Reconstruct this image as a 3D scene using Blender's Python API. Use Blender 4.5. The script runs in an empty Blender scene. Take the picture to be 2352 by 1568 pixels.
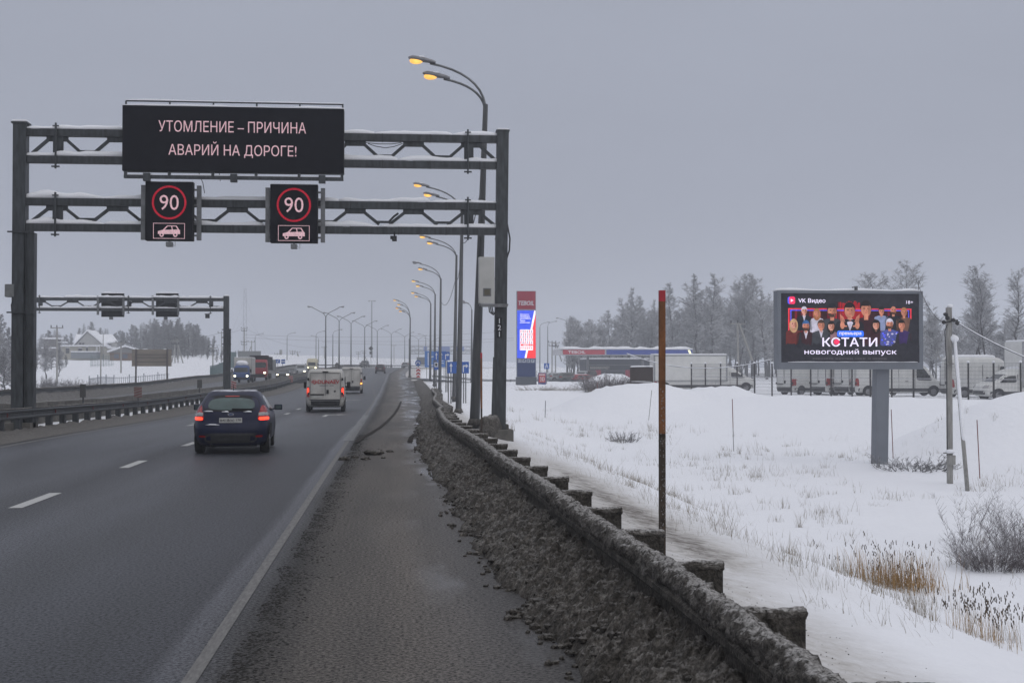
import bpy, bmesh, math, random
import numpy as np
from mathutils import Vector, Matrix, noise
from mathutils.geometry import delaunay_2d_cdt
from math import sin, cos, tan, atan, pi, radians, sqrt, floor

S = bpy.context.scene
COL = S.collection
R = random.Random(7)

# ------------------------------------------------------------------ camera, sky, sun, exposure
H = 2.05                                   # camera height above the carriageway
FPX = 3000.0                               # focal length in pixels of a 2352 px wide picture
PHI = atan(59 / 3000); TH = atan(266 / 3000 * cos(PHI))
cd = bpy.data.cameras.new('camera'); cam = bpy.data.objects.new('camera', cd); COL.objects.link(cam)
cd.sensor_width = 36; cd.lens = 36 * FPX / 2352; cd.clip_start = 0.1; cd.clip_end = 6000
cam.location = (0, 0, H); cam.rotation_euler = (pi / 2 + PHI, 0, -TH)
S.camera = cam
CF = Vector((sin(TH) * cos(PHI), cos(TH) * cos(PHI), sin(PHI)))
CR = Vector((cos(TH), -sin(TH), 0)); CU = CR.cross(CF)
CP = Vector((0, 0, H))
def ray(px, py): return CF + CR * ((px - 1176) / FPX) + CU * ((784 - py) / FPX)
def P(px, py, Y):
    d = ray(px, py); return CP + d * (Y / d.y)
def XZ(px, py, Y):
    p = P(px, py, Y); return p.x, p.z

SUN_EL, SUN_ROT = 24, 150
w = bpy.data.worlds.new('World'); S.world = w; w.use_nodes = True
nt = w.node_tree; nt.nodes.clear()
out = nt.nodes.new('ShaderNodeOutputWorld'); bg = nt.nodes.new('ShaderNodeBackground')
sky = nt.nodes.new('ShaderNodeTexSky'); sky.sky_type = 'NISHITA'; sky.sun_disc = False
sky.sun_elevation = radians(SUN_EL); sky.sun_rotation = radians(SUN_ROT); sky.dust_density = 4
tc = nt.nodes.new('ShaderNodeTexCoord'); sp = nt.nodes.new('ShaderNodeSeparateXYZ')
rp = nt.nodes.new('ShaderNodeValToRGB')
nt.links.new(tc.outputs['Generated'], sp.inputs[0]); nt.links.new(sp.outputs['Z'], rp.inputs[0])
OV = 10.0
els = rp.color_ramp.elements                # cloud layer: even near the horizon, brighter overhead
els[0].position = 0.0; els[0].color = (.306, .327, .400, 1)
els[1].position = 1.0; els[1].color = (1.0, 1.01, 1.06, 1)
e = els.new(.10); e.color = (.308, .329, .403, 1)
e = els.new(.32); e.color = (.36, .386, .462, 1)
e = els.new(.6); e.color = (.70, .715, .78, 1)
sc_ = nt.nodes.new('ShaderNodeVectorMath'); sc_.operation = 'SCALE'; sc_.inputs['Scale'].default_value = OV
cn = nt.nodes.new('ShaderNodeTexNoise'); cn.inputs['Scale'].default_value = 2.2; cn.inputs['Detail'].default_value = 4
cmr = nt.nodes.new('ShaderNodeMapRange'); cmr.inputs['From Min'].default_value = .3; cmr.inputs['From Max'].default_value = .7; cmr.inputs['To Min'].default_value = OV * .955; cmr.inputs['To Max'].default_value = OV * 1.045
cmap = nt.nodes.new('ShaderNodeMapping'); cmap.inputs['Scale'].default_value = (1, 1, 3.5)
nt.links.new(tc.outputs['Generated'], cmap.inputs[0]); nt.links.new(cmap.outputs[0], cn.inputs['Vector']); nt.links.new(cn.outputs['Fac'], cmr.inputs[0]); nt.links.new(cmr.outputs[0], sc_.inputs['Scale'])
nt.links.new(rp.outputs[0], sc_.inputs[0])
mx = nt.nodes.new('ShaderNodeMix'); mx.data_type = 'RGBA'; mx.inputs['Factor'].default_value = .97
nt.links.new(sky.outputs[0], mx.inputs['A']); nt.links.new(sc_.outputs[0], mx.inputs['B'])
nt.links.new(mx.outputs['Result'], bg.inputs['Color']); bg.inputs['Strength'].default_value = 0.1
nt.links.new(bg.outputs[0], out.inputs['Surface'])
sl = bpy.data.lights.new('sun', 'SUN'); sl.energy = 0.5; sl.angle = radians(75); sl.color = (1, .96, .92)
so = bpy.data.objects.new('sun', sl); COL.objects.link(so)
so.rotation_euler = (radians(90 - SUN_EL), 0, radians(180 - SUN_ROT))
S.view_settings.view_transform = 'Standard'; S.view_settings.look = 'None'
S.view_settings.exposure = 0.0; S.view_settings.gamma = 1
try:
    S.cycles.max_bounces = 6; S.cycles.volume_bounces = 1; S.cycles.use_denoising = True
    S.cycles.caustics_reflective = False; S.cycles.caustics_refractive = False
    S.cycles.sample_clamp_indirect = 4
except Exception: pass

# ------------------------------------------------------------------ materials
MATS = {}
def M(name, col, rough=.7, metal=0, var=.2, scale=6, bump=0, emit=0, snow=0, spec=.5, streak=None, bscale=None):
    if name in MATS: return MATS[name]
    m = bpy.data.materials.new(name); m.use_nodes = True; t = m.node_tree; b = t.nodes['Principled BSDF']
    b.inputs['Roughness'].default_value = rough; b.inputs['Metallic'].default_value = metal
    b.inputs['Specular IOR Level'].default_value = spec
    c = t.nodes.new('ShaderNodeTexCoord'); n = t.nodes.new('ShaderNodeTexNoise')
    n.inputs['Scale'].default_value = scale; n.inputs['Detail'].default_value = 5
    src = c.outputs['Object']
    if streak:
        mp = t.nodes.new('ShaderNodeMapping'); mp.inputs['Scale'].default_value = streak
        t.links.new(src, mp.inputs[0]); src = mp.outputs[0]
    t.links.new(src, n.inputs['Vector'])
    r = t.nodes.new('ShaderNodeValToRGB'); r.color_ramp.elements[0].position = .3; r.color_ramp.elements[1].position = .7
    r.color_ramp.elements[0].color = (*[x * (1 - var) for x in col], 1)
    r.color_ramp.elements[1].color = (*[min(1, x * (1 + var)) for x in col], 1)
    t.links.new(n.outputs['Fac'], r.inputs[0]); o = r.outputs[0]
    if snow:
        g = t.nodes.new('ShaderNodeNewGeometry'); s = t.nodes.new('ShaderNodeSeparateXYZ')
        t.links.new(g.outputs['Normal'], s.inputs[0])
        mr = t.nodes.new('ShaderNodeMapRange'); mr.inputs['From Min'].default_value = .15; mr.inputs['From Max'].default_value = .7
        mr.inputs['To Max'].default_value = snow
        t.links.new(s.outputs['Z'], mr.inputs[0])
        mm = t.nodes.new('ShaderNodeMix'); mm.data_type = 'RGBA'
        t.links.new(mr.outputs[0], mm.inputs['Factor']); t.links.new(o, mm.inputs['A'])
        mm.inputs['B'].default_value = (.78, .79, .82, 1); o = mm.outputs['Result']
    t.links.new(o, b.inputs['Base Color'])
    if bump:
        n2 = t.nodes.new('ShaderNodeTexNoise'); n2.inputs['Scale'].default_value = bscale or scale * 4; n2.inputs['Detail'].default_value = 6
        t.links.new(src, n2.inputs['Vector'])
        bp = t.nodes.new('ShaderNodeBump'); bp.inputs['Strength'].default_value = bump; bp.inputs['Distance'].default_value = .03
        t.links.new(n2.outputs['Fac'], bp.inputs['Height']); t.links.new(bp.outputs[0], b.inputs['Normal'])
    if emit:
        b.inputs['Emission Color'].default_value = (*col, 1); b.inputs['Emission Strength'].default_value = emit
        t.links.new(o, b.inputs['Emission Color'])
    MATS[name] = m
    return m
SNOW = M('snow', (.80, .81, .84), .85, var=.03, scale=1.5, bump=.25, spec=.2)
STEEL = M('painted_steel', (.034, .039, .043), .5, .2, var=.55, scale=3.5, bump=.1, streak=(3, 3, .6))
GALV = M('galvanised_steel', (.16, .165, .17), .5, .5, var=.3, scale=3)
LAMPPOLE = M('lamp_pole_steel', (.07, .073, .076), .55, .3, var=.3, scale=2, streak=(4, 4, .4))
BLACK = M('black_plastic', (.009, .009, .011), .6, var=.3, spec=.25)
RUBBER = M('rubber', (.012, .012, .012), .85, var=.4)
CONCRETE = M('dirty_concrete', (.10, .095, .085), .9, var=.4, scale=3, bump=.3, streak=(1, 1, 1))
POLECON = M('pole_concrete', (.26, .255, .24), .9, var=.25, scale=3, bump=.2, streak=(6, 6, .8))
RIM = M('wheel_rim', (.22, .22, .23), .4, .6)
GLASS = M('dark_glass', (.010, .014, .016), .12, var=.1)
WHITE = M('white_paint', (.62, .62, .60), .45, var=.06, scale=2)
SIGNBLUE = M('sign_blue', (.015, .10, .40), .5, var=.08)
SIGNWHITE = M('sign_white', (.75, .76, .78), .5, var=.05)
SIGNRED = M('sign_red', (.45, .02, .025), .5, var=.12)
WOOD = M('dark_wood', (.035, .022, .018), .85, var=.4, scale=5, streak=(8, 8, 1))
CABLE = M('cable_rubber', (.02, .02, .022), .7)

# ------------------------------------------------------------------ mesh builder
class MB:
    def __init__(s): s.v = []; s.f = []
    def add(s, vs, fs):
        k = len(s.v); s.v += [tuple(x) for x in vs]; s.f += [tuple(i + k for i in f) for f in fs]; return s
    def box(s, c, d, rz=0, taper=1):
        x, y, z = [q / 2 for q in d]; vs = []
        for sz in (-1, 1):
            t = 1 if sz < 0 else taper
            for sx, sy in ((-1, -1), (1, -1), (1, 1), (-1, 1)):
                px, py = sx * x * t, sy * y * t
                vs.append((c[0] + px * cos(rz) - py * sin(rz), c[1] + px * sin(rz) + py * cos(rz), c[2] + sz * z))
        return s.add(vs, [(3, 2, 1, 0), (4, 5, 6, 7), (0, 1, 5, 4), (1, 2, 6, 5), (2, 3, 7, 6), (3, 0, 4, 7)])
    def bar(s, p, q, a, b, up=(0, 0, 1)):
        p, q = Vector(p), Vector(q); d = (q - p).normalized(); u = Vector(up)
        if abs(d.dot(u)) > .98: u = Vector((0, 1, 0))
        sd = d.cross(u).normalized(); u = sd.cross(d)
        vs = []
        for c in (p, q):
            for i, j in ((-1, -1), (1, -1), (1, 1), (-1, 1)): vs.append(c + sd * (i * a / 2) + u * (j * b / 2))
        return s.add(vs, [(0, 1, 2, 3), (7, 6, 5, 4), (0, 4, 5, 1), (1, 5, 6, 2), (2, 6, 7, 3), (3, 7, 4, 0)])
    def tube(s, pts, r, n=8, cap=True):
        pts = [Vector(p) for p in pts]; k0 = len(s.v); m = len(pts)
        rs = r if isinstance(r, (list, tuple)) else [r] * m
        u = None
        for i, p in enumerate(pts):
            d = (pts[min(i + 1, m - 1)] - pts[max(i - 1, 0)]).normalized()
            if u is None:
                a = Vector((0, 0, 1)) if abs(d.z) < .9 else Vector((1, 0, 0)); u = d.cross(a).normalized()
            else: u = (u - d * u.dot(d)).normalized()
            vv = d.cross(u)
            for k in range(n):
                a = 2 * pi * k / n; q = p + (u * cos(a) + vv * sin(a)) * rs[i]; s.v.append(tuple(q))
        for i in range(m - 1):
            for k in range(n):
                a = k0 + i * n + k; b = k0 + i * n + (k + 1) % n; s.f.append((a, b, b + n, a + n))
        if cap:
            s.f.append(tuple(k0 + k for k in reversed(range(n)))); s.f.append(tuple(k0 + (m - 1) * n + k for k in range(n)))
        return s
    def poly(s, pts, thick=None):
        """flat polygon, extruded by vector thick"""
        n = len(pts)
        if thick is None: return s.add(pts, [tuple(range(n))])
        t = Vector(thick); vs = [Vector(p) for p in pts] + [Vector(p) + t for p in pts]
        return s.add(vs, [tuple(range(n)), tuple(reversed(range(n, 2 * n)))] + [(i, i + n, (i + 1) % n + n, (i + 1) % n) for i in range(n)])
    def ball(s, c, r, jit=0, seed=0, sub=1):
        bm = bmesh.new(); bmesh.ops.create_icosphere(bm, subdivisions=sub, radius=1)
        r = r if isinstance(r, (tuple, list)) else (r, r, r)
        vs = []
        for v in bm.verts:
            k = 1 + jit * noise.noise(v.co * 1.7 + Vector((seed * 3.1, seed * 1.7, seed)))
            vs.append((c[0] + v.co.x * r[0] * k, c[1] + v.co.y * r[1] * k, c[2] + v.co.z * r[2] * k))
        fs = [tuple(v.index for v in f.verts) for f in bm.faces]; bm.free()
        return s.add(vs, fs)
    def lathe(s, prof, c, n=20, axis='x'):
        k0 = len(s.v); m = len(prof)
        for (a, r) in prof:
            for k in range(n):
                t = 2 * pi * k / n
                if axis == 'x': s.v.append((c[0] + a, c[1] + r * cos(t), c[2] + r * sin(t)))
                elif axis == 'y': s.v.append((c[0] + r * cos(t), c[1] + a, c[2] + r * sin(t)))
                else: s.v.append((c[0] + r * cos(t), c[1] + r * sin(t), c[2] + a))
        for i in range(m - 1):
            for k in range(n):
                a = k0 + i * n + k; b = k0 + i * n + (k + 1) % n; s.f.append((a, b, b + n, a + n))
        s.f.append(tuple(k0 + k for k in reversed(range(n)))); s.f.append(tuple(k0 + (m - 1) * n + k for k in range(n)))
        return s
    def build(s, name, mat, parent=None, smooth=False, world=False, bevel=0):
        me = bpy.data.meshes.new(name); off = parent.location if (world and parent) else Vector((0, 0, 0))
        me.from_pydata([(x - off[0], y - off[1], z - off[2]) for x, y, z in s.v], [], s.f)
        me.materials.append(mat); me.update()
        bm = bmesh.new(); bm.from_mesh(me); bmesh.ops.recalc_face_normals(bm, faces=bm.faces); bm.to_mesh(me); bm.free()
        if smooth: me.polygons.foreach_set('use_smooth', [True] * len(me.polygons))
        o = bpy.data.objects.new(name, me); COL.objects.link(o)
        if parent: o.parent = parent
        if bevel:
            md = o.modifiers.new('bevel', 'BEVEL'); md.width = bevel; md.segments = 2; md.limit_method = 'ANGLE'
        return o
def tag(o, label=None, cat=None, group=None, kind=None):
    if label: o['label'] = label
    if cat: o['category'] = cat
    if group: o['group'] = group
    if kind: o['kind'] = kind
    return o
def thing(name, label, cat, loc=(0, 0, 0), rz=0, group=None):
    o = bpy.data.objects.new(name, None); COL.objects.link(o); o.location = loc; o.rotation_euler = (0, 0, rz)
    o.empty_display_size = .2
    return tag(o, label, cat, group)
def clone(root, loc, rz=None, scale=None, label=None, group=None):
    def cp(o, par):
        c = o.copy(); COL.objects.link(c)
        if par: c.parent = par
        for ch in list(o.children): cp(ch, c)
        return c
    r = cp(root, None); r.location = loc
    if rz is not None: r.rotation_euler = (root.rotation_euler[0], root.rotation_euler[1], rz)
    if scale is not None: r.scale = scale if isinstance(scale, (tuple, list)) else (scale,) * 3
    if label: r['label'] = label
    if group: r['group'] = group
    return r
def text(body, name, mat, parent, c, right=(1, 0, 0), up=(0, 0, 1), width=None, height=1, bold=0, depth=.004, shear=0):
    cu = bpy.data.curves.new(name, 'FONT'); cu.body = body; cu.size = 1; cu.shear = shear; cu.fill_mode = 'NONE'; cu.offset = min(0, bold)
    cu.resolution_u = 3; cu.align_x = 'LEFT'
    o = bpy.data.objects.new(name, cu); COL.objects.link(o)
    bpy.context.view_layer.update()
    wm_ = bpy.data.meshes.new_from_object(o.evaluated_get(bpy.context.evaluated_depsgraph_get()))
    bpy.data.objects.remove(o)
    # glyph outlines filled by winding number, so overlapping contours stay solid
    P2 = [Vector((v.co.x, v.co.y)) for v in wm_.vertices]; E = [tuple(e.vertices) for e in wm_.edges]
    nxt = {}
    for a, b in E: nxt.setdefault(a, []).append(b); nxt.setdefault(b, []).append(a)
    dirE, seen = [], set()
    for v0 in range(len(P2)):
        if v0 in seen or v0 not in nxt: continue
        b_ = v0 + 1 if v0 + 1 in nxt[v0] else nxt[v0][0]; a_ = v0; seen.add(v0)
        while True:
            dirE.append((a_, b_))
            if b_ == v0: break
            seen.add(b_); c2 = [q for q in nxt[b_] if q != a_]
            if not c2: break
            a_, b_ = b_, c2[0]
    ov, oe, of, *_ = delaunay_2d_cdt(P2, E, [], 0, 1e-6)
    A_ = np.array([P2[a] for a, b in dirE]); B_2 = np.array([P2[b] for a, b in dirE]); keep = []
    for f in of:
        q = (ov[f[0]] + ov[f[1]] + ov[f[2]]) / 3
        up_ = (A_[:, 1] <= q.y) & (B_2[:, 1] > q.y); dn = (A_[:, 1] > q.y) & (B_2[:, 1] <= q.y)
        cr_ = (B_2[:, 0] - A_[:, 0]) * (q.y - A_[:, 1]) - (q.x - A_[:, 0]) * (B_2[:, 1] - A_[:, 1])
        if int(np.sum(up_ & (cr_ > 0))) - int(np.sum(dn & (cr_ < 0))): keep.append(tuple(f))
    me = bpy.data.meshes.new(name); me.from_pydata([(v.x, v.y, 0) for v in ov], [], keep); bpy.data.meshes.remove(wm_)
    bm = bmesh.new(); bm.from_mesh(me); bmesh.ops.delete(bm, geom=[v for v in bm.verts if not v.link_faces], context='VERTS'); bm.to_mesh(me); bm.free()
    xs = [v.co.x for v in me.vertices]; ys = [v.co.y for v in me.vertices]
    x0, x1, y0, y1 = min(xs), max(xs), min(ys), max(ys)
    sy = height / (y1 - y0); sx = width / (x1 - x0) if width else sy
    r, u, c = Vector(right), Vector(up), Vector(c); n = r.cross(u)
    for v in me.vertices:
        v.co = c + r * ((v.co.x - (x0 + x1) / 2) * sx) + u * ((v.co.y - (y0 + y1) / 2) * sy) + n * (v.co.z * sy * .5)
    if bold > 0:
        bm = bmesh.new(); src_ = me.copy()
        for q, (a, b) in enumerate(((-1, 0), (1, 0), (0, -1), (0, 1), (.7, .7), (-.7, -.7))):
            k = len(bm.verts); bm.from_mesh(src_); bm.verts.ensure_lookup_table()
            for v in bm.verts[k:]: v.co += r * (a * bold * height) + u * (b * bold * height) + n * (.0006 * q)
        bm.to_mesh(me); bm.free(); bpy.data.meshes.remove(src_)
    me.materials.clear(); me.materials.append(mat); me.name = name
    t = bpy.data.objects.new(name, me); COL.objects.link(t)
    if parent: t.parent = parent
    return t
def lerp(a, b, t): return a + (b - a) * t
def sm(t): t = max(0, min(1, t)); return t * t * (3 - 2 * t)
def tab(T, x):
    if x <= T[0][0]: return T[0][1]
    for (a, p), (b, q) in zip(T, T[1:]):
        if x <= b: return lerp(p, q, sm((x - a) / (b - a)))
    return T[-1][1]
def ns(x, y, z=0.): return noise.noise(Vector((x, y, z)))
def fbm(x, y, z=0., o=4): return noise.fractal(Vector((x, y, z)), .9, 2.1, o)

# ------------------------------------------------------------------ terrain
RZ = [(30, 0), (72, -.33), (122, -.36), (170, .05), (210, .5), (245, .95), (310, 1.8), (420, 1.9), (2000, 1.9)]
def roadz(Y): return tab(RZ, Y)
def curve(Y):
    t = max(0, Y - 222)
    return t * t / 3150 if t < 300 else 300 * 300 / 3150 + (t - 300) * 600 / 3150
FN = Vector((-.886, -.463)); FA = Vector((37, 78))
def fence_d(X, Y): return (X - FA.x) * FN.x + (Y - FA.y) * FN.y
ZF = [(40, -2.35), (62, -2.3), (100, -.9), (135, .15), (165, .1), (200, -.35), (260, -.3), (320, .6), (500, 1.4)]
ZL = [(60, -1.6), (150, -1.4), (190, -1.0), (225, .4), (262, 2.0), (300, 3.7), (360, 5.2), (450, 6.2), (2000, 7)]
ZL2 = [(60, -1.6), (190, -.6), (250, .8), (320, 2.0), (450, 2.3), (2000, 2.4)]
PILES = []   # (X, Y, height, radius)
for px, py, Y, r in ((1447, 880, 92, 4.5), (1500, 876, 92, 3.6), (1535, 884, 92, 3.0), (1622, 884, 93, 2.6), (1668, 884, 93, 3.4),
                     (1405, 856, 130, 4.0), (1425, 862, 130, 3.0), (1380, 868, 128, 3), (2352, 903, 62, 3.6), (2410, 890, 62, 4.5)):
    x, z = XZ(px, py, Y); PILES.append((x, Y, z, r))
def ground(X, Y):
    xr = X - curve(Y); rz = roadz(Y)
    if xr > 2.0:
        s = xr - 2.0
        side = Y > 183 and Y < 203 and xr > 2
        fz = tab(ZF, Y); sh = rz - .03 - .37 * sm(s / 2.4)
        z = lerp(sh, fz, sm((s - 1.9) / (6.5 if Y < 70 else 9)))
        d = fence_d(X, Y)
        if Y < 135:
            z = lerp(z, -.15 if Y < 110 else lerp(-.15, .05, (Y - 110) / 25), sm((17.5 - d) / 14) * sm((s - 5) / 6) * sm((135 - Y) / 18))
        if Y < 100: z += .32 * math.exp(-((d - 5) / 3.2) ** 2) * sm((X - 22) / 8)
        z += .10 * fbm(X * .12, Y * .12, 3) * min(1, s / 5) + .055 * fbm(X * .7, Y * .7, 5) * min(1, s / 2)
        for px, py, pz, r in PILES:
            q = ((X - px) ** 2 + (Y - py) ** 2) / (r * r)
            if q < 6: z = max(z, -3.4 + (pz + 3.4) * math.exp(-q * .34) * (.98 + .035 * fbm(X * .8, Y * .8, 8)) + .06 * fbm(X * 1.7, Y * 1.7, 2))
        if side: z = lerp(roadz(193) - .05, -.42, sm((xr - 3) / 11)) if xr < 40 else z
        return z
    if xr > -24.6:
        if xr < -12.6 and xr > -13.9: return rz + .02 + .05 * fbm(X, Y * .4, 2)
        return rz - .06 + (.10 * sm((-13 - xr) / 1.2) if xr < -13 else 0)
    s = -24.6 - xr
    zl = lerp(tab(ZL2, Y), tab(ZL, Y), sm((s - 4) / 22))
    return lerp(rz + .1, zl, sm(s / 9)) + .12 * fbm(X * .1, Y * .1, 1) * min(1, s / 6)

def gpix(px, py):
    """point where the carriageway is seen at a pixel"""
    Y = 10
    for _ in range(60): Y = lerp(Y, (H - roadz(Y)) * FPX / max(1, py - 843), .5)
    return P(px, py, Y)

def frange(segs):
    o = []
    for a, b, st in segs:
        n = max(1, round((b - a) / st)); o += [a + (b - a) * i / n for i in range(n)]
    return o + [segs[-1][1]]
xs = frange([(-860, -200, 60), (-200, -60, 6), (-60, -26, 2.2), (-26, -24, .4), (-24, -15, 3), (-15, -11.5, .35), (-11.5, 1.5, 3), (1.5, 5, .25),
             (5, 26, .42), (26, 60, 1.2), (60, 200, 8), (200, 800, 60)])
ys = frange([(-30, 4, 3), (4, 30, .4), (30, 110, .6), (110, 145, .9), (145, 183, 2), (183, 203, 1), (203, 330, 3), (330, 600, 12), (600, 1560, 80)])
g = MB(); nx = len(xs)
dirt = []
for y in ys:
    for x in xs:
        X = x + curve(y); g.v.append((X, y, ground(X, y)))
        s = x - 2.0
        d = 0
        if -15 < x < -11.4: d = .85 * sm((x + 12.35) / .3) + .08
        if -27 < x < -23.6: d = .55 * sm(1 - (-24.2 - x) / 1.6)
        if s > -1: d = max(d, .30 * sm(1 - (s - 1.2) / 1.6) * 1.3, (.40 * math.exp(-((s - 1.9) / .55) ** 2) + .2 * sm(1 - (s - 2.2) / 2.2)) * sm((y - 13) / 4) * sm((46 - y) / 22))
        dirt.append(d)
for j in range(len(ys) - 1):
    for i in range(nx - 1):
        a = j * nx + i; g.f.append((a, a + 1, a + nx + 1, a + nx))
gm = bpy.data.materials.new('snow_ground'); gm.use_nodes = True; t = gm.node_tree; b = t.nodes['Principled BSDF']
b.inputs['Roughness'].default_value = .85; b.inputs['Specular IOR Level'].default_value = .2
c = t.nodes.new('ShaderNodeTexCoord'); at = t.nodes.new('ShaderNodeAttribute'); at.attribute_name = 'dirt'
n1 = t.nodes.new('ShaderNodeTexNoise'); n1.inputs['Scale'].default_value = 4.5; n1.inputs['Detail'].default_value = 9; n1.inputs['Roughness'].default_value = .75
t.links.new(c.outputs['Object'], n1.inputs['Vector'])
ma = t.nodes.new('ShaderNodeMath'); ma.operation = 'MULTIPLY_ADD'; ma.inputs[1].default_value = 2.4; ma.inputs[2].default_value = -1.2
t.links.new(n1.outputs['Fac'], ma.inputs[0])
mb_ = t.nodes.new('ShaderNodeMath'); mb_.operation = 'MULTIPLY_ADD'; mb_.inputs[1].default_value = 1.1
t.links.new(at.outputs['Fac'], mb_.inputs[0])
mc = t.nodes.new('ShaderNodeMath'); mc.operation = 'MULTIPLY'; t.links.new(ma.outputs[0], mc.inputs[0]); t.links.new(at.outputs['Fac'], mc.inputs[1])
t.links.new(mc.outputs[0], mb_.inputs[2]); mb_.use_clamp = True
cr = t.nodes.new('ShaderNodeValToRGB'); el = cr.color_ramp.elements
el[0].color = (.80, .81, .845, 1); el[1].color = (.07, .063, .055, 1)
e = el.new(.45); e.color = (.48, .465, .45, 1)
e = el.new(.75); e.color = (.16, .145, .13, 1)
t.links.new(mb_.outputs[0], cr.inputs[0]); t.links.new(cr.outputs[0], b.inputs['Base Color'])
n2 = t.nodes.new('ShaderNodeTexNoise'); n2.inputs['Scale'].default_value = 3; n2.inputs['Detail'].default_value = 8
t.links.new(c.outputs['Object'], n2.inputs['Vector'])
bp = t.nodes.new('ShaderNodeBump'); bp.inputs['Strength'].default_value = .5; bp.inputs['Distance'].default_value = .12
t.links.new(n2.outputs['Fac'], bp.inputs['Height']); t.links.new(bp.outputs[0], b.inputs['Normal'])
go = g.build('ground', gm, smooth=True); tag(go, kind='structure')
ga = go.data.attributes.new('dirt', 'FLOAT', 'POINT'); ga.data.foreach_set('value', dirt)

# ------------------------------------------------------------------ roads
def road_mat(name, stops, x0, x1, wet):
    m = bpy.data.materials.new(name); m.use_nodes = True; t = m.node_tree; b = t.nodes['Principled BSDF']
    a = t.nodes.new('ShaderNodeAttribute'); a.attribute_name = 'across'
    c = t.nodes.new('ShaderNodeTexCoord')
    mp = t.nodes.new('ShaderNodeMapping'); mp.inputs['Scale'].default_value = (1, .10, 1); t.links.new(c.outputs['Object'], mp.inputs[0])
    nz = t.nodes.new('ShaderNodeTexNoise'); nz.inputs['Scale'].default_value = 1.6; nz.inputs['Detail'].default_value = 7; t.links.new(mp.outputs[0], nz.inputs['Vector'])
    ad = t.nodes.new('ShaderNodeMath'); ad.operation = 'MULTIPLY_ADD'; ad.inputs[1].default_value = .3; t.links.new(nz.outputs['Fac'], ad.inputs[0])
    sb = t.nodes.new('ShaderNodeMath'); sb.operation = 'SUBTRACT'; sb.inputs[1].default_value = .15
    t.links.new(a.outputs['Fac'], ad.inputs[2]); t.links.new(ad.outputs[0], sb.inputs[0])
    mr = t.nodes.new('ShaderNodeMapRange'); mr.inputs['From Min'].default_value = x0; mr.inputs['From Max'].default_value = x1
    t.links.new(sb.outputs[0], mr.inputs[0])
    def ramp(idx):
        r = t.nodes.new('ShaderNodeValToRGB'); el = r.color_ramp.elements
        for k, st in enumerate(stops):
            p = (st[0] - x0) / (x1 - x0); e = el[k] if k < 2 else el.new(p)
            e.position = p; v = st[idx]; e.color = (*v, 1) if isinstance(v, tuple) else (v, v, v, 1)
        t.links.new(mr.outputs[0], r.inputs[0]); return r.outputs[0]
    col = ramp(1); rg = ramp(2)
    gr = t.nodes.new('ShaderNodeTexNoise'); gr.inputs['Scale'].default_value = 32; gr.inputs['Detail'].default_value = 6; gr.inputs['Roughness'].default_value = .75; t.links.new(c.outputs['Object'], gr.inputs['Vector'])
    g2 = t.nodes.new('ShaderNodeMapRange'); g2.inputs['From Min'].default_value = .40; g2.inputs['From Max'].default_value = .60; g2.inputs['To Min'].default_value = .10; g2.inputs['To Max'].default_value = 2.0
    t.links.new(gr.outputs['Fac'], g2.inputs[0])
    p2 = t.nodes.new('ShaderNodeTexNoise'); p2.inputs['Scale'].default_value = 1.1; p2.inputs['Detail'].default_value = 6; t.links.new(mp.outputs[0], p2.inputs['Vector'])
    g3 = t.nodes.new('ShaderNodeMapRange'); g3.inputs['From Min'].default_value = .3; g3.inputs['From Max'].default_value = .7; g3.inputs['To Min'].default_value = .6; g3.inputs['To Max'].default_value = 1.4
    t.links.new(p2.outputs['Fac'], g3.inputs[0])
    mu = t.nodes.new('ShaderNodeMath'); mu.operation = 'MULTIPLY'; t.links.new(g2.outputs[0], mu.inputs[0]); t.links.new(g3.outputs[0], mu.inputs[1])
    vm = t.nodes.new('ShaderNodeVectorMath'); vm.operation = 'SCALE'; t.links.new(col, vm.inputs[0]); t.links.new(mu.outputs[0], vm.inputs['Scale'])
    t.links.new(vm.outputs[0], b.inputs['Base Color'])
    # standing water where the noise dips
    pn = t.nodes.new('ShaderNodeTexNoise'); pn.inputs['Scale'].default_value = .9; pn.inputs['Detail'].default_value = 5
    m2 = t.nodes.new('ShaderNodeMapping'); m2.inputs['Scale'].default_value = (1, .25, 1); t.links.new(c.outputs['Object'], m2.inputs[0]); t.links.new(m2.outputs[0], pn.inputs['Vector'])
    pr = t.nodes.new('ShaderNodeMapRange'); pr.inputs['From Min'].default_value = .50; pr.inputs['From Max'].default_value = .60; t.links.new(pn.outputs['Fac'], pr.inputs[0])
    wt = ramp(3)
    pw = t.nodes.new('ShaderNodeMath'); pw.operation = 'MULTIPLY'; t.links.new(pr.outputs[0], pw.inputs[0]); t.links.new(wt, pw.inputs[1])
    mixr = t.nodes.new('ShaderNodeMix'); mixr.inputs['B'].default_value = .07
    t.links.new(pw.outputs[0], mixr.inputs['Factor']); t.links.new(rg, mixr.inputs['A']); t.links.new(mixr.outputs['Result'], b.inputs['Roughness'])
    inv = t.nodes.new('ShaderNodeMapRange'); inv.inputs['To Min'].default_value = .8; inv.inputs['To Max'].default_value = .02; t.links.new(pw.outputs[0], inv.inputs[0])
    bp = t.nodes.new('ShaderNodeBump'); bp.inputs['Distance'].default_value = .018; t.links.new(inv.outputs[0], bp.inputs['Strength'])
    t.links.new(gr.outputs['Fac'], bp.inputs['Height']); t.links.new(bp.outputs[0], b.inputs['Normal'])
    g4 = t.nodes.new('ShaderNodeMapRange'); g4.inputs['From Min'].default_value = .40; g4.inputs['From Max'].default_value = .60; g4.inputs['To Min'].default_value = .12; g4.inputs['To Max'].default_value = wet * 1.7
    t.links.new(gr.outputs['Fac'], g4.inputs[0]); mw = t.nodes.new('ShaderNodeMix'); mw.inputs['B'].default_value = .6
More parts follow.
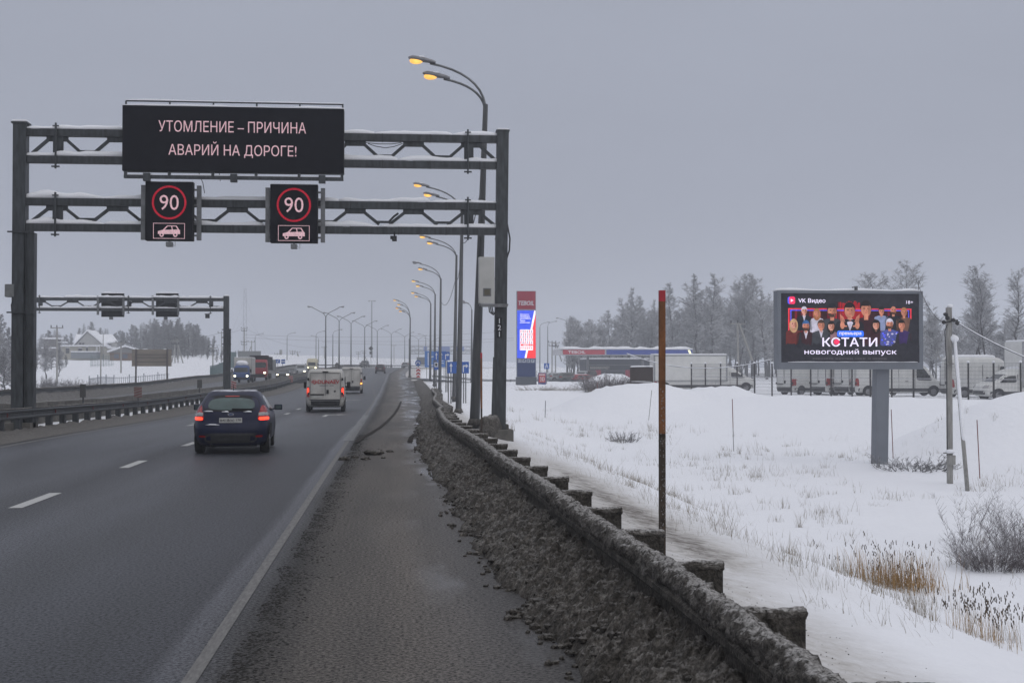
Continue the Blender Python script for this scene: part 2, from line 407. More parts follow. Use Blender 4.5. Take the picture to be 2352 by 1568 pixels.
    t.links.new(pw.outputs[0], mw.inputs['Factor']); t.links.new(g4.outputs[0], mw.inputs['A']); t.links.new(mw.outputs['Result'], b.inputs['Specular IOR Level'])
    return m
A = (.024, .026, .032); B_ = (.035, .037, .045); C_ = (.014, .015, .020)
DRT = (.055, .050, .044)
MAIN = road_mat('wet_asphalt', [(-12.5, DRT, .8, 0.), (-10.9, (.052, .049, .045), .7, 0.), (-10.2, C_, .5, 0.), (-9.2, B_, .45, 0.), (-7.8, C_, .42, 0.), (-6.4, B_, .45, 0.), (-5.5, C_, .5, 0.),
                         (-4.6, B_, .42, 0.), (-3.4, A, .45, 0.), (-1.64, C_, .48, 0.), (-1.54, (.046, .048, .056), .38, 0.), (-1.42, (.046, .047, .054), .42, 0.), (-1.05, (.020, .018, .016), .8, 0.),
                         (-.7, (.050, .042, .034), .66, 0.), (.1, (.076, .065, .054), .66, .1), (.6, (.058, .050, .043), .50, .7), (1.3, (.030, .027, .025), .45, 1.), (2.5, DRT, .8, 0.)], -12.5, 2.5, .5)
OPP = road_mat('wet_asphalt_far', [(-24.5, DRT, .8, 0.), (-22.8, (.07, .066, .062), .6, 0.), (-21, A, .45, 0.), (-18, B_, .42, 0.), (-15.5, A, .45, 0.), (-14, DRT, .7, 0.)], -24.5, -14, .5)
def strip(name, mat, x0, x1, ylist, nxx, dz, edge=None):
    m = MB(); ac = []
    for y in ylist:
        a, bb = x0, (edge(y) if edge else x1)
        for i in range(nxx + 1):
            x = lerp(a, bb, i / nxx); m.v.append((x + curve(y), y, roadz(y) + dz(x) if callable(dz) else roadz(y) + dz)); ac.append(x)
    for j in range(len(ylist) - 1):
        for i in range(nxx):
            k = j * (nxx + 1) + i; m.f.append((k, k + 1, k + nxx + 2, k + nxx + 1))
    o = m.build(name, mat, smooth=True); tag(o, kind='structure')
    at = o.data.attributes.new('across', 'FLOAT', 'POINT'); at.data.foreach_set('value', ac)
    return o
yl = frange([(-20, 60, 4), (60, 330, 5), (330, 700, 12)])
def redge(y): return 2.1 if y < 70 else lerp(2.1, 3.6, sm((y - 70) / 60)) if y < 183 else 3.6 if y < 203 else 1.6
strip('road', MAIN, -11.9, 2.1, yl, 8, 0, redge)
strip('opposite_road', OPP, -24.3, -14.3, yl, 4, lambda x: .14)
sr = MB()                                             # side road turning off to the filling station
n = 26
for i in range(n + 1):
    y0, y1 = 183.5, 202.5; x = lerp(3.0, 42, i / n)
    zz_ = lerp(roadz(193), -.36, sm((x - 3) / 11)) + .012; sr.v += [(x, y0, zz_), (x, y1, zz_)]
for i in range(n): sr.f.append((2 * i, 2 * i + 2, 2 * i + 3, 2 * i + 1))
o = sr.build('side_road', OPP); tag(o, kind='structure')
at = o.data.attributes.new('across', 'FLOAT', 'POINT'); at.data.foreach_set('value', [-20.] * len(o.data.vertices))
# worn white markings
def paint_mat(name, thr, lite=(.40, .40, .39)):
    m = bpy.data.materials.new(name); m.use_nodes = True; t = m.node_tree; b = t.nodes['Principled BSDF']
    c = t.nodes.new('ShaderNodeTexCoord'); n = t.nodes.new('ShaderNodeTexNoise'); n.inputs['Scale'].default_value = 16; n.inputs['Detail'].default_value = 9; n.inputs['Roughness'].default_value = .7
    mp = t.nodes.new('ShaderNodeMapping'); mp.inputs['Scale'].default_value = (2, .35, 1)
    t.links.new(c.outputs['Object'], mp.inputs[0]); t.links.new(mp.outputs[0], n.inputs['Vector'])
    r = t.nodes.new('ShaderNodeValToRGB'); r.color_ramp.elements[0].position = thr - .14; r.color_ramp.elements[1].position = thr + .14
    r.color_ramp.elements[0].color = (.07, .067, .063, 1); r.color_ramp.elements[1].color = (*lite, 1)
    t.links.new(n.outputs['Fac'], r.inputs[0]); t.links.new(r.outputs[0], b.inputs['Base Color']); b.inputs['Roughness'].default_value = .6
    return m
PW, PC = paint_mat('worn_road_paint', .50, (.165, .16, .152)), paint_mat('road_paint', .32)
def mark(m, x0, x1, y0, y1, step=3, dz=.006):
    n = max(1, int((y1 - y0) / step))
    for i in range(n):
        a, b = lerp(y0, y1, i / n), lerp(y0, y1, (i + 1) / n)
        m.add([(x0 + curve(a), a, roadz(a) + dz), (x1 + curve(a), a, roadz(a) + dz), (x1 + curve(b), b, roadz(b) + dz), (x0 + curve(b), b, roadz(b) + dz)], [(0, 1, 2, 3)])
EX = [(28, -1.34), (90, -1.55), (170, -2.9), (260, -2.4), (700, -2.4)]
el_ = MB()
for y in frange([(4, 37, 1.5), (64, 260, 3)])[:-1]:
    if 37 <= y < 64: continue
    x = tab(EX, y); q = y + 1.5 if y < 37 else y + 3
    x2 = tab(EX, q); wd = .10
    el_.add([(x - wd / 2 + curve(y), y, roadz(y) + .006), (x + wd / 2 + curve(y), y, roadz(y) + .006), (x2 + wd / 2 + curve(q), q, roadz(q) + .006), (x2 - wd / 2 + curve(q), q, roadz(q) + .006)], [(0, 1, 2, 3)])
tag(el_.build('edge_line', PW), kind='structure')
rb = MB(); y = 37.5
while y < 64: mark(rb, tab(EX, y) - .15, tab(EX, y) + .15, y, y + .2, 1); y += .62 + (y - 37) * .012
tag(rb.build('rumble_marking', PC), kind='structure')
dm = MB()
# dashes: two near ones read off the photograph, then the same rhythm onwards
for a, b in ((19.6, 21.9), (27.2, 29.3), (34.8, 36.8), (50, 52), (57.6, 59.8), (66, 68.4), (74, 76.4), (82, 84.4), (90, 92), (98, 100), (106, 108), (114, 116)):
    mark(dm, -5.62, -5.42, a, b, 1.2)
for a in range(120, 330, 9): mark(dm, -5.62, -5.42, a, a + 3)
for a in range(66, 330, 9): mark(dm, -2.0, -1.85, a, a + 1.2) if a > 400 else None
tag(dm.build('lane_dashes', PC), kind='structure')
le = MB(); mark(le, -10.2, -10.05, 6, 330, 4); tag(le.build('inner_edge_line', PW), kind='structure')
ar = MB()
def arrow(X, Y, turn):
    z = roadz(Y) + .006
    mark(ar, X - .09, X + .09, Y, Y + 3.2, 1.6)
    yy = Y + 3.2; zz = roadz(yy) + .007
    if turn: ar.add([(X - .09, yy - .6, zz), (X + .5, yy - .1, zz), (X + .5, yy + .3, zz), (X - .09, yy, zz)], [(0, 1, 2, 3)]); ar.add([(X + .5, yy - .45, zz), (X + 1.1, yy + .35, zz), (X + .5, yy + .6, zz)], [(0, 1, 2)])
    else: ar.add([(X - .42, yy, zz), (X + .42, yy, zz), (X, yy + 1.5, zz)], [(0, 1, 2)])
arrow(-7.8, 72, 0); arrow(-3.4, 62, 1); arrow(-7.8, 50, 0); arrow(-3.6, 92, 1)
tag(ar.build('lane_arrows', PC), kind='structure')

# ------------------------------------------------------------------ dirty ploughed mound against the right guardrail
FOOT = [(3, 1.38), (8.5, 1.17), (14, .98), (20, .80), (31, .58), (40, .66), (52, .90), (80, 1.5), (105, 1.9), (185, 2.4)]
RAILX = [(7, 1.76), (14, 1.62), (21, 1.46), (33, 1.18), (41, 1.30), (50, 1.66), (62, 1.80), (85, 2.45), (110, 2.9), (190, 3.2)]
def railx(y): return tab(RAILX, y)
mm = MB(); ylm = frange([(4.2, 12, .013), (12, 24, .03), (24, 50, .09), (50, 110, .3), (110, 184, 1)]); nm = 54
for y in ylm:
    f = tab(FOOT, y) + .16 * fbm(3.3, y * .8, 1) + .05 * fbm(7.3, y * 3.5, 1); rx = railx(y) + .02
    endf = 1 - sm((y - 172) / 11)
    for i in range(nm + 1):
        t = i / nm
        if t < .8: k = t / .8; x = lerp(f, rx, k); pz = .56 * (k ** .8) * (.88 + .2 * ns(1, y * .5, 4))
        else: k = (t - .8) / .2; x = rx + k * .35; pz = lerp(.56, -.08, sm(k)) * (.88 + .2 * ns(1, y * .5, 4)) if y < 104 else lerp(.56, -.1, k)
        fade = min(1, t * 6, (1 - t) * 6)
        lump = .070 * fbm(x * 4.5, y * 4.5, 0, 4)
        if y < 60:
            v1 = noise.voronoi(Vector((x * 9, y * 8.5, 1)))[0]; lump += .10 * (.5 - v1[0]) + .035 * (v1[1] - v1[0])
            if y < 26: v2 = noise.voronoi(Vector((x * 26, y * 24, 4)))[0]; lump += .042 * (.5 - v2[0])
        lump += .018 * ns(x * 45, y * 40, 7)
        z = roadz(y) + (pz + lump * fade) * (endf if y > 160 else 1) - .02 * (t == 0)
        mm.v.append((x + curve(y), y, z))
for j in range(len(ylm) - 1):
    for i in range(nm):
        a = j * (nm + 1) + i; mm.f.append((a, a + 1, a + nm + 2, a + nm + 1))
def slush_mat(name, dark, mid, light, snowy):
    m = bpy.data.materials.new(name); m.use_nodes = True; t = m.node_tree; b = t.nodes['Principled BSDF']
    c = t.nodes.new('ShaderNodeTexCoord'); n = t.nodes.new('ShaderNodeTexNoise'); n.inputs['Scale'].default_value = 7; n.inputs['Detail'].default_value = 9; n.inputs['Roughness'].default_value = .72
    t.links.new(c.outputs['Object'], n.inputs['Vector'])
    r = t.nodes.new('ShaderNodeValToRGB'); el = r.color_ramp.elements; el[0].position = .34; el[0].color = (*dark, 1); el[1].position = .74; el[1].color = (*light, 1)
    e = el.new(.52); e.color = (*mid, 1)
    t.links.new(n.outputs['Fac'], r.inputs[0]); o = r.outputs[0]
    f = t.nodes.new('ShaderNodeTexNoise'); f.inputs['Scale'].default_value = 38; f.inputs['Detail'].default_value = 5; f.inputs['Roughness'].default_value = .7; t.links.new(c.outputs['Object'], f.inputs['Vector'])
    fm = t.nodes.new('ShaderNodeMapRange'); fm.inputs['From Min'].default_value = .38; fm.inputs['From Max'].default_value = .62; fm.inputs['To Min'].default_value = .5; fm.inputs['To Max'].default_value = 1.55; t.links.new(f.outputs['Fac'], fm.inputs[0])
    vs = t.nodes.new('ShaderNodeVectorMath'); vs.operation = 'SCALE'; t.links.new(o, vs.inputs[0]); t.links.new(fm.outputs[0], vs.inputs['Scale']); o = vs.outputs[0]
    if snowy:
        g = t.nodes.new('ShaderNodeNewGeometry'); sp = t.nodes.new('ShaderNodeSeparateXYZ'); t.links.new(g.outputs['Normal'], sp.inputs[0])
        mz = t.nodes.new('ShaderNodeMath'); mz.operation = 'MULTIPLY'; t.links.new(sp.outputs['Z'], mz.inputs[0]); t.links.new(f.outputs['Fac'], mz.inputs[1])
        mr = t.nodes.new('ShaderNodeMapRange'); mr.inputs['From Min'].default_value = .34; mr.inputs['From Max'].default_value = .58; mr.inputs['To Max'].default_value = snowy; t.links.new(mz.outputs[0], mr.inputs[0])
        mm = t.nodes.new('ShaderNodeMix'); mm.data_type = 'RGBA'; mm.inputs['B'].default_value = (.50, .49, .48, 1); t.links.new(mr.outputs[0], mm.inputs['Factor']); t.links.new(o, mm.inputs['A']); o = mm.outputs['Result']
    t.links.new(o, b.inputs['Base Color']); b.inputs['Roughness'].default_value = .9; b.inputs['Specular IOR Level'].default_value = .25
    n2 = t.nodes.new('ShaderNodeTexNoise'); n2.inputs['Scale'].default_value = 40; n2.inputs['Detail'].default_value = 6; t.links.new(c.outputs['Object'], n2.inputs['Vector'])
    bp = t.nodes.new('ShaderNodeBump'); bp.inputs['Strength'].default_value = .9; bp.inputs['Distance'].default_value = .025; t.links.new(n2.outputs['Fac'], bp.inputs['Height']); t.links.new(bp.outputs[0], b.inputs['Normal'])
    return m
SLUSH = slush_mat('dirty_slush', (.022, .0195, .0165), (.062, .055, .047), (.155, .142, .126), .22)
CRUST = slush_mat('dirty_crust', (.036, .032, .028), (.085, .078, .070), (.20, .19, .18), .65)
tag(mm.build('dirty_snow_bank', SLUSH, smooth=True), kind='structure')
cl = MB()
for i in range(1500):
    y = 4 + 62 * R.random() ** 2.2; f = tab(FOOT, y) + .16 * fbm(3.3, y * .8, 1)
    x = f + R.gauss(.05, .10) if i % 3 else f + R.random() * .6
    k = max(0, min(1, (x - f) / (railx(y) - f))); r = R.uniform(.010, .035) * (1.5 if R.random() < .10 else 1)
    cl.ball((x, y, roadz(y) + .44 * k ** .8 + r * .3), (r * R.uniform(.8, 1.4), r * R.uniform(.8, 1.5), r * .8), .5, i)
tag(cl.build('slush_clods', SLUSH, smooth=False), kind='stuff', label='small dark slush clods along the foot of the dirty snow bank', cat='slush')
tt_ = MB()
for off in (0, 1.45):
    tp_ = [gpix(px, py) for px, py in ((818, 1016), (832, 1004), (852, 994), (872, 982), (890, 967), (905, 951), (915, 936), (921, 922))]
    for a, b in zip(tp_, tp_[1:]):
        wv = Vector((b.y - a.y, a.x - b.x, 0)).normalized(); a = a + wv * off; b = b + wv * off
        tt_.add([tuple(a - wv * .07 + Vector((0, 0, .007))), tuple(a + wv * .07 + Vector((0, 0, .007))), tuple(b + wv * .07 + Vector((0, 0, .007))), tuple(b - wv * .07 + Vector((0, 0, .007)))], [(0, 1, 2, 3)])
tag(tt_.build('tyre_tracks', M('wet_tyre_track', (.030, .026, .023), .9, var=.4, scale=4, spec=.08)), kind='structure')
dl_ = MB()
for i in range(6500):
    y = 5 + 36 * R.random() ** 1.5; x = tab(EX, y) + .30 + abs(R.gauss(0, .16)) - .10 + .08 * ns(y * 1.3, 5); r = R.uniform(.003, .012)
    if fbm(x * 2, y * 1.2, 6) < -.25: continue
    dl_.ball((x, y, roadz(y) + r * .12), (r * 1.5, r * 1.4, r * .45), .5, i, 1)
tag(dl_.build('road_grit', M('wet_black_dirt', (.016, .014, .012), .8, var=.4), smooth=True), kind='stuff', label='band of dark wet dirt crumbs along the right side of the edge line', cat='dirt')
lumps = [(858, 1044, .13), (790, 1056, .07), (870, 1035, .05), (895, 1038, .05), (880, 1052, .03), (840, 1055, .06), (815, 1052, .05), (1187, 1415, .055), (1055, 1075, .03)]
LB = ['large flat clod of dirty ice lying on the shoulder beside the edge line', 'smear of dark slush lying nearest the edge line', 'small dark clod just beyond the large flat clod', 'small dark clod right of the large flat clod', 'tiny dark clod just before the large flat clod',
      'low slush lump touching the left side of the large clod', 'thin slush lump in the middle of the smear', 'small dark clod alone on the wet shoulder near the snow bank', 'tiny clod alone on the middle of the shoulder']
for (px, py, r), lb in zip(lumps, LB):
    d = ray(px, py); k = -H / d.z; p = CP + d * k
    m = MB().ball((0, 0, r * .3), (r * 1.5, r * 1.3, r * .62), .9, px, 3)
    o = m.build('ice_clod', SLUSH, smooth=True); o.location = (p.x, p.y, 0); tag(o, lb, 'ice clod', 'clods of dirty ice on the shoulder')

# ------------------------------------------------------------------ guardrails
def wbeam(m, xf, y0, y1, z0, face=-1, step=3, dzr=True):
    prof = [(0.0, .155), (.045, .125), (.045, .085), (0, .045), (0, -.045), (.045, -.085), (.045, -.125), (0, -.155)]
    n = max(1, int((y1 - y0) / step)); k0 = len(m.v)
    for i in range(n + 1):
        y = lerp(y0, y1, i / n); x = xf(y) + curve(y); z = roadz(y) + z0
        for a, b in prof: m.v.append((x + face * a, y, z + b))
    for i in range(n):
        for k in range(7):
            a = k0 + i * 8 + k; m.f.append((a, a + 1, a + 9, a + 8))
def crust(m, xf, y0, y1, z0, r, step, amp, n=9, flat=1):
    ys_ = frange([(y0, y1, step)]) if not isinstance(step, list) else frange(step); k0 = len(m.v)
    for y in ys_:
        x = xf(y) + curve(y); z = roadz(y) + z0
        for k in range(n):
            a = 2 * pi * k / n; rr = r * (1 + amp * fbm(cos(a) * 1.1, y * 6, sin(a) * 1.1 + r, 3) + ((.20 * fbm(cos(a) * 3, y * 30, sin(a) * 3, 3) + .16 * ns(cos(a) * 8, y * 80, sin(a) * 8)) if n > 15 else 0))
            m.v.append((x + cos(a) * rr, y, z + sin(a) * rr * flat))
    for i in range(len(ys_) - 1):
        for k in range(n):
            a = k0 + i * n + k; b = k0 + i * n + (k + 1) % n; m.f.append((a, b, b + n, a + n))
    m.f.append(tuple(k0 + k for k in range(n)))
POSTDIRT = slush_mat('mud_caked_post', (.022, .020, .017), (.050, .045, .039), (.11, .10, .09), 0)
t = thing('guardrail', 'long right guardrail crusted with dirty snow beside the shoulder', 'guardrail', (railx(8), 8, 0))
m = MB(); wbeam(m, railx, 2.5, 104, .50, -1, 1.5); m.build('rail_beam', POSTDIRT, t, world=True)
m = MB(); crust(m, lambda y: railx(y) + .05 + .02 * ns(2, y * .7), 2.6, 104.5, .675, .088, [(2.6, 14, .014), (14, 30, .04), (30, 104.5, .2)], .30, 26); m.build('snow_crust', CRUST, t, smooth=True, world=True)
yk = 5.29; ks = 0
while yk < 104:
    m = MB(); rx = railx(yk) + .11; w_ = .35
    m.box((rx + w_ / 2, yk, roadz(yk) + .305), (w_, .10, .83))
    po = m.build('post', POSTDIRT, t, world=True)
    m = MB(); q = MB()
    m = MB(); n_ = 22 if yk < 20 else 7; nk = 20 if yk < 20 else 8; k0 = 0
    for i in range(n_ + 1):
        x = rx - .01 + (w_ + .02) * i / n_
        for k in range(nk):
            a = 2 * pi * k / nk; rr = 1 + .30 * fbm(x * 7, yk + cos(a), sin(a), 3) + .24 * fbm(x * 24, yk + cos(a) * 3, sin(a) * 3, 3)
            m.v.append((x, yk + cos(a) * .056 * rr, roadz(yk) + .705 + sin(a) * .034 * rr))
    for i in range(n_):
        for k in range(nk): a = i * nk + k; b = i * nk + (k + 1) % nk; m.f.append((a, b, b + nk, a + nk))
    m.f += [tuple(range(nk)), tuple(range(n_ * nk, n_ * nk + nk))]
    o = m.build('snow_cap', CRUST, po, smooth=True, world=False)
    for v in o.data.vertices: v.co -= t.location
    yk += 1.72
t = thing('guardrail', 'dark guardrail with snow showing between its posts along the left edge of the carriageway', 'guardrail', (-12, 40, 0))
m = MB(); wbeam(m, lambda y: -11.95, 20, 560, .62, 1, 4); m.build('rail_beam', STEEL, t, world=True)
m = MB(); crust(m, lambda y: -12.0, 20, 300, .79, .05, 1.0, .7, 7, .7); m.build('snow_crust', CRUST, t, smooth=True, world=True)
pm = MB()
for i in range(100):
    y = 30 + 1.9 * i; b = MB().box((-12.12 + curve(y), y, roadz(y) + .25), (.18, .30, 1.0)); b.build('post', STEEL, t, world=True)
    if i % 3 == 0: MB().box((-11.90 + curve(y), y, roadz(y) + .63), (.03, .06, .12)).build('reflector', M('dull_reflector', (.12, .015, .015), .6), t, world=True)
t = thing('concrete_barrier', 'low dirty concrete barrier wall along the middle of the road', 'barrier', (-13.95, 40, 0))
m = MB(); y = 20
while y < 420:
    x = -13.95 + curve(y + 2); m.box((x, y + 2.1, roadz(y + 2) + .40), (.24, 4.16, .9)); y += 4.2
m.build('wall_segments', CONCRETE, t, world=True)
m = MB(); crust(m, lambda y: -13.95, 20, 420, .85, .06, 1.2, 1.0, 7, .45); m.build('snow_crust', CRUST, t, smooth=True, world=True)
t = thing('guardrail', 'far guardrail with snow behind it along the outer edge of the opposite road', 'guardrail', (-24.4, 60, 0))
m = MB(); wbeam(m, lambda y: -24.35, 40, 620, .75, 1, 5); m.build('rail_beam', STEEL, t, world=True)
m = MB(); crust(m, lambda y: -24.4, 40, 300, .92, .08, 1.2, .9, 7, .8); m.build('snow_crust', CRUST, t, smooth=True, world=True)
for i in range(100):
    y = 66 + 2.4 * i; MB().box((-24.5 + curve(y), y, roadz(y) + .35), (.14, .12, 1.0)).build('post', STEEL, t, world=True)
m = MB(); ylo = frange([(50, 330, .8)]); kk = 9      # ploughed slush along the outer rail
for y in ylo:
    for i in range(kk + 1):
        u = i / kk; x = -24.3 + 1.9 * u + .15 * ns(y * .3, 1); m.v.append((x + curve(y), y, roadz(y) + .12 + .5 * (1 - u) ** 1.3 + .10 * fbm(x * 3, y * 2, 2) * (1 - u)))
for j in range(len(ylo) - 1):
    for i in range(kk): a = j * (kk + 1) + i; m.f.append((a, a + 1, a + kk + 2, a + kk + 1))
tag(m.build('roadside_slush', slush_mat('grey_slush', (.05, .047, .043), (.12, .115, .11), (.30, .29, .285), 0), smooth=True), kind='structure')
m = MB(); ylo = frange([(18, 160, .45)]); kk = 9
for y in ylo:
    for i in range(kk + 1):
        u = i / kk; x = -12.12 + 1.7 * u; m.v.append((x + curve(y), y, roadz(y) + .01 + .13 * (1 - u) ** 1.2 * (1 + .8 * ns(y * .6, u)) + .07 * fbm(x * 4, y * 3, 2) * (1 - u)))
for j in range(len(ylo) - 1):
    for i in range(kk): a = j * (kk + 1) + i; m.f.append((a, a + 1, a + kk + 2, a + kk + 1))
tag(m.build('verge_slush', SLUSH, smooth=True), kind='structure')
t = thing('guardrail', 'short guardrail crossing behind the lamp posts along the side road', 'guardrail', (18, 182.8, 0))
m = MB()
sz = lambda x: lerp(roadz(193), -.36, sm((x - 3) / 11))
for dz in (.45, .62):
    for k in range(16): m.bar((5 + 2.5 * k, 182.9, sz(5 + 2.5 * k) + dz), (7.5 + 2.5 * k, 182.9, sz(7.5 + 2.5 * k) + dz), .05, .12)
m.build('rail_beam', STEEL, t, world=True)
for i in range(16): MB().box((6 + i * 2.5, 183, sz(6 + i * 2.5) + .2), (.12, .12, 1.0)).build('post', STEEL, t, world=True)

# ------------------------------------------------------------------ gantries
def snowline(m, p, q, wd, ht, step=.25, seed=0, gap=0):
    """lumpy half-round of snow lying along p-q"""
    p, q = Vector(p), Vector(q); L = (q - p).length; d = (q - p) / L; sd = Vector((-d.y, d.x, 0)).normalized()
    n = max(2, int(L / step)); k0 = len(m.v); K = 7
    for i in range(n + 1):
        c = p + d * (L * i / n); h = ht * (1 + .8 * fbm(i * step * .9, seed * 3.3, 1, 3)); ww = wd * (1 + .15 * ns(i * step * 1.3, seed))
        if i in (0, n): h *= .55
        for k in range(K):
            a = pi * k / (K - 1); m.v.append(tuple(c + sd * (cos(a) * ww / 2) + Vector((0, 0, sin(a) ** .7 * h))))
    for i in range(n):
        for k in range(K):
            a = k0 + i * K + k; b = k0 + i * K + (k + 1) % K; m.f.append((a, b, b + K, a + K))
    m.f += [tuple(k0 + k for k in range(K)), tuple(k0 + n * K + k for k in range(K))]
def truss(t, x0, x1, Y, zt, zb, ch, period, ph, seed, slope=0.):
    """two square chords with trapezoid webbing, joint flanges and lying snow"""
    zz = lambda x, z: z + slope * (x - x0)
    for z in (zt, zb):
        MB().bar((x0, Y, zz(x0, z)), (x1, Y, zz(x1, z)), ch, ch).build('chord', STEEL, t, world=True)
        m = MB(); sg = x0 + .05; k = 0
        while sg < x1 - .3:
            e = min(x1 - .05, sg + R.uniform(2.5, 6)); snowline(m, (sg, Y, zz(sg, z) + ch / 2 - .01), (e, Y, zz(e, z) + ch / 2 - .01), ch * .95, ch * R.uniform(.5, .8), .2, seed + k); sg = e + .02; k += 1
        m.build('snow', SNOW, t, smooth=True, world=True)
    sm_ = MB(); xx = x0 + 1.1
    while xx < x1:
        for z in (zt, zb): sm_.box((xx, Y, zz(xx, z)), (.02, ch + .016, ch + .016))
        xx += R.uniform(1.6, 2.4)
    sm_.build('weld_seam', RUBBER, t, world=True)
    web = MB(); zt_, zb_ = zt - ch / 2, zb + ch / 2; c = x0 + ph; cs = []
    while c < x1 - .2: cs.append(c); c += period
    gw, bw = period * .36, period * .24
    for k, c in enumerate(cs):
        web.box((c, Y, zz(c, zt_) - .085), (gw, .05, .17))
        for sgn in (-1, 1):
            xm = c + sgn * period / 2
            xb = xm - sgn * bw / 2
            xb = max(x0 + .2, min(x1 - .2, xb))
            if 1: web.bar((c + sgn * gw * .45, Y, zz(c, zt_) - .13), (xb + sgn * .06, Y, zz(xb, zb_) + .09), .10, .10)
        xm = c + period / 2
        if xm + bw / 2 < x1: web.box((xm, Y, zz(xm, zb_) + .17), (bw, .05, .08))
    web.build('webbing', STEEL, t, world=True)
    return cs
def flange(t, x, Y, zt, zb, ch):
    m = MB(); m.box((x - .07, Y, (zt + zb) / 2), (.10, .16, zt - zb - ch)).box((x + .10, Y, (zt + zb) / 2), (.20, .10, zt - zb - ch))
    m.tube([(x, Y - .2, zt + ch / 2 + .18), (x, Y - .2, zb - ch / 2 - .2)], .035, 6).box((x, Y - .2, zb - ch / 2 - .13), (.26, .06, .05)).box((x, Y - .2, zt + ch / 2 + .08), (.2, .05, .04))
    m.build('joint_flange', STEEL, t, world=True)
GY = 44.5
lx, _ = XZ(50, 400, GY); rx, _ = XZ(1153, 400, GY)
t = thing('gantry', 'near steel gantry with two snow-topped lattice beams spanning our carriageway', 'gantry', (lx, GY, 0))
z1, z2 = XZ(0, 312, GY)[1], XZ(0, 368, GY)[1]
zt1 = XZ(1140, 321, GY)[1]; zb1 = XZ(1140, 381, GY)[1]; zt2 = XZ(1140, 475, GY)[1]; zb2 = XZ(1140, 532, GY)[1]
per = XZ(541, 500, GY)[0] - XZ(404, 500, GY)[0]; ph0 = XZ(131, 500, GY)[0] - lx
truss(t, lx, rx, GY, zt1, zb1, .24, per, ph0, 1); truss(t, lx, rx, GY, zt2, zb2, .24, per, ph0, 9)
for px in (131, 1074):
    for a, b in ((zt1, zb1), (zt2, zb2)): flange(t, XZ(px, 400, GY)[0], GY, a, b, .24)
zl = XZ(50, 284, GY)[1]; zr = XZ(1153, 302, GY)[1]
m = MB(); m.box((lx - .03, GY, (zl - .6) / 2), (.42, .42, zl + .6)); m.box((lx - .03, GY, zl), (.52, .52, .05)); m.build('post', STEEL, t, world=True)
zc = XZ(60, 535, GY)[1]
m = MB(); m.box((lx + .32, GY + .06, (zc - .6) / 2), (.26, .34, zc + .6)); m.box((lx + .17, GY - .06, (zc - .6) / 2), (.05, .30, zc + .6)); m.build('cable_duct', STEEL, t, world=True)
m = MB(); 
for px, py in ((48, 534), (48, 718)):
    z = XZ(px, py, GY)[1]; m.box((lx + .05, GY - .26, z), (.85, .06, .05))
m.build('strap', STEEL, t, world=True)
m = MB(); rx2 = XZ(1147, 900, GY)[0]; m.bar((rx2, GY, -.3), (rx + .02, GY, zr), .40, .40); m.box((rx + .02, GY, zr), (.46, .46, .04)); m.build('post', STEEL, t, world=True)
m = MB()
for py in (470, 548, 640, 760): 
    a = XZ(1150, py, GY); m.box((lerp(rx2, rx, (a[1] + .3) / (zr + .3)), GY, a[1]), (.41, .41, .03))
m.build('weld_seam', STEEL, t, world=True)
m = MB(); m.box((lx - .03, GY, zl + .06), (.48, .48, .08)).box((rx + .02, GY, zr + .05), (.4, .4, .06)); m.build('snow_cap', SNOW, t, world=True, bevel=.03)
zc = XZ(1130, 820, GY)[1]; dx = XZ(1133, 900, GY)[0]
m = MB(); m.bar((dx - .05, GY - .18, -.4), (dx + .03, GY - .18, zc), .10, .1); m.build('cable_duct', STEEL, t, world=True)
bx0, bz0 = XZ(1132, 1035, GY); bx1, bz1 = XZ(1177, 985, GY)
m = MB(); m.box(((bx0 + bx1) / 2, GY - .1, (bz0 + bz1) / 2 - .2), (bx1 - bx0, .8, bz1 - bz0 + .4)); m.box(((bx0 + bx1) / 2 - .05, GY + .1, bz1 + .08), (.5, .5, .18)); m.build('concrete_footing', CONCRETE, t, world=True, bevel=.03)
m = MB(); m.ball(((bx0 + bx1) / 2 - .45, GY - .15, bz1 - .05), (.42, .5, .55), .35, 3, 3); m.build('slush_heap', CRUST, t, smooth=True, world=True)
m = MB(); m.box((lx, GY, .05), (.9, .9, .35)); m.build('concrete_footing', CONCRETE, t, world=True)
m = MB(); a = P(1158, 470, GY); b_ = P(1166, 555, GY); m.tube([(rx + .1, GY - .05, b_.z + 1.0), (rx + .27, GY - .05, b_.z + .1), (rx + .25, GY - .05, b_.z - .3), (rx + .12, GY - .05, b_.z - .7)], .03, 6); m.build('cable', CABLE, t, world=True)
m = MB(); pz = lambda px, py: P(px, py, GY - .2)
m.tube([pz(845, 330), pz(862, 336), pz(885, 340), pz(905, 337), pz(925, 330)], .014, 5); m.tube([pz(840, 328), pz(870, 331), pz(900, 331), pz(922, 328)], .014, 5); m.tube([pz(893, 510), pz(905, 497), pz(915, 490)], .04, 6)
m.build('loose_cable', CABLE, t, world=True)
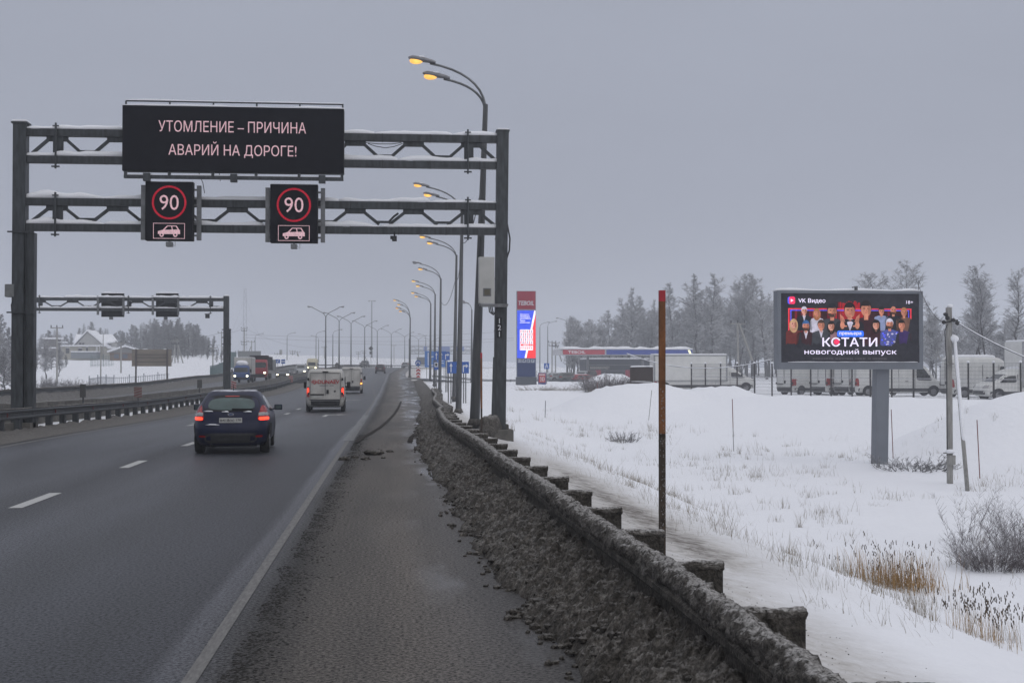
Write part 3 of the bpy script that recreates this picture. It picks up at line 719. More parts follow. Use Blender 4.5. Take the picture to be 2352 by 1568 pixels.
# message board
LEDBG = M('led_panel_black', (.008, .008, .012), .9, var=.15, scale=3, spec=.12)
LEDPINK = M('led_pink', (.55, .36, .39), .9, var=.2, scale=30, emit=.62, spec=.1)
LEDRED = M('led_red', (.30, .010, .024), .9, var=.25, scale=30, emit=.7, spec=.1)
BY = GY - .75
x0, za = XZ(280, 392, BY); x1, zb = XZ(790, 390, BY); zt = XZ(535, 246, BY)[1]; cx = (x0 + x1) / 2; bw = x1 - x0; bh = zt - za
t = thing('message_board', 'wide black electronic board with two lines of pink lettering on the near gantry', 'message board', (cx, BY, za))
MB().box((cx, BY + .2, (za + zt) / 2), (bw, .40, bh)).build('housing', BLACK, t, world=True, bevel=.02)
MB().box((cx, BY - .003, (za + zt) / 2), (bw - .06, .03, bh - .05)).build('screen', LEDBG, t, world=True)
for s_, px0, px1, py0, py1 in (('УТОМЛЕНИЕ – ПРИЧИНА', 364, 703, 279, 305), ('АВАРИЙ НА ДОРОГЕ!', 387, 681, 326, 363)):
    a = P(px0, (py0 + py1) / 2, BY - .02); b_ = P(px1, (py0 + py1) / 2, BY - .02); hh = P(px0, py0, BY).z - P(px0, py1, BY).z
    c_ = (a + b_) / 2; text(s_, 'lettering', LEDPINK, t, Vector((c_.x, BY - .024, c_.z)) - t.location, width=b_.x - a.x, height=hh, bold=-.012)
m = MB(); snowline(m, (x0, BY + .18, zt), (x1, BY + .18, zt), .42, .07, .2, 4); m.build('snow', SNOW, t, smooth=True, world=True)
m = MB(); zq = zt + .16; m.bar((x0 + .1, BY + .1, zq), (x1 - .02, BY + .1, zq), .04, .04)
for k in range(6): m.bar((lerp(x0 + .1, x1 - .05, k / 5), BY + .1, zt - .05), (lerp(x0 + .1, x1 - .05, k / 5), BY + .1, zq), .05, .05)
m.build('top_rail', STEEL, t, world=True)
m = MB(); snowline(m, (x0 + .1, BY + .1, zq + .02), (x1 - .05, BY + .1, zq + .02), .06, .05, .15, 8); m.build('rail_snow', SNOW, t, smooth=True, world=True)
m = MB(); zq = za - .18; m.bar((x0 + .05, BY + .1, zq), (x1 - .02, BY + .1, zq), .14, .11)
for k in range(6):
    xx = lerp(x0 + .1, x1 - .07, k / 5); m.box((xx, BY + .1, za - .08), (.09, .12, .2))
for k in (.11, .5, .9): m.box((lerp(x0, x1, k), BY + .05, zq - .02), (.22, .2, .26))
m.build('service_rail', STEEL, t, world=True)
m = MB(); snowline(m, (x0 + .15, BY + .1, zq + .05), (x1 - .1, BY + .1, zq + .05), .12, .035, .15, 6); m.build('rail_snow', SNOW, t, smooth=True, world=True)
m = MB()
for pts in ([(455, 385), (458, 402), (466, 420), (470, 444)], [(504, 385), (504, 405), (506, 416)]): m.tube([P(a, b, BY + .3) for a, b in pts], .012, 5)
m.build('cable', CABLE, t, world=True)
# speed limit panels
def speed_panel(px0, px1, py0, py1, label):
    SY = GY - .55; x0, za = XZ(px0, py1, SY); x1, zt = XZ(px1, py0, SY); cx = (x0 + x1) / 2; wd = x1 - x0; ht = zt - za
    t = thing('speed_limit_panel', label, 'speed limit sign', (cx, SY, za), group='electronic speed limit panels on the near gantry')
    MB().box((cx, SY + .16, (za + zt) / 2), (wd, .32, ht)).build('housing', BLACK, t, world=True, bevel=.02)
    MB().box((cx, SY - .002, (za + zt) / 2), (wd - .05, .02, ht - .05)).build('screen', LEDBG, t, world=True)
    rz_ = zt - ht * .355; r0 = wd * .36; m = MB(); n = 48
    for k in range(n):
        a = 2 * pi * k / n; m.v += [(cx + cos(a) * r0 * .885, SY - .018, rz_ + sin(a) * r0 * .885), (cx + cos(a) * r0, SY - .018, rz_ + sin(a) * r0)]
    for k in range(n): q = 2 * k; m.f.append((q, q + 1, (q + 3) % (2 * n), (q + 2) % (2 * n)))
    m.build('red_ring', LEDRED, t, world=True)
    text('90', 'digits', LEDPINK, t, Vector((cx, SY - .018, rz_)) - t.location, width=wd * .40, height=ht * .255, bold=-.010)
    x2, x3, z2, z3 = cx - wd * .33, cx + wd * .33, za + ht * .03, za + ht * .295; e = .018; m = MB(); yy = SY - .018
    for a, b_, c_, d_ in ((x2, x3, z2, z2 + e), (x2, x3, z3 - e, z3), (x2, x2 + e, z2 + e, z3 - e), (x3 - e, x3, z2 + e, z3 - e)):
        m.poly([(a, yy, c_), (b_, yy, c_), (b_, yy, d_), (a, yy, d_)])
    w5, h5 = x3 - x2, z3 - z2
    U = lambda u, v: (x2 + w5 * u, yy - .003, z2 + h5 * v)
    m.poly([U(.15, .30), U(.85, .30), U(.85, .55), U(.80, .60), U(.30, .56), U(.15, .48)])
    for pts in ([(.30, .56), (.44, .84), (.47, .81), (.36, .57)], [(.44, .84), (.74, .84), (.74, .79), (.44, .79)], [(.74, .84), (.82, .58), (.78, .58), (.71, .80)], [(.57, .80), (.60, .80), (.62, .58), (.59, .58)]): m.poly([U(*p) for p in pts])
    for u in (.27, .70): m.poly([(x2 + w5 * u + cos(a * pi / 8) * h5 * .14, yy - .005, z2 + h5 * .25 + sin(a * pi / 8) * h5 * .14) for a in range(16)])
    m.build('car_symbol', LEDPINK, t, world=True)
    m = MB()
    for u in (.27, .70): m.poly([(x2 + w5 * u + cos(a * pi / 8) * h5 * .06, yy - .009, z2 + h5 * .25 + sin(a * pi / 8) * h5 * .06) for a in range(16)])
    m.build('wheel_centres', LEDBG, t, world=True)
    for sg in (-1, 1):
        xx = cx + sg * (wd / 2 + .10 + (.06 if sg > 0 else 0)); m = MB(); m.box((xx, SY + .24, (za + zt) / 2 - .03), (.14, .16, ht * .93))
        for k in (.1, .4, .62, .88): m.box((cx + sg * (wd / 2 + .03), SY + .24, za + ht * k), (.2, .06, .06))
        for zz in (zt2, zb2): m.box((xx, SY + .42, zz), (.1, .30, .08))
        m.build('bracket', GALV, t, world=True)
    m = MB(); m.box((cx, SY + .1, za - .12), (.2, .28, .15)).box((cx, SY + .1, za - .02), (.06, .06, .1)).tube([(cx + .1, SY, za - .1), (cx + .2, SY, za - .2), (cx + .2, SY, za - .02), (cx + .14, SY + .05, za)], .01, 5)
    m.build('sensor', GALV, t, world=True)
    m = MB(); snowline(m, (x0, SY + .16, zt - .005), (x1, SY + .16, zt - .005), .3, .03, .15, px0)
    m.build('snow', SNOW, t, smooth=True, world=True)
speed_panel(333, 444, 418, 552, 'electronic 90 speed panel over the left lane with wide bracket on its right')
speed_panel(620, 730, 424, 557, 'electronic 90 speed panel under the right half of the message board')
# things fixed to the gantry
t = thing('traffic_camera', 'small dark camera hanging under the lower beam right of the speed panels', 'camera', P(906, 546, GY - .1))
m = MB(); c = P(906, 548, GY - .2); m.box(c, (.16, .32, .16)).box(c + Vector((0, .1, .15)), (.05, .05, .2)).box(c + Vector((-.1, -.05, .03)), (.08, .2, .1)); m.build('camera_body', BLACK, t, world=True)
c = P(906, 548, GY - .38); MB().lathe([(-.02, .05), (.02, .06)], c, 12, 'y').build('lens', GLASS, t, world=True)
a = P(1100, 697, GY - .5); b_ = P(1136, 590, GY - .5)
t = thing('control_cabinet', 'white control cabinet on a bracket beside the right gantry post', 'cabinet', ((a.x + b_.x) / 2, GY - .4, a.z))
MB().box(((a.x + b_.x) / 2, GY - .3, (a.z + b_.z) / 2), (b_.x - a.x, .42, b_.z - a.z)).build('cabinet_body', M('cabinet_grey', (.42, .42, .40), .5, var=.1, scale=2), t, world=True, bevel=.02)
c = P(1119, 671, GY - .52); MB().box((c.x, GY - .515, c.z), (.27, .012, .27)).build('window_frame', GALV, t, world=True)
MB().box((c.x, GY - .525, c.z), (.19, .012, .19)).build('vent_window', M('vent_brown', (.09, .08, .05), .6), t, world=True)
c = P(1131, 700, GY - .4); MB().box((c.x + .05, GY - .3, c.z), (.95, .5, .06)).box((c.x + .05, GY - .56, c.z - .04), (.9, .05, .08)).build('shelf', GALV, t, world=True)
m = MB(); snowline(m, (a.x + .05, GY - .45, c.z + .03), (b_.x, GY - .45, c.z + .03), .12, .05, .1, 3); m.build('snow', SNOW, t, smooth=True, world=True)
m = MB()
for k in range(3): m.tube([(c.x - .12 + .05 * k, GY - .35, c.z - .02), (c.x - .10 + .06 * k, GY - .4, c.z - .24), (c.x + .03 + .02 * k, GY - .4, c.z - .34 + .03 * k), (c.x + .16, GY - .35, c.z - .22 + .04 * k), (c.x + .2, GY - .3, c.z + .0)], .022, 6)
m.build('cable', CABLE, t, world=True)
a = P(1147, 752, GY - .26)
t = thing('number_plate', 'narrow black plate reading 121 down the right gantry post', 'plate', a)
MB().box(a, (.17, .02, .70)).build('plate', BLACK, t, world=True)
for k, s_ in enumerate('121'): text(s_, 'digit', SIGNWHITE, t, Vector((0, -.016, .225 - .225 * k)), height=.165, bold=.012)
a = P(23, 667, GY - .2)
t = thing('junction_box', 'grey box fixed to the left gantry post with a drooping cable', 'junction box', a)
MB().box((a.x - .02, GY - .05, a.z), (.30, .34, .42)).build('box_body', M('box_grey', (.15, .155, .155), .6), t, world=True, bevel=.015)
MB().tube([P(30, 688, GY - .2), P(26, 700, GY - .2), P(27, 714, GY - .2), P(34, 724, GY - .2)], .02, 6).build('cable', CABLE, t, world=True)

# farther gantry over the opposite road, its panels seen from behind
G2 = 107.0
lx, _ = XZ(48, 690, G2); rx, _ = XZ(520, 690, G2); zt = XZ(520, 688.5, G2)[1]; zb = XZ(520, 712, G2)[1]
t = thing('gantry', 'farther gantry with one lattice beam spanning the opposite road', 'gantry', (rx, G2, roadz(G2)))
per = XZ(390, 690, G2)[0] - XZ(316, 690, G2)[0]
truss(t, lx, rx, G2, zt, zb, .24, per, XZ(92, 690, G2)[0] - lx, 21)
for px in (92, 296, 484): flange(t, XZ(px, 700, G2)[0], G2 - .0, zt, zb, .27)
zz = roadz(G2); ztop = XZ(520, 680, G2)[1]
for x in (lx, rx): MB().box((x, G2, (zz + ztop) / 2 - .2), (.42, .42, ztop - zz + .4)).build('post', STEEL, t, world=True)
zd = XZ(527, 755, G2)[1]; m = MB(); m.box((rx + .28, G2, (zz + zd) / 2), (.16, .3, zd - zz)); 
for py in (757, 775, 790): m.box((rx + .05, G2 - .24, XZ(527, py, G2)[1]), (.75, .08, .07))
m.build('cable_duct', STEEL, t, world=True)
m = MB(); snowline(m, (rx - .2, G2, ztop), (rx + .2, G2, ztop), .4, .08, .1, 2); m.build('snow_cap', SNOW, t, smooth=True, world=True)
for px, lb in ((259, 'back of an unlit sign panel on the left half of the farther gantry'), (384, 'back of an unlit sign panel on the right half of the farther gantry')):
    cx, zc = XZ(px, 700, G2 + .5); x0 = cx - .95; x1 = cx + .95
    q = thing('electronic_sign', lb, 'sign panel', (cx, G2 + .5, zc), group='sign panels seen from behind on the farther gantry')
    za, zq = XZ(px, 727, G2)[1], XZ(px, 673, G2)[1]
    MB().box((cx, G2 + .55, (za + zq) / 2), (1.75, .32, zq - za)).build('housing', BLACK, q, world=True)
    m = MB()
    for sg in (-1, 1): m.box((cx + sg * 1.0, G2 - .25, (za + zq) / 2 - .05), (.16, .14, zq - za - .35))
    for sg in (-1, 1): m.box((cx + sg * 1.0, G2 + .2, (za + zq) / 2 + .5), (.1, .9, .06))
    m.build('bracket', GALV, q, world=True)
    m = MB(); snowline(m, (cx - .88, G2 + .55, zq), (cx + .88, G2 + .55, zq), .32, .10, .2, px); snowline(m, (cx - 1.1, G2 - .2, zt + .16), (cx + 1.1, G2 - .2, zt + .16), .4, .12, .2, px + 1); m.build('snow', SNOW, q, smooth=True, world=True)
    MB().box((cx - .1, G2 + .4, za - .12), (.26, .3, .2)).build('sensor', GALV, q, world=True)
c = P(420, 640, 300)
t = thing('traffic_camera', 'pair of small cameras under the right end of the farther gantry beam', 'camera', P(477, 726, G2 - .2))
m = MB()
for px in (474, 479): m.box(P(px, 726, G2 - .25), (.13, .35, .32))
m.build('camera_body', BLACK, t, world=True)
MB().box(P(476, 721, G2 - .25), (.4, .06, .06)).build('mount', STEEL, t, world=True)

# ------------------------------------------------------------------ street lamps
SODIUM = M('sodium_lamp', (1.0, .47, .10), .4, var=.25, scale=3, emit=1.15)
UNLIT = M('lamp_lens', (.32, .33, .34), .3, var=.05)
HEAD = M('lamp_head_grey', (.20, .20, .21), .5, .1, var=.15)
def lamp_head(t, p, d, lit, big=1):
    """cobra head at p pointing along d (horizontal unit vector)"""
    p = Vector(p); d = Vector(d).normalized(); sd = Vector((-d.y, d.x, 0)); k = big
    m = MB(); L = .95 * k; st = [(0, .06, .06), (.12, .13, .09), (.45, .17, .13), (.8, .16, .12), (.95, .06, .05)]
    for a, w_, h_ in st:
        c = p + d * (a * L / .95) + Vector((0, 0, .16 * a * k))
        for j in range(10):
            q = 2 * pi * j / 10; m.v.append(tuple(c + sd * (cos(q) * w_ * k) + Vector((0, 0, (sin(q) * h_ if sin(q) > 0 else sin(q) * h_ * .35) * k))))
    for i in range(4):
        for j in range(10): a = i * 10 + j; b = i * 10 + (j + 1) % 10; m.f.append((a, b, b + 10, a + 10))
    m.f += [tuple(range(10)), tuple(range(40, 50))]
    h = m.build('lamp_head', HEAD, t, smooth=True)
    c = p + d * (.68 * k) + Vector((0, 0, .055 * k)); b = MB().ball((0, 0, 0), (.24 * k, .135 * k, .115 * k), 0, 0, 2); rz_ = math.atan2(d.y, d.x)
    b.v = [(c.x + x * cos(rz_) - y * sin(rz_), c.y + x * sin(rz_) + y * cos(rz_), c.z + z) for x, y, z in b.v]
    b.build('lamp_bowl', SODIUM if lit else UNLIT, h, smooth=True)
    if not lit or True:
        s = MB(); c = p + d * .5 * k + Vector((0, 0, .19 * k)); s.ball(c, (.12 * k, .12 * k, .05 * k), .2, 1, 2); s.build('snow', SNOW, h, smooth=True)
def arc(x0, z0, x1, z1, n=9):
    """quarter-ish curve from vertical at (x0,z0) bending to (x1,z1)"""
    pts = []
    for i in range(n + 1):
        u = i / n; a = (1 - u) ** 2; b = 2 * u * (1 - u); c = u * u; cxx, czz = x0, z1 - (z1 - z0) * .02 - abs(x1 - x0) * .16
        pts.append((a * x0 + b * cxx + c * x1, 0, a * z0 + b * czz + c * z1))
    return pts
def lamp_right(px_b, py_b, px_t, heads, Y, label, zbase=None):
    """heads: list of (px, py, lit) tips; pole from base pixel to px_t"""
    bx, bz = XZ(px_b, py_b, Y); bz = zbase if zbase is not None else bz
    t = thing('street_lamp', label, 'street lamp', (bx, Y, bz), group='lit street lamps along the right edge of the road')
    tx = XZ(px_t, 300, Y)[0] - bx; tips = []
    for hx, hy, lit in heads:
        x, z = XZ(hx, hy, Y); tips.append((x - bx, z - bz, lit))
    zt = min(z for _, z, _ in tips) - 1.0
    MB().tube([(0, 0, -.6), (0, 0, .02), (tx * .97, 0, zt)], [.185, .18, .085], 12).build('pole', LAMPPOLE, t, smooth=True)
    MB().tube([(tx * .02, 0, .02), (tx * .03, 0, .25)], [.30, .2], 10).build('base_collar', CRUST, t, smooth=True)
    for k, (x, z, lit) in enumerate(tips):
        a = arc(tx * (.97 + .03), zt - .3, x + .75, z - .12); a[0] = (tx * .97, 0, zt - .3)
        MB().tube([(p[0] - .02 * k, .06 * k, p[2]) for p in a], .042, 8).build('arm', GALV, t, smooth=True)
        lamp_head(t, (x + .95, .06 * k, z - .10), (-1, 0, 0), lit)
    return t
lamp_right(1090, 978, 1116, [(938, 137, 1), (971, 172, 1)], 45.5, 'leaning street lamp with two lit heads rising just behind the right gantry post')
lamp_right(1053, 948, 1062, [(949, 424, 1), (972, 446, 1)], 76, 'street lamp whose two lit heads show between the two gantry beams')
lamp_right(1043, 917, 1049, [(963, 543, 1), (980, 557, 1)], 106.7, 'street lamp with two lit heads just below the lower gantry beam')
lamp_right(1010, 900, 1013, [(947, 603, 0), (960, 617, 1)], 133.6, 'street lamp with its upper head dark and lower head lit')
lamp_right(998, 886, 1000, [(945, 645, 1), (955, 656, 1)], 160.6, 'street lamp with two lit heads just below the half-dark lamp')
lamp_right(988, 876, 990, [(944, 672, 1), (952, 680, 1)], 186, 'thin street lamp with two lit heads lowest of the row, left of the half-dark lamp')
lamp_right(941, 866, 943, [(903, 689, 1), (912, 699, 1), (908, 707, 1), (916, 714, 1)], 206, 'street lamp with four lit heads on the snowy island')
lamp_right(1083, 876, 1084, [(1052, 690, 1), (1062, 695, 0)], 190, 'distant street lamp with one lit head between the leaning lamp and the sign tower', roadz(193) - .6)
dl = None
DL = [(225, -12), (259, -11.2), (292, -10), (326, -7.8), (361, -5.2), (397, -1.5), (433, 2.8), (476, 8.1), (515, 14)]
ORD = ['nearest and tallest', 'second', 'third', 'fourth', 'fifth', 'sixth', 'seventh', 'eighth', 'ninth and farthest']
for i, (Y, X) in enumerate(DL):
    lb = ORD[i] + ' unlit double-arm street lamp in the row along the middle of the road'
    p = (X, Y, roadz(Y) - .1)
    if dl is None:
        dl = thing('double_street_lamp', lb, 'street lamp', p, group='unlit double-arm street lamps in the middle of the road')
        MB().tube([(0, 0, 0), (0, 0, 10.0)], [.16, .08], 10).build('pole', LAMPPOLE, dl, smooth=True)
        for sg in (-1, 1):
            a = [(0, 0, 9.9), (sg * .12, 0, 10.3), (sg * .55, 0, 10.75), (sg * 2.0, 0, 11.5), (sg * 2.4, 0, 11.75)]
            MB().tube(a, .05, 8).build('arm', LAMPPOLE, dl, smooth=True); lamp_head(dl, (sg * 2.2, 0, 11.68), (sg, 0, .0), 0)
    else: clone(dl, p, label=lb)
sl_ = None
for i, (px, py, Y, sg) in enumerate([(586, 766, 390, 1), (659.5, 764, 390, 1), (726, 760.5, 372, 1), (764.6, 757, 352, 1), (732, 771, 420, -1), (978, 767, 420, -1), (1240, 740, 330, 1), (1258, 738, 345, 1), (1302, 731, 300, -1), (512, 792, 470, -1)]):
    lb = ['faint single-arm lamp behind the truck pair', 'faint single-arm lamp above the parked grey sedan lane', 'faint single-arm lamp left of the nearest double-arm lamp', 'faint single-arm lamp between the first two double-arm lamps',
          'faint single-arm lamp with its arm to the left, left of the double-arm lamps', 'faint single-arm lamp beside the four-head lamp', 'unlit lamp just right of the sign tower', 'unlit lamp with its arm reaching right of its twin by the sign tower', 'unlit lamp in front of the trees by the canopy', 'faint single-arm lamp behind the farther gantry post'][i]
    x, z = XZ(px, py, Y); gz = ground(x, Y)
    if sl_ is None:
        sl_ = thing('street_lamp', lb, 'street lamp', (x, Y, z - 11), group='unlit single-arm street lamps in the distance')
        MB().tube([(0, 0, -3), (0, 0, 9.7)], [.17, .08], 8).build('pole', LAMPPOLE, sl_, smooth=True)
        MB().tube([(0, 0, 9.6), (.1, 0, 10.2), (.5, 0, 10.6), (1.8, 0, 11)], .05, 6).build('arm', LAMPPOLE, sl_, smooth=True); lamp_head(sl_, (1.6, 0, 10.93), (1, 0, 0), 0)
    else: clone(sl_, (x, Y, z - 11), rz=0 if sg > 0 else pi, label=lb)
x, z = XZ(854, 690, 700)
t = thing('mast_light', 'very tall faint mast with a cluster of floodlights above the double-arm lamps', 'mast', (x, 700, 2))
MB().tube([(0, 0, -2), (0, 0, z - 2)], [.55, .22], 10).build('mast_pole', LAMPPOLE, t, smooth=True)
m = MB(); m.lathe([(0, 1.3), (.12, 1.3)], (0, 0, z - 2.1), 16, 'z')
for k in range(8): m.box((1.7 * cos(k * pi / 4), 1.7 * sin(k * pi / 4), z - 2.3), (.7, .7, .6))
m.build('floodlight_ring', HEAD, t)

# ------------------------------------------------------------------ vehicles
TAIL = M('tail_light_red', (.30, .012, .012), .25, var=.1)
TAILLIT = M('tail_light_lit', (1.0, .05, .018), .3, var=.05, emit=2.0)
AMBER = M('indicator_lit', (1.0, .36, .06), .3, emit=2.5)
HEADLIT = M('headlight_lit', (1.0, .90, .62), .3, emit=4)
CLEAR = M('clear_lens', (.35, .34, .34), .2, var=.1)
CHROME = M('chrome', (.5, .5, .52), .2, .9)
PLATE = M('plate_white', (.50, .50, .48), .5, var=.1)
DIRTYWHITE = M('dirty_white_paint', (.46, .45, .425), .5, var=.18, scale=1.6, streak=(1, 1, .8))
TRIM = M('grey_trim', (.03, .03, .033), .7, var=.25)
INK = M('dark_lettering', (.02, .02, .025), .6)
GREENGLASS = M('green_tinted_glass', (.030, .060, .058), .10, var=.35, scale=2.5)
class Body:
    """stack of superellipse outlines (z, y_rear, y_front, half_width)"""
    def __init__(s, levels, n=6): s.L = levels; s.n = n
    def at(s, z):
        L = s.L
        if z <= L[0][0]: return L[0][1:]
        for a, b in zip(L, L[1:]):
            if z <= b[0]:
                t = (z - a[0]) / (b[0] - a[0]); return tuple(lerp(p, q, t) for p, q in zip(a[1:], b[1:]))
        return L[-1][1:]
    def mesh(s, N=56, sub=2):
        m = MB(); zs = []
        for a, b in zip(s.L, s.L[1:]): zs += [lerp(a[0], b[0], k / sub) for k in range(sub)]
        zs.append(s.L[-1][0]); e = 2 / s.n
        for z in zs:
            yr, yf, hw = s.at(z); yc, hl = (yr + yf) / 2, (yf - yr) / 2
            for k in range(N):
                a = 2 * pi * (k + .5) / N; c, q = cos(a), sin(a)
                m.v.append((hw * math.copysign(abs(c) ** e, c), yc + hl * math.copysign(abs(q) ** e, q), z))
        for i in range(len(zs) - 1):
            for k in range(N): a = i * N + k; b = i * N + (k + 1) % N; m.f.append((a, b, b + N, a + N))
        m.f += [tuple(range(N)), tuple(range((len(zs) - 1) * N, len(zs) * N))]
        return m
    def rear(s, x, z, off=.008, front=False):
        yr, yf, hw = s.at(z); yc, hl = (yr + yf) / 2, (yf - yr) / 2; k = max(0, 1 - abs(min(1, abs(x / hw))) ** s.n) ** (1 / s.n)
        return (x, yc + hl * k + off, z) if front else (x, yc - hl * k - off, z)
    def side(s, y, z, sg, off=.008):
        yr, yf, hw = s.at(z); yc, hl = (yr + yf) / 2, (yf - yr) / 2; k = max(0, 1 - min(1, abs((y - yc) / hl)) ** s.n) ** (1 / s.n)
        return (sg * (hw * k + off), y, z)
    def patch(s, where, quad, rnd=8, off=.008, N=32, rings=4):
        """rounded patch on 'rear','front','left','right'; quad = 4 (a,z) corners bl, br, tr, tl"""
        m = MB(); e = 2 / rnd
        def mp(u, v):
            a = lerp(lerp(quad[0][0], quad[1][0], u), lerp(quad[3][0], quad[2][0], u), v); z = lerp(lerp(quad[0][1], quad[1][1], u), lerp(quad[3][1], quad[2][1], u), v)
            if where == 'rear': return s.rear(a, z, off)
            if where == 'front': return s.rear(a, z, off, True)
            return s.side(a, z, -1 if where == 'left' else 1, off)
        m.v.append(mp(.5, .5))
        for r in range(1, rings + 1):
            for k in range(N):
                a = 2 * pi * k / N; c, q = cos(a), sin(a)
                m.v.append(mp(.5 + .5 * r / rings * math.copysign(abs(c) ** e, c), .5 + .5 * r / rings * math.copysign(abs(q) ** e, q)))
        for k in range(N): m.f.append((0, 1 + k, 1 + (k + 1) % N))
        for r in range(rings - 1):
            for k in range(N): a = 1 + r * N + k; b = 1 + r * N + (k + 1) % N; m.f.append((a, b, b + N, a + N))
        return m
def wheel(t, x, y, r, wd=.2):
    sg = 1 if x > 0 else -1
    tt = MB().lathe([(-wd / 2, r * .72), (-wd / 2, r * .93), (-wd * .35, r), (wd * .35, r), (wd / 2, r * .93), (wd / 2, r * .72)], (x, y, r), 24).build('wheel', RUBBER, t, smooth=False)
    m = MB().lathe([(0, r * .66), (sg * .012, r * .62), (sg * .0, r * .2), (sg * .02, r * .1)], (x + sg * (wd / 2 - .0), y, r), 20)
    m.build('rim', RIM, tt)
def sq(a0, a1, z0, z1): return [(a0, z0), (a1, z0), (a1, z1), (a0, z1)]
def roof_snow(t, b, z0, k=.9, h=.05, mat=SNOW, name='roof_snow'):
    yr, yf, hw = b.at(z0); yc, hl = (yr + yf) / 2, (yf - yr) / 2 * k; hw *= k; e = 2 / b.n; m = MB(); N = 40
    for j, (s_, dz) in enumerate(((1, -.03), (.98, h * .6), (.9, h), (.5, h * 1.1))):
        for q in range(N):
            a = 2 * pi * q / N; c, d = cos(a), sin(a); w_ = 1 + .04 * ns(c * 3, d * 3, j)
            m.v.append((hw * s_ * w_ * math.copysign(abs(c) ** e, c), yc + hl * s_ * w_ * math.copysign(abs(d) ** e, d), z0 + dz + .02 * ns(c * 2, d * 4, j)))
    for j in range(3):
        for q in range(N): a = j * N + q; b_ = j * N + (q + 1) % N; m.f.append((a, b_, b_ + N, a + N))
    m.f += [tuple(range(N)), tuple(range(3 * N, 4 * N))]
    return m.build(name, mat, t, smooth=True)
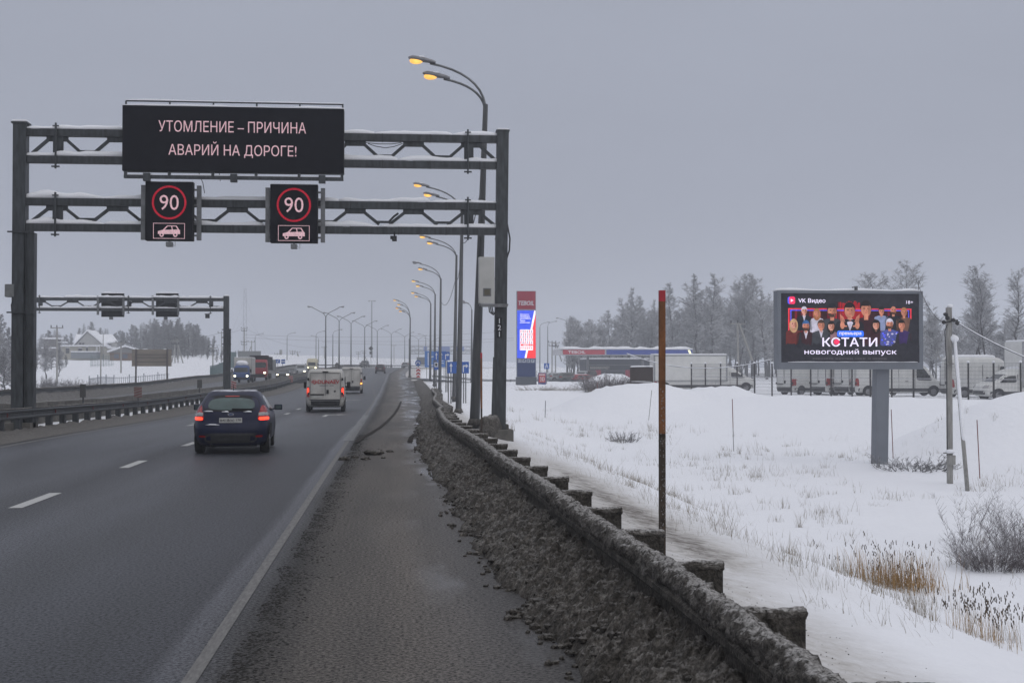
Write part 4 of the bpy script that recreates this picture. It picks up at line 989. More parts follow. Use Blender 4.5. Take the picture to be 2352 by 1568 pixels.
# navy hatchback
def hatchback(label, paint, loc, rz=0, plate=True, roofsnow=True, lit=True, glass=GREENGLASS, name='hatchback_car'):
    b = Body([(.20, .10, 4.15, .80), (.30, .05, 4.28, .875), (.45, .0, 4.34, .90), (.60, .0, 4.35, .912), (.70, .04, 4.34, .915), (.76, .075, 4.30, .915), (.86, .10, 4.18, .905), (.95, .13, 3.8, .885), (1.02, .18, 3.4, .855),
              (1.12, .30, 3.1, .805), (1.25, .48, 2.78, .725), (1.36, .66, 2.5, .655), (1.43, .78, 2.3, .600), (1.465, .90, 2.15, .53), (1.484, 1.15, 1.9, .38)], 5.6)
    t = thing(name, label, 'car', loc, rz)
    b.mesh().build('body', paint, t, smooth=True)
    b.patch('rear', [(-.71, 1.0), (.71, 1.0), (.58, 1.385), (-.58, 1.385)], 3.6, .006).build('rear_window_frame', BLACK, t, smooth=True)
    b.patch('rear', [(-.58, 1.035), (.58, 1.035), (.50, 1.32), (-.50, 1.32)], 3.2, .012).build('rear_window', glass, t, smooth=True)
    b.patch('rear', sq(-.17, .17, 1.345, 1.368), 6, .02).build('brake_light', TAIL, t)
    MB().bar((.02, b.rear(0, 1.06)[1] - .02, 1.06), (.50, b.rear(.5, 1.04)[1] - .02, 1.05), .025, .035).build('wiper', BLACK, t)
    m = MB(); 
    b.patch('rear', sq(-.80, .80, .26, .50), 5, .006).build('lower_bumper', TRIM, t, smooth=True)
    for sg in (-1, 1):
        o = b.patch('rear', [(sg * .60, .80), (sg * .895, .76), (sg * .84, 1.10), (sg * .70, 1.16)] if sg > 0 else [(-.895, .76), (-.60, .80), (-.70, 1.16), (-.84, 1.10)], 5, .012, 24).build('taillight', TAIL, t, smooth=True)
        b.patch('rear', sq(.64, .875, .90, .985) if sg > 0 else sq(-.875, -.64, .90, .985), 5, .02, 20).build('clear_lens', CLEAR, o, smooth=True)
        if lit: b.patch('rear', sq(.65, .87, .80, .875) if sg > 0 else sq(-.87, -.65, .80, .875), 4, .021, 20).build('lit_lens', TAILLIT, o, smooth=True)
        b.patch('rear', sq(.58, .74, .40, .445) if sg > 0 else sq(-.74, -.58, .40, .445), 4, .014, 16).build('reflector', TAIL, t)
        d = 'right' if sg > 0 else 'left'
        b.patch(d, [(.95, .98), (2.9, .98), (2.25, 1.36), (1.05, 1.34)], 4, .008, 32).build('side_window', GLASS, t, smooth=True)
        m = MB(); m.box((sg * 1.01, 2.75, 1.03), (.20, .12, .14)).bar((sg * .86, 2.78, .98), (sg * 1.0, 2.76, 1.0), .05, .04); mm_ = m.build('mirror', paint, t, bevel=.05)
        MB().box((sg * 1.01, 2.687, 1.03), (.15, .006, .095)).build('mirror_glass', M('mirror_glass', (.05, .075, .08), .2), mm_, bevel=.002)
        for wy in (.78, 3.42):
            b.patch(d, sq(wy - .38, wy + .38, .10, .72), 2, .012, 28).build('wheel_arch', BLACK, t, smooth=True)
            wheel(t, sg * .765, wy, .325, .22)
    MB().box((0, .5, .24), (1.2, .7, .12)).tube([(-.45, .06, .21), (-.35, .25, .2)], .035, 8).tube([(.42, .1, .23), (.42, .35, .2)], .04, 8).build('underbody', BLACK, t)
    if plate:
        y = b.rear(0, .80)[1] - .02
        p = MB().box((0, y, .80), (.53, .012, .115)).build('licence_plate', PLATE, t)
        text('в418ос', 'plate_lettering', INK, p, (-.075, y - .010, .80), width=.32, height=.068, bold=.012)
        text('178', 'plate_lettering', INK, p, (.185, y - .010, .808), width=.10, height=.05, bold=.012)
        m = MB(); y = b.rear(0, .93)[1]
        o = MB().poly([(.075 * cos(a * pi / 12), y - .012, .935 + .032 * sin(a * pi / 12)) for a in range(24)], (0, -.006, 0)).build('emblem', CHROME, t)
        MB().poly([(.060 * cos(a * pi / 12), y - .022, .935 + .022 * sin(a * pi / 12)) for a in range(24)], (0, -.003, 0)).build('emblem_field', M('emblem_blue', (.03, .05, .12), .4), o)
        MB().tube([(0, 1.0, 1.47), (.0, .86, 1.62)], .008, 5).build('antenna', BLACK, t)
        m = MB()
        for xx, zz, ww in ((-.52, 1.01, .10), (-.12, 1.0, .09), (.40, 1.0, .10), (-.42, .70, .14)): m.ball((xx, b.rear(xx, zz)[1] - .01, zz), (ww, .02, .018), .7, xx, 2)
        m.build('snow_patch', SNOW, t, smooth=True)
    if roofsnow: roof_snow(t, b, 1.452, .97, .03, M('thin_roof_snow', (.42, .43, .47), .8, var=.5, scale=4))
    return t
NAVY = M('navy_paint', (.004, .007, .032), .34, var=.2, scale=3, spec=.25)
p = gpix(529, 1040)
hatchback('dark navy hatchback with lit tail lights driving away in the middle lane', NAVY, (p.x, p.y, roadz(p.y)), radians(3))

def van(label, loc, rz=0, Hh=2.25, W=1.025, L=5.4, paint=DIRTYWHITE, kind='rear', lit=1, name='van', group=None, snowk=0, mirror=True, logo=False, nose='normal'):
    k = Hh / 2.25; f = L
    b = Body([(.28, .10, f - .2, .93), (.42, .03, f - .05, 1.0), (.58, .0, f, W), (.9, .03, f - .05, W), (1.12, .04, f - .28, W), (1.28, .05, f - .75, W * .995), (1.55 * k, .07, f - 1.15, W * .97), (1.9 * k, .10, f - 1.65, W * .935),
              (2.10 * k, .13, f - 1.95, W * .90), (2.20 * k, .19, f - 2.2, W * .85), (2.25 * k, .45, f - 2.6, W * .7)], 10)
    t = thing(name, label, 'van', loc, rz, group)
    b.mesh(64).build('body', paint, t, smooth=True)
    for sg, d in ((-1, 'left'), (1, 'right')):
        b.patch(d, [(f - 2.25, 1.2), (f - 1.0, 1.2), (f - 1.7, 1.72 * k), (f - 2.25, 1.75 * k)], 7, .01).build('side_window', GLASS, t, smooth=True)
        b.patch(d, sq(.25, f - .35, .36, .60), 14, .014).build('side_trim', TRIM, t, smooth=True)
        m = MB()
        for yy in (f - 2.35, f - 3.6): m.box((sg * (W * .985), yy, 1.15 * k), (.04, .018, 1.35 * k))
        m.box((sg * W, f - 3.0, 1.12), (.05, .22, .045)); m.build('door_seams', TRIM, t)
        if mirror: MB().box((sg * (W + .17), f - 1.35, 1.38), (.2, .12, .36)).bar((sg * W * .95, f - 1.4, 1.28), (sg * (W + .12), f - 1.35, 1.3), .06, .08).build('mirror', BLACK, t, bevel=.04)
        for wy in (1.0, f - .95):
            b.patch(d, sq(wy - .44, wy + .44, .02, .82), 2, .018, 28).build('wheel_arch', BLACK, t, smooth=True)
            wheel(t, sg * (W - .11), wy, .345, .22)
        ts = [(.83, .74), (1.005, .74), (.985, 1.34), (.845, 1.34)]
        o = b.patch('rear', ts if sg > 0 else [(-x, z) for x, z in (ts[1], ts[0], ts[3], ts[2])], 6, .014, 20).build('taillight', TAIL, t, smooth=True)
        if lit: b.patch('rear', [(sg * .86 if sg > 0 else -.97, .93), (sg * .97 if sg > 0 else -.86, .93), (sg * .965 if sg > 0 else -.855, 1.27), (sg * .865 if sg > 0 else -.965, 1.27)], 5, .022, 16).build('lit_lens', TAILLIT, o, smooth=True)
        b.patch('rear', sq(.86, .97, .75, .80) if sg > 0 else sq(-.97, -.86, .75, .80), 4, .024, 12).build('clear_lens', CLEAR, o)
        m = MB(); 
        for zz in (1.72 * k, .98): m.box((sg * .90, .085, zz), (.09, .07, .14))
        m.build('hinge', BLACK, t)
        b.patch('front', sq(.55, .95, .82, 1.04) if sg > 0 else sq(-.95, -.55, .82, 1.04), 5, .015, 16).build('headlight', CLEAR, t)
    b.patch('front', [(-.88, 1.25), (.88, 1.25), (.80, 1.85 * k), (-.80, 1.85 * k)], 8, .012).build('windscreen', GLASS, t, smooth=True)
    b.patch('front', sq(-.8, .8, .40, .66), 8, .012).build('front_bumper', TRIM, t, smooth=True)
    b.patch('rear', sq(-1.0, 1.0, .32, .68), 12, .03).build('rear_bumper', TRIM, t, smooth=True)
    MB().box((0, -.05, .60), (1.5, .10, .035)).build('bumper_step', GALV, t)
    m = MB()
    for xx in (-.80, 0, .80): m.box((xx, b.rear(0, 1.3)[1] - .002, 1.36 * k), (.02, .03, 1.35 * k))
    m.box((0, b.rear(0, 2.0 * k)[1] - .002, 2.05 * k), (1.62, .03, .02)); m.build('rear_door_seams', TRIM, t)
    MB().box((.12, b.rear(0, 1.08)[1] - .02, 1.08), (.12, .05, .20)).build('door_handle', BLACK, t)
    MB().box((-.42, b.rear(0, .93)[1] - .03, .93), (.72, .06, .06)).build('plate_lamp', BLACK, t)
    MB().box((-.42, b.rear(0, .82)[1] - .01, .82), (.54, .015, .12)).build('licence_plate', PLATE, t)
    MB().box((0, b.rear(0, 2.13 * k)[1] - .03, 2.12 * k), (.3, .08, .05)).build('brake_light', BLACK, t)
    MB().box((0, L / 2, .32), (1.5, L - 1, .16)).build('underbody', BLACK, t)
    if logo:
        y = b.rear(0, 1.6)[1] - .02
        lt = text('DUNAEV', 'lettering', SIGNRED, t, (.17, y - .01, 1.60), width=1.13, height=.185, bold=.035)
        m = MB(); c = (-.58, 1.60)
        for sx in (-1, 1):
            for i in range(3): m.poly([(c[0] + sx * (.02 + .05 * i), y - .006, c[1] + .11 - .035 * i), (c[0] + sx * (.05 + .05 * i), y - .006, c[1] + .11 - .035 * i), (c[0] + sx * (.05 + .05 * i), y - .006, c[1] - .11 + .035 * i), (c[0] + sx * (.02 + .05 * i), y - .006, c[1] - .11 + .035 * i)])
        m.poly([(c[0] - .02, y - .008, c[1] - .10), (c[0] + .16, y - .008, c[1]), (c[0] + .02, y - .008, c[1] - .14)]); m.build('logo_mark', SIGNRED, t)
        m = MB(); m.box((-.08, y + .01, 1.40), (.44, .006, .035)).box((.34, y + .01, 1.40), (.22, .006, .035)).box((.52, y + .01, 1.735), (.3, .006, .02)).box((-.48, y + .05, 1.12), (.38, .006, .03)); m.build('small_lettering', M('faded_lettering', (.12, .12, .13), .6), t)
        MB().lathe([(0, .055), (-.01, .055)], (.50, b.rear(.5, 1.1)[1] - .004, 1.10), 16, 'y').build('emblem', TRIM, t)
    if snowk: roof_snow(t, b, Hh - .04, .98, .05 + .14 * snowk)
    else: roof_snow(t, b, Hh - .03, .96, .025, M('thin_roof_snow', (.42, .43, .47)))
    return t
p = gpix(747, 945)
van('white delivery van with red DUNAEV lettering on its rear doors driving in the right lane', (p.x, p.y, roadz(p.y)), radians(1.6), 2.27, 1.03, 5.4, logo=True)
p = gpix(807, 903)
v = van('plain white van with its right amber indicator lit ahead of the lettered van', (p.x, p.y, roadz(p.y)), radians(1.2), 2.42, 1.02, 5.8, lit=0)
MB().ball((.90, .02, .92), (.09, .05, .09), 0, 0, 2).build('indicator', AMBER, v, smooth=True)

def suv(label, loc, rz, paint, rear=True, Hh=1.68, name='car', group=None, lights='', L=4.5, W=.92, snow=0, glass=GLASS, cat='car'):
    k = Hh / 1.68
    b = Body([(.28, .08, L - .1, .84), (.45, .0, L, W), (.75, .02, L - .02, W), (.95, .05, L - .3, W * .99), (1.05, .07, L - 1.0, W * .97), (1.12 * k, .1, L - 1.25, W * .93), (1.45 * k, .28, L - 1.85, W * .80), (1.6 * k, .38, L - 2.1, W * .74), (1.66 * k, .5, L - 2.3, W * .66), (1.68 * k, .8, L - 2.7, W * .5)], 6)
    t = thing(name, label, cat, loc, rz, group)
    b.mesh(44).build('body', paint, t, smooth=True)
    b.patch('rear', [(-.72, 1.08 * k), (.72, 1.08 * k), (.62, 1.48 * k), (-.62, 1.48 * k)], 6, .012).build('rear_window', glass, t, smooth=True)
    b.patch('front', [(-.76, 1.10 * k), (.76, 1.10 * k), (.62, 1.5 * k), (-.62, 1.5 * k)], 6, .012).build('windscreen', glass, t, smooth=True)
    for sg, d in ((-1, 'left'), (1, 'right')):
        b.patch(d, [(.55, 1.10 * k), (L - 1.35, 1.10 * k), (L - 2.0, 1.48 * k), (.7, 1.48 * k)], 6, .01).build('side_window', glass, t, smooth=True)
        b.patch('rear', sq(.66, .9, .88, 1.1) if sg > 0 else sq(-.9, -.66, .88, 1.1), 5, .015, 16).build('taillight', TAILLIT if 'r' in lights else TAIL, t)
        b.patch('front', sq(.52, .86, .68, .84) if sg > 0 else sq(-.86, -.52, .68, .84), 5, .015, 16).build('headlight', HEADLIT if 'f' in lights else CLEAR, t)
        for wy in (.85, L - .85):
            b.patch(d, sq(wy - .4, wy + .4, .05, .76), 2, .012, 24).build('wheel_arch', BLACK, t, smooth=True); wheel(t, sg * (W - .1), wy, .34, .22)
        MB().box((sg * (W + .08), L - 1.45, 1.08 * k), (.18, .1, .14)).build('mirror', BLACK, t)
    b.patch('rear', sq(-.8, .8, .32, .55), 6, .014).build('bumper', TRIM, t)
    MB().box((0, b.rear(0, .85)[1] - .02, .85), (.52, .02, .12)).build('licence_plate', PLATE, t)
    MB().box((0, b.rear(0, .5, .01, True)[1], .5), (.52, .03, .12)).build('licence_plate', PLATE, t)
    if snow: roof_snow(t, b, Hh - .03, .98, .05)
    return t
def ontoroad(px, Y, opp=False): 
    return (P(px, 850, Y).x, Y, roadz(Y) + (.14 if opp else 0))
WINE = M('dark_wine_paint', (.035, .010, .014), .4); GREYP = M('grey_paint', (.10, .105, .11), .4); SILV = M('silver_paint', (.28, .29, .30), .4, .3)
REDP = M('red_paint', (.28, .02, .03), .45); DARKP = M('dark_paint', (.015, .017, .02), .35); CREAM = M('cream_paint', (.50, .46, .33), .5); BLUEP = M('blue_paint', (.03, .07, .20), .45)
OLIVE = M('grey_green_paint', (.10, .11, .10), .5)
suv('dark wine-red off-roader with a snowy roof far ahead in the right lane', ontoroad(873, 240), radians(-1), WINE, snow=1)
suv('pale car far ahead where the road bends right', ontoroad(930, 312), radians(-9), SILV, Hh=1.45, snow=1)
suv('distant dark car behind the barrier between the third and fourth double-arm lamps', (P(841, 850, 330).x, 330, roadz(330) + .3), radians(170), DARKP, Hh=1.6, snow=1)
suv('dark grey sedan with one visible headlight lit meeting us beside the barrier', ontoroad(655, 182, 1), pi, DARKP, Hh=1.45, lights='f', W=.9)
suv('grey car half hidden behind the dark sedan in the opposite lane', ontoroad(671, 196, 1), pi, GREYP, Hh=1.5)
suv('light grey off-roader with bright headlights in the opposite lane', ontoroad(694, 213, 1), pi, SILV, Hh=1.9, lights='f', W=.95)
# cream minibus
def minibus(label, loc, rz):
    b = Body([(.3, .1, 5.2, .9), (.5, 0, 5.35, .98), (1.0, 0, 5.35, 1.0), (1.2, .02, 5.1, 1.0), (2.0, .06, 4.7, .97), (2.4, .15, 4.4, .88), (2.55, .4, 4.0, .7)], 8)
    t = thing('minibus', label, 'minibus', loc, rz); b.mesh(44).build('body', CREAM, t, smooth=True)
    b.patch('front', [(-.88, 1.22), (.88, 1.22), (.84, 1.85), (-.84, 1.85)], 7, .012).build('windscreen', GLASS, t, smooth=True)
    for sg, d in ((-1, 'left'), (1, 'right')):
        b.patch(d, sq(.4, 4.5, 1.25, 1.8), 12, .01).build('side_window', GLASS, t, smooth=True)
        b.patch('front', sq(.55, .85, .75, .98) if sg > 0 else sq(-.85, -.55, .75, .98), 4, .02, 16).build('headlight', HEADLIT, t)
        MB().box((sg * 1.14, 4.9, 1.45), (.16, .1, .36)).build('mirror', BLACK, t)
        for wy in (1.0, 4.3): wheel(t, sg * .88, wy, .36, .22)
    b.patch('front', sq(-.9, .9, .36, .6), 8, .015).build('bumper', TRIM, t)
    roof_snow(t, b, 2.52, .95, .05); return t
minibus('cream minibus with headlights lit, last of the cars meeting us', ontoroad(720, 244, 1), pi)
# blue cab light truck with white box
def box_truck(label, loc, rz, cabmat, boxmat, L=6.2, bw=1.05, bz=(1.0, 3.0), snowy=True, lights=True, group=None, name='box_truck'):
    t = thing(name, label, 'truck', loc, rz, group)
    b = Body([(.35, L - 1.7, L - .05, .86), (.55, L - 1.75, L, .93), (1.0, L - 1.75, L, .95), (1.25, L - 1.75, L - .08, .95), (1.85, L - 1.7, L - .35, .88), (2.02, L - 1.65, L - .5, .80), (2.06, L - 1.5, L - .7, .6)], 8)
    b.mesh(40).build('cab', cabmat, t, smooth=True)
    b.patch('front', [(-.84, 1.28), (.84, 1.28), (.78, 1.82), (-.78, 1.82)], 7, .012).build('windscreen', GLASS, t, smooth=True)
    b.patch('front', sq(-.9, .9, .42, .66), 7, .012).build('bumper', TRIM, t)
    for sg, d in ((-1, 'left'), (1, 'right')):
        b.patch('front', sq(.60, .86, .72, .92) if sg > 0 else sq(-.86, -.60, .72, .92), 4, .02, 16).build('headlight', HEADLIT if lights else CLEAR, t)
        b.patch(d, sq(L - 1.4, L - .55, 1.25, 1.75), 6, .01).build('side_window', GLASS, t)
        MB().box((sg * 1.10, L - .35, 1.45), (.18, .08, .40)).build('mirror', BLACK, t)
        for wy in (1.1, L - .85): wheel(t, sg * .82, wy, .37, .24)
    c = MB().box((0, (L - 1.8) / 2, (bz[0] + bz[1]) / 2), (bw * 2, L - 1.85, bz[1] - bz[0])).build('cargo_box', boxmat, t, bevel=.03)
    m = MB(); m.box((0, L - 1.86, bz[1] - .02), (bw * 2 + .02, .04, .07))
    for sg in (-1, 1): m.box((sg * bw, L - 1.86, (bz[0] + bz[1]) / 2), (.06, .05, bz[1] - bz[0]))
    m.build('box_edge_trim', GREYP, c)
    MB().box((0, L / 2 - .5, .75), (.9, L - 1.5, .22)).build('chassis', BLACK, t)
    if snowy:
        MB().ball((0, L - 1.2, 2.3), (.75, .45, .38), .25, 3, 3).build('cab_snow', SNOW, t, smooth=True)
        MB().box((0, (L - 1.8) / 2, bz[1] + .04), (bw * 1.96, L - 2.0, .1)).build('box_snow', SNOW, t, bevel=.04)
    return t
t = box_truck('light truck with a blue cab, white box and lit headlights meeting us', ontoroad(567, 165, 1), pi, BLUEP, DIRTYWHITE)
# red dump truck
t = thing('dump_truck', 'red dump truck with a high dark tipper body behind the blue-cabbed truck', 'truck', ontoroad(604.5, 178, 1), pi)
b = Body([(.5, 5.4, 7.0, 1.1), (.8, 5.3, 7.1, 1.2), (1.6, 5.3, 7.1, 1.22), (2.4, 5.4, 6.95, 1.18), (2.75, 5.45, 6.8, 1.1), (2.8, 5.6, 6.6, .9)], 9)
b.mesh(40).build('cab', REDP, t, smooth=True)
b.patch('front', [(-1.08, 1.75), (1.08, 1.75), (1.05, 2.45), (-1.05, 2.45)], 7, .012).build('windscreen', GLASS, t, smooth=True)
b.patch('front', sq(-1.1, 1.1, .55, .95), 7, .014).build('bumper', TRIM, t)
for sg in (-1, 1):
    b.patch('front', sq(.75, 1.05, .98, 1.2) if sg > 0 else sq(-1.05, -.75, .98, 1.2), 4, .02, 16).build('headlight', HEADLIT, t)
    MB().box((sg * 1.38, 6.7, 2.1), (.18, .1, .5)).build('mirror', BLACK, t)
    for wy in (1.2, 2.5, 6.2): wheel(t, sg * 1.05, wy, .5, .3)
m = MB(); m.box((0, 2.6, 2.3), (2.5, 5.0, 1.8)); m.box((0, 5.15, 3.1), (2.45, .3, .5)); m.box((0, 5.5, 3.32), (2.3, .9, .08))
for yy in (.6, 1.8, 3.0, 4.2): m.box((0, yy, 2.3), (2.6, .12, 1.75))
m.build('tipper_body', M('tipper_dark', (.03, .03, .033), .7, var=.3), t); MB().box((0, 3.4, .9), (1.0, 6, .3)).build('chassis', BLACK, t)

# cars parked at the filling station
for px, py, Y, paint, lb, hh, rz_, sn in ((1258, 876, 205, SILV, 'silver car parked leftmost, just right of the red and blue promotion board', 1.5, 80, 0), (1281, 878, 198, OLIVE, 'grey-green estate car parked side-on between the silver car and the red sedan', 1.65, 85, 0),
                                       (1314, 880, 191, REDP, 'red sedan with a snow-covered roof parked before the canopy', 1.42, 80, 1), (1334, 874, 206, SILV, 'silver people carrier parked behind the red sedan', 1.85, 20, 0), (1362, 875, 208, WINE, 'dark red people carrier parked before the shop, seen from behind', 1.85, -5, 0)):
    x, z = XZ(px, py, Y); suv(lb, (x, Y, ground(x, Y) + .02), radians(-rz_), paint, Hh=hh, group='cars parked at the filling station', snow=sn)

# parking lot behind the fence: white vans and trucks
PV = [(1800, 103, 62, 2.85, 'white van seen from its rear left corner just under the left edge of the billboard'), (1878, 99, 62, 2.75, 'white van parked second behind the billboard between two other vans'),
      (1932, 97, 64, 2.75, 'white van parked third behind the billboard, left of the billboard post')]
for px, Y, rz_, hh, lb in PV:
    x, z = XZ(px, 925, Y); van(lb, (x, Y, ground(x, Y) - .05), radians(-rz_), hh, 1.0, 5.6, paint=WHITE, lit=0, group='white vans parked behind the mesh fence', snowk=.6)
x, z = XZ(1955, 925, 96); van('long white van with a sloping snowy bonnet parked side-on right of the billboard post', (x, 96, ground(x, 96) - .05), radians(-92), 2.8, 1.05, 6.9, paint=WHITE, lit=0, group='white vans parked behind the mesh fence', snowk=1)
x, z = XZ(2170, 925, 92); van('white high-roof van under thick roof snow right of the utility pole', (x, 92, ground(x, 92) - .05), radians(-88), 2.95, 1.05, 6.0, paint=WHITE, lit=0, group='white vans parked behind the mesh fence', snowk=1)
def cargo_van(label, loc, rz, Lb, zb, zt, wb, snow=1):
    t = van(label, loc, rz, 2.15, 1.0, Lb + 2.6, paint=WHITE, lit=0, name='box_van', snowk=snow)
    t['category'] = 'truck'
    c = MB().box((0, Lb / 2, (zb + zt) / 2), (wb * 2, Lb, zt - zb)).build('cargo_box', WHITE, t, bevel=.03)
    m = MB()
    for sg in (-1, 1):
        for yy in (.06, Lb - .06): m.box((sg * wb, yy, (zb + zt) / 2), (.05, .14, zt - zb))
        for zz in (zb + .05, zt - .04): m.box((sg * wb, Lb / 2, zz), (.05, Lb, .08))
    m.build('box_edge_trim', SILV, c)
    MB().box((0, Lb / 2, zt + .06), (wb * 1.94, Lb - .1, .14)).build('box_snow', SNOW, t, bevel=.06)
    return t
x, z = XZ(1497, 890, 112); cargo_van('white box van with a snow-covered cab parked behind the leftmost snow heaps', (x, 112, ground(x, 112) + .0), radians(-92), 6.4, .9, 3.15, 1.1)
x, z = XZ(2520, 925, 86); t = cargo_van('tall white box truck cut off by the right edge of the picture', (x, 86, ground(x, 86) - .05), radians(94), 6.2, .9, 3.95, 1.15)

# ------------------------------------------------------------------ mesh fence of the parking lot
FP = M('fence_post_dark', (.035, .032, .035), .6); WIRE = M('fence_wire', (.16, .16, .17), .6, .3)
fp = [1588, 1620, 1655, 1693, 1733, 1773, 1817, 1862, 1909, 1957, 1999, 2048, 2098, 2176, 2224, 2282, 2344, 2400]
t = thing('mesh_fence', 'mesh fence with dark snow-capped posts along the parked vans', 'fence', (26, 90, 0))
pts = []
for px in fp:
    d = ray(px, 843); k = (FA - Vector((0, 0))).dot(FN) / (d.x * FN.x + d.y * FN.y); X, Y = d.x * k, d.y * k
    pts.append((X, Y))
zt = 2.30
for i, (X, Y) in enumerate(pts):
    o = MB().box((X, Y, .85), (.09, .09, 3.0)).build('post', FP, t, world=True)
    MB().ball((X, Y, 2.38), (.09, .09, .08), .2, i, 2).build('snow_cap', SNOW, t, smooth=True, world=True)
wm = MB()
a, b = Vector((*pts[0], 0)), Vector((*pts[-1], 0)); L = (b - a).length; dd = (b - a) / L
for k in range(int(L / .10)):
    q = a + dd * (.10 * k); wm.bar((q.x, q.y, -.1), (q.x, q.y, zt), .010, .010)
for zz in [.05 + .25 * k for k in range(10)]: wm.bar((a.x, a.y, zz), (b.x, b.y, zz), .012, .012)
o = wm.build('wire_mesh', WIRE, t, world=True)
wm = MB(); wm.bar((a.x, a.y, 1.30), (b.x, b.y, 1.30), .035, .05); wm.build('middle_rail', M('snowy_rail', (.40, .40, .42), .7), t, world=True)
# dark plank gate at the fence end
x0, z0 = XZ(1449, 845, 106); x1, z1 = XZ(1498, 884, 106)
t = thing('plank_screen', 'dark snow-topped plank screen left of the orange marker pole behind the heaps', 'screen', ((x0 + x1) / 2, 106, 0))
m = MB(); zt_ = XZ(1470, 843, 106)[1]
for k in range(14): xx = lerp(x0, x1, k / 13); m.box((xx, 106 + .03 * (k % 2), (zt_ - .5) / 2), (.15, .05, zt_ + .5))
m.build('planks', WOOD, t, world=True)
m = MB(); snowline(m, (x0 - .05, 106, zt_), (x1 + .05, 106, zt_ + .05), .16, .10, .12, 3); snowline(m, (x0, 105.93, zt_ * .42), (x1, 105.93, zt_ * .40), .1, .05, .12, 5); m.build('snow', SNOW, t, smooth=True, world=True)

# ------------------------------------------------------------------ billboard
def EM(name, col, k=1.0, var=.22): return M('screen_' + name, col, .9, emit=k, var=var, scale=5, spec=.05)
BBY = 57.0
x0, zt = XZ(1788, 674, BBY); x1, zb = XZ(2104, 832, BBY)
bw, bh = x1 - x0, zt - zb; cx = (x0 + x1) / 2
BBM = M('billboard_grey', (.14, .155, .18), .55, var=.08, scale=1.5)
bx, bz = XZ(2022, 1078, BBY); bz = min(bz, ground(bx, BBY)) 
t = thing('billboard', 'large grey billboard on one post with a lit show advert of many people', 'billboard', (bx, BBY, bz))
fx0, fz1 = XZ(1777, 668, BBY); fx1, fz0 = XZ(2113, 848, BBY)
BY0 = BBY - .3
MB().box(((fx0 + fx1) / 2 + .05, BBY + .08, (fz0 + fz1) / 2), (fx1 - fx0 - .1, .60, fz1 - fz0)).build('case', BBM, t, world=True)
m = MB(); e = BY0 + .04
m.box(((x0 + fx0) / 2 + .04, e - .07, (fz0 + fz1) / 2), (x0 - fx0 - .08, .12, fz1 - fz0)).box(((x1 + fx1) / 2, e - .07, (fz0 + fz1) / 2), (fx1 - x1, .12, fz1 - fz0))
m.box((cx, e - .07, (zt + fz1) / 2), (bw, .12, fz1 - zt)).box((cx, e - .07, (zb + fz0) / 2), (bw, .12, zb - fz0)); m.build('frame', BBM, t, world=True)
m = MB(); px0 = XZ(2008, 950, BBY)[0]; px1 = XZ(2038, 950, BBY)[0]
m.bar((bx, BBY + .15, bz - .6), (XZ(2026, 848, BBY)[0], BBY + .15, fz0 + .1), px1 - px0, .55); m.build('post', BBM, t, world=True, bevel=.02)
m = MB(); snowline(m, (fx0, BBY + .08, fz1), (fx1, BBY + .08, fz1), .58, .10, .25, 2); m.build('snow', SNOW, t, smooth=True, world=True)
m = MB(); snowline(m, (x0 + .3, BY0 - .1, zb + .003), (x1 - .1, BY0 - .1, zb + .003), .08, .03, .2, 5); m.build('ledge_snow', SNOW, t, smooth=True, world=True)
m = MB(); c = P(1955, 662, BBY); m.tube([(c.x + .1, BY0 - .05, fz1 + .05), (c.x, BY0 - .3, fz1 + .16), (c.x - .25, BY0 - .55, fz1 + .12)], .03, 6).box((c.x + .1, BY0 - .05, fz1 + .12), (.12, .12, .18)); m.build('camera_arm', GALV, t, world=True)
c = P(2106, 645, BBY + .5); m = MB(); m.tube([(c.x, BBY + .3, fz1 - .2), (c.x, BBY + .3, c.z), (c.x + .08, BBY + .3, c.z - .15)], .02, 5); m.build('cable_mast', GALV, t, world=True)
SY = BY0 - .012
scr = MB().box((cx, SY + .03, (zt + zb) / 2), (bw, .06, bh)).build('screen', EM('black', (.020, .020, .026), .6), t, world=True)
def U(u, v, l=0): return (x0 + bw * u, SY - .003 - .004 * l, zb + bh * v)
ad = []                                     # flat shapes of the picture on the screen, collected per colour
AD = {}
def shp(col, pts, l):
    AD.setdefault(col, MB()).add([U(u, v, l) for u, v in pts], [tuple(range(len(pts)))])
def ell(col, u, v, a, b, l, a0=0, a1=2 * pi, n=22): shp(col, [(u + a * cos(lerp(a0, a1, k / n)) / bw * bh, v + b * sin(lerp(a0, a1, k / n))) for k in range(n + (0 if a1 - a0 > 6 else 1))], l)
zu = lambda X: (X - 135) / 2135
zv = lambda Y: (1125 - Y) / 1040
def rect(col, X0, Y0, X1, Y1, l): shp(col, [(zu(X0), zv(Y1)), (zu(X1), zv(Y1)), (zu(X1), zv(Y0)), (zu(X0), zv(Y0))], l)
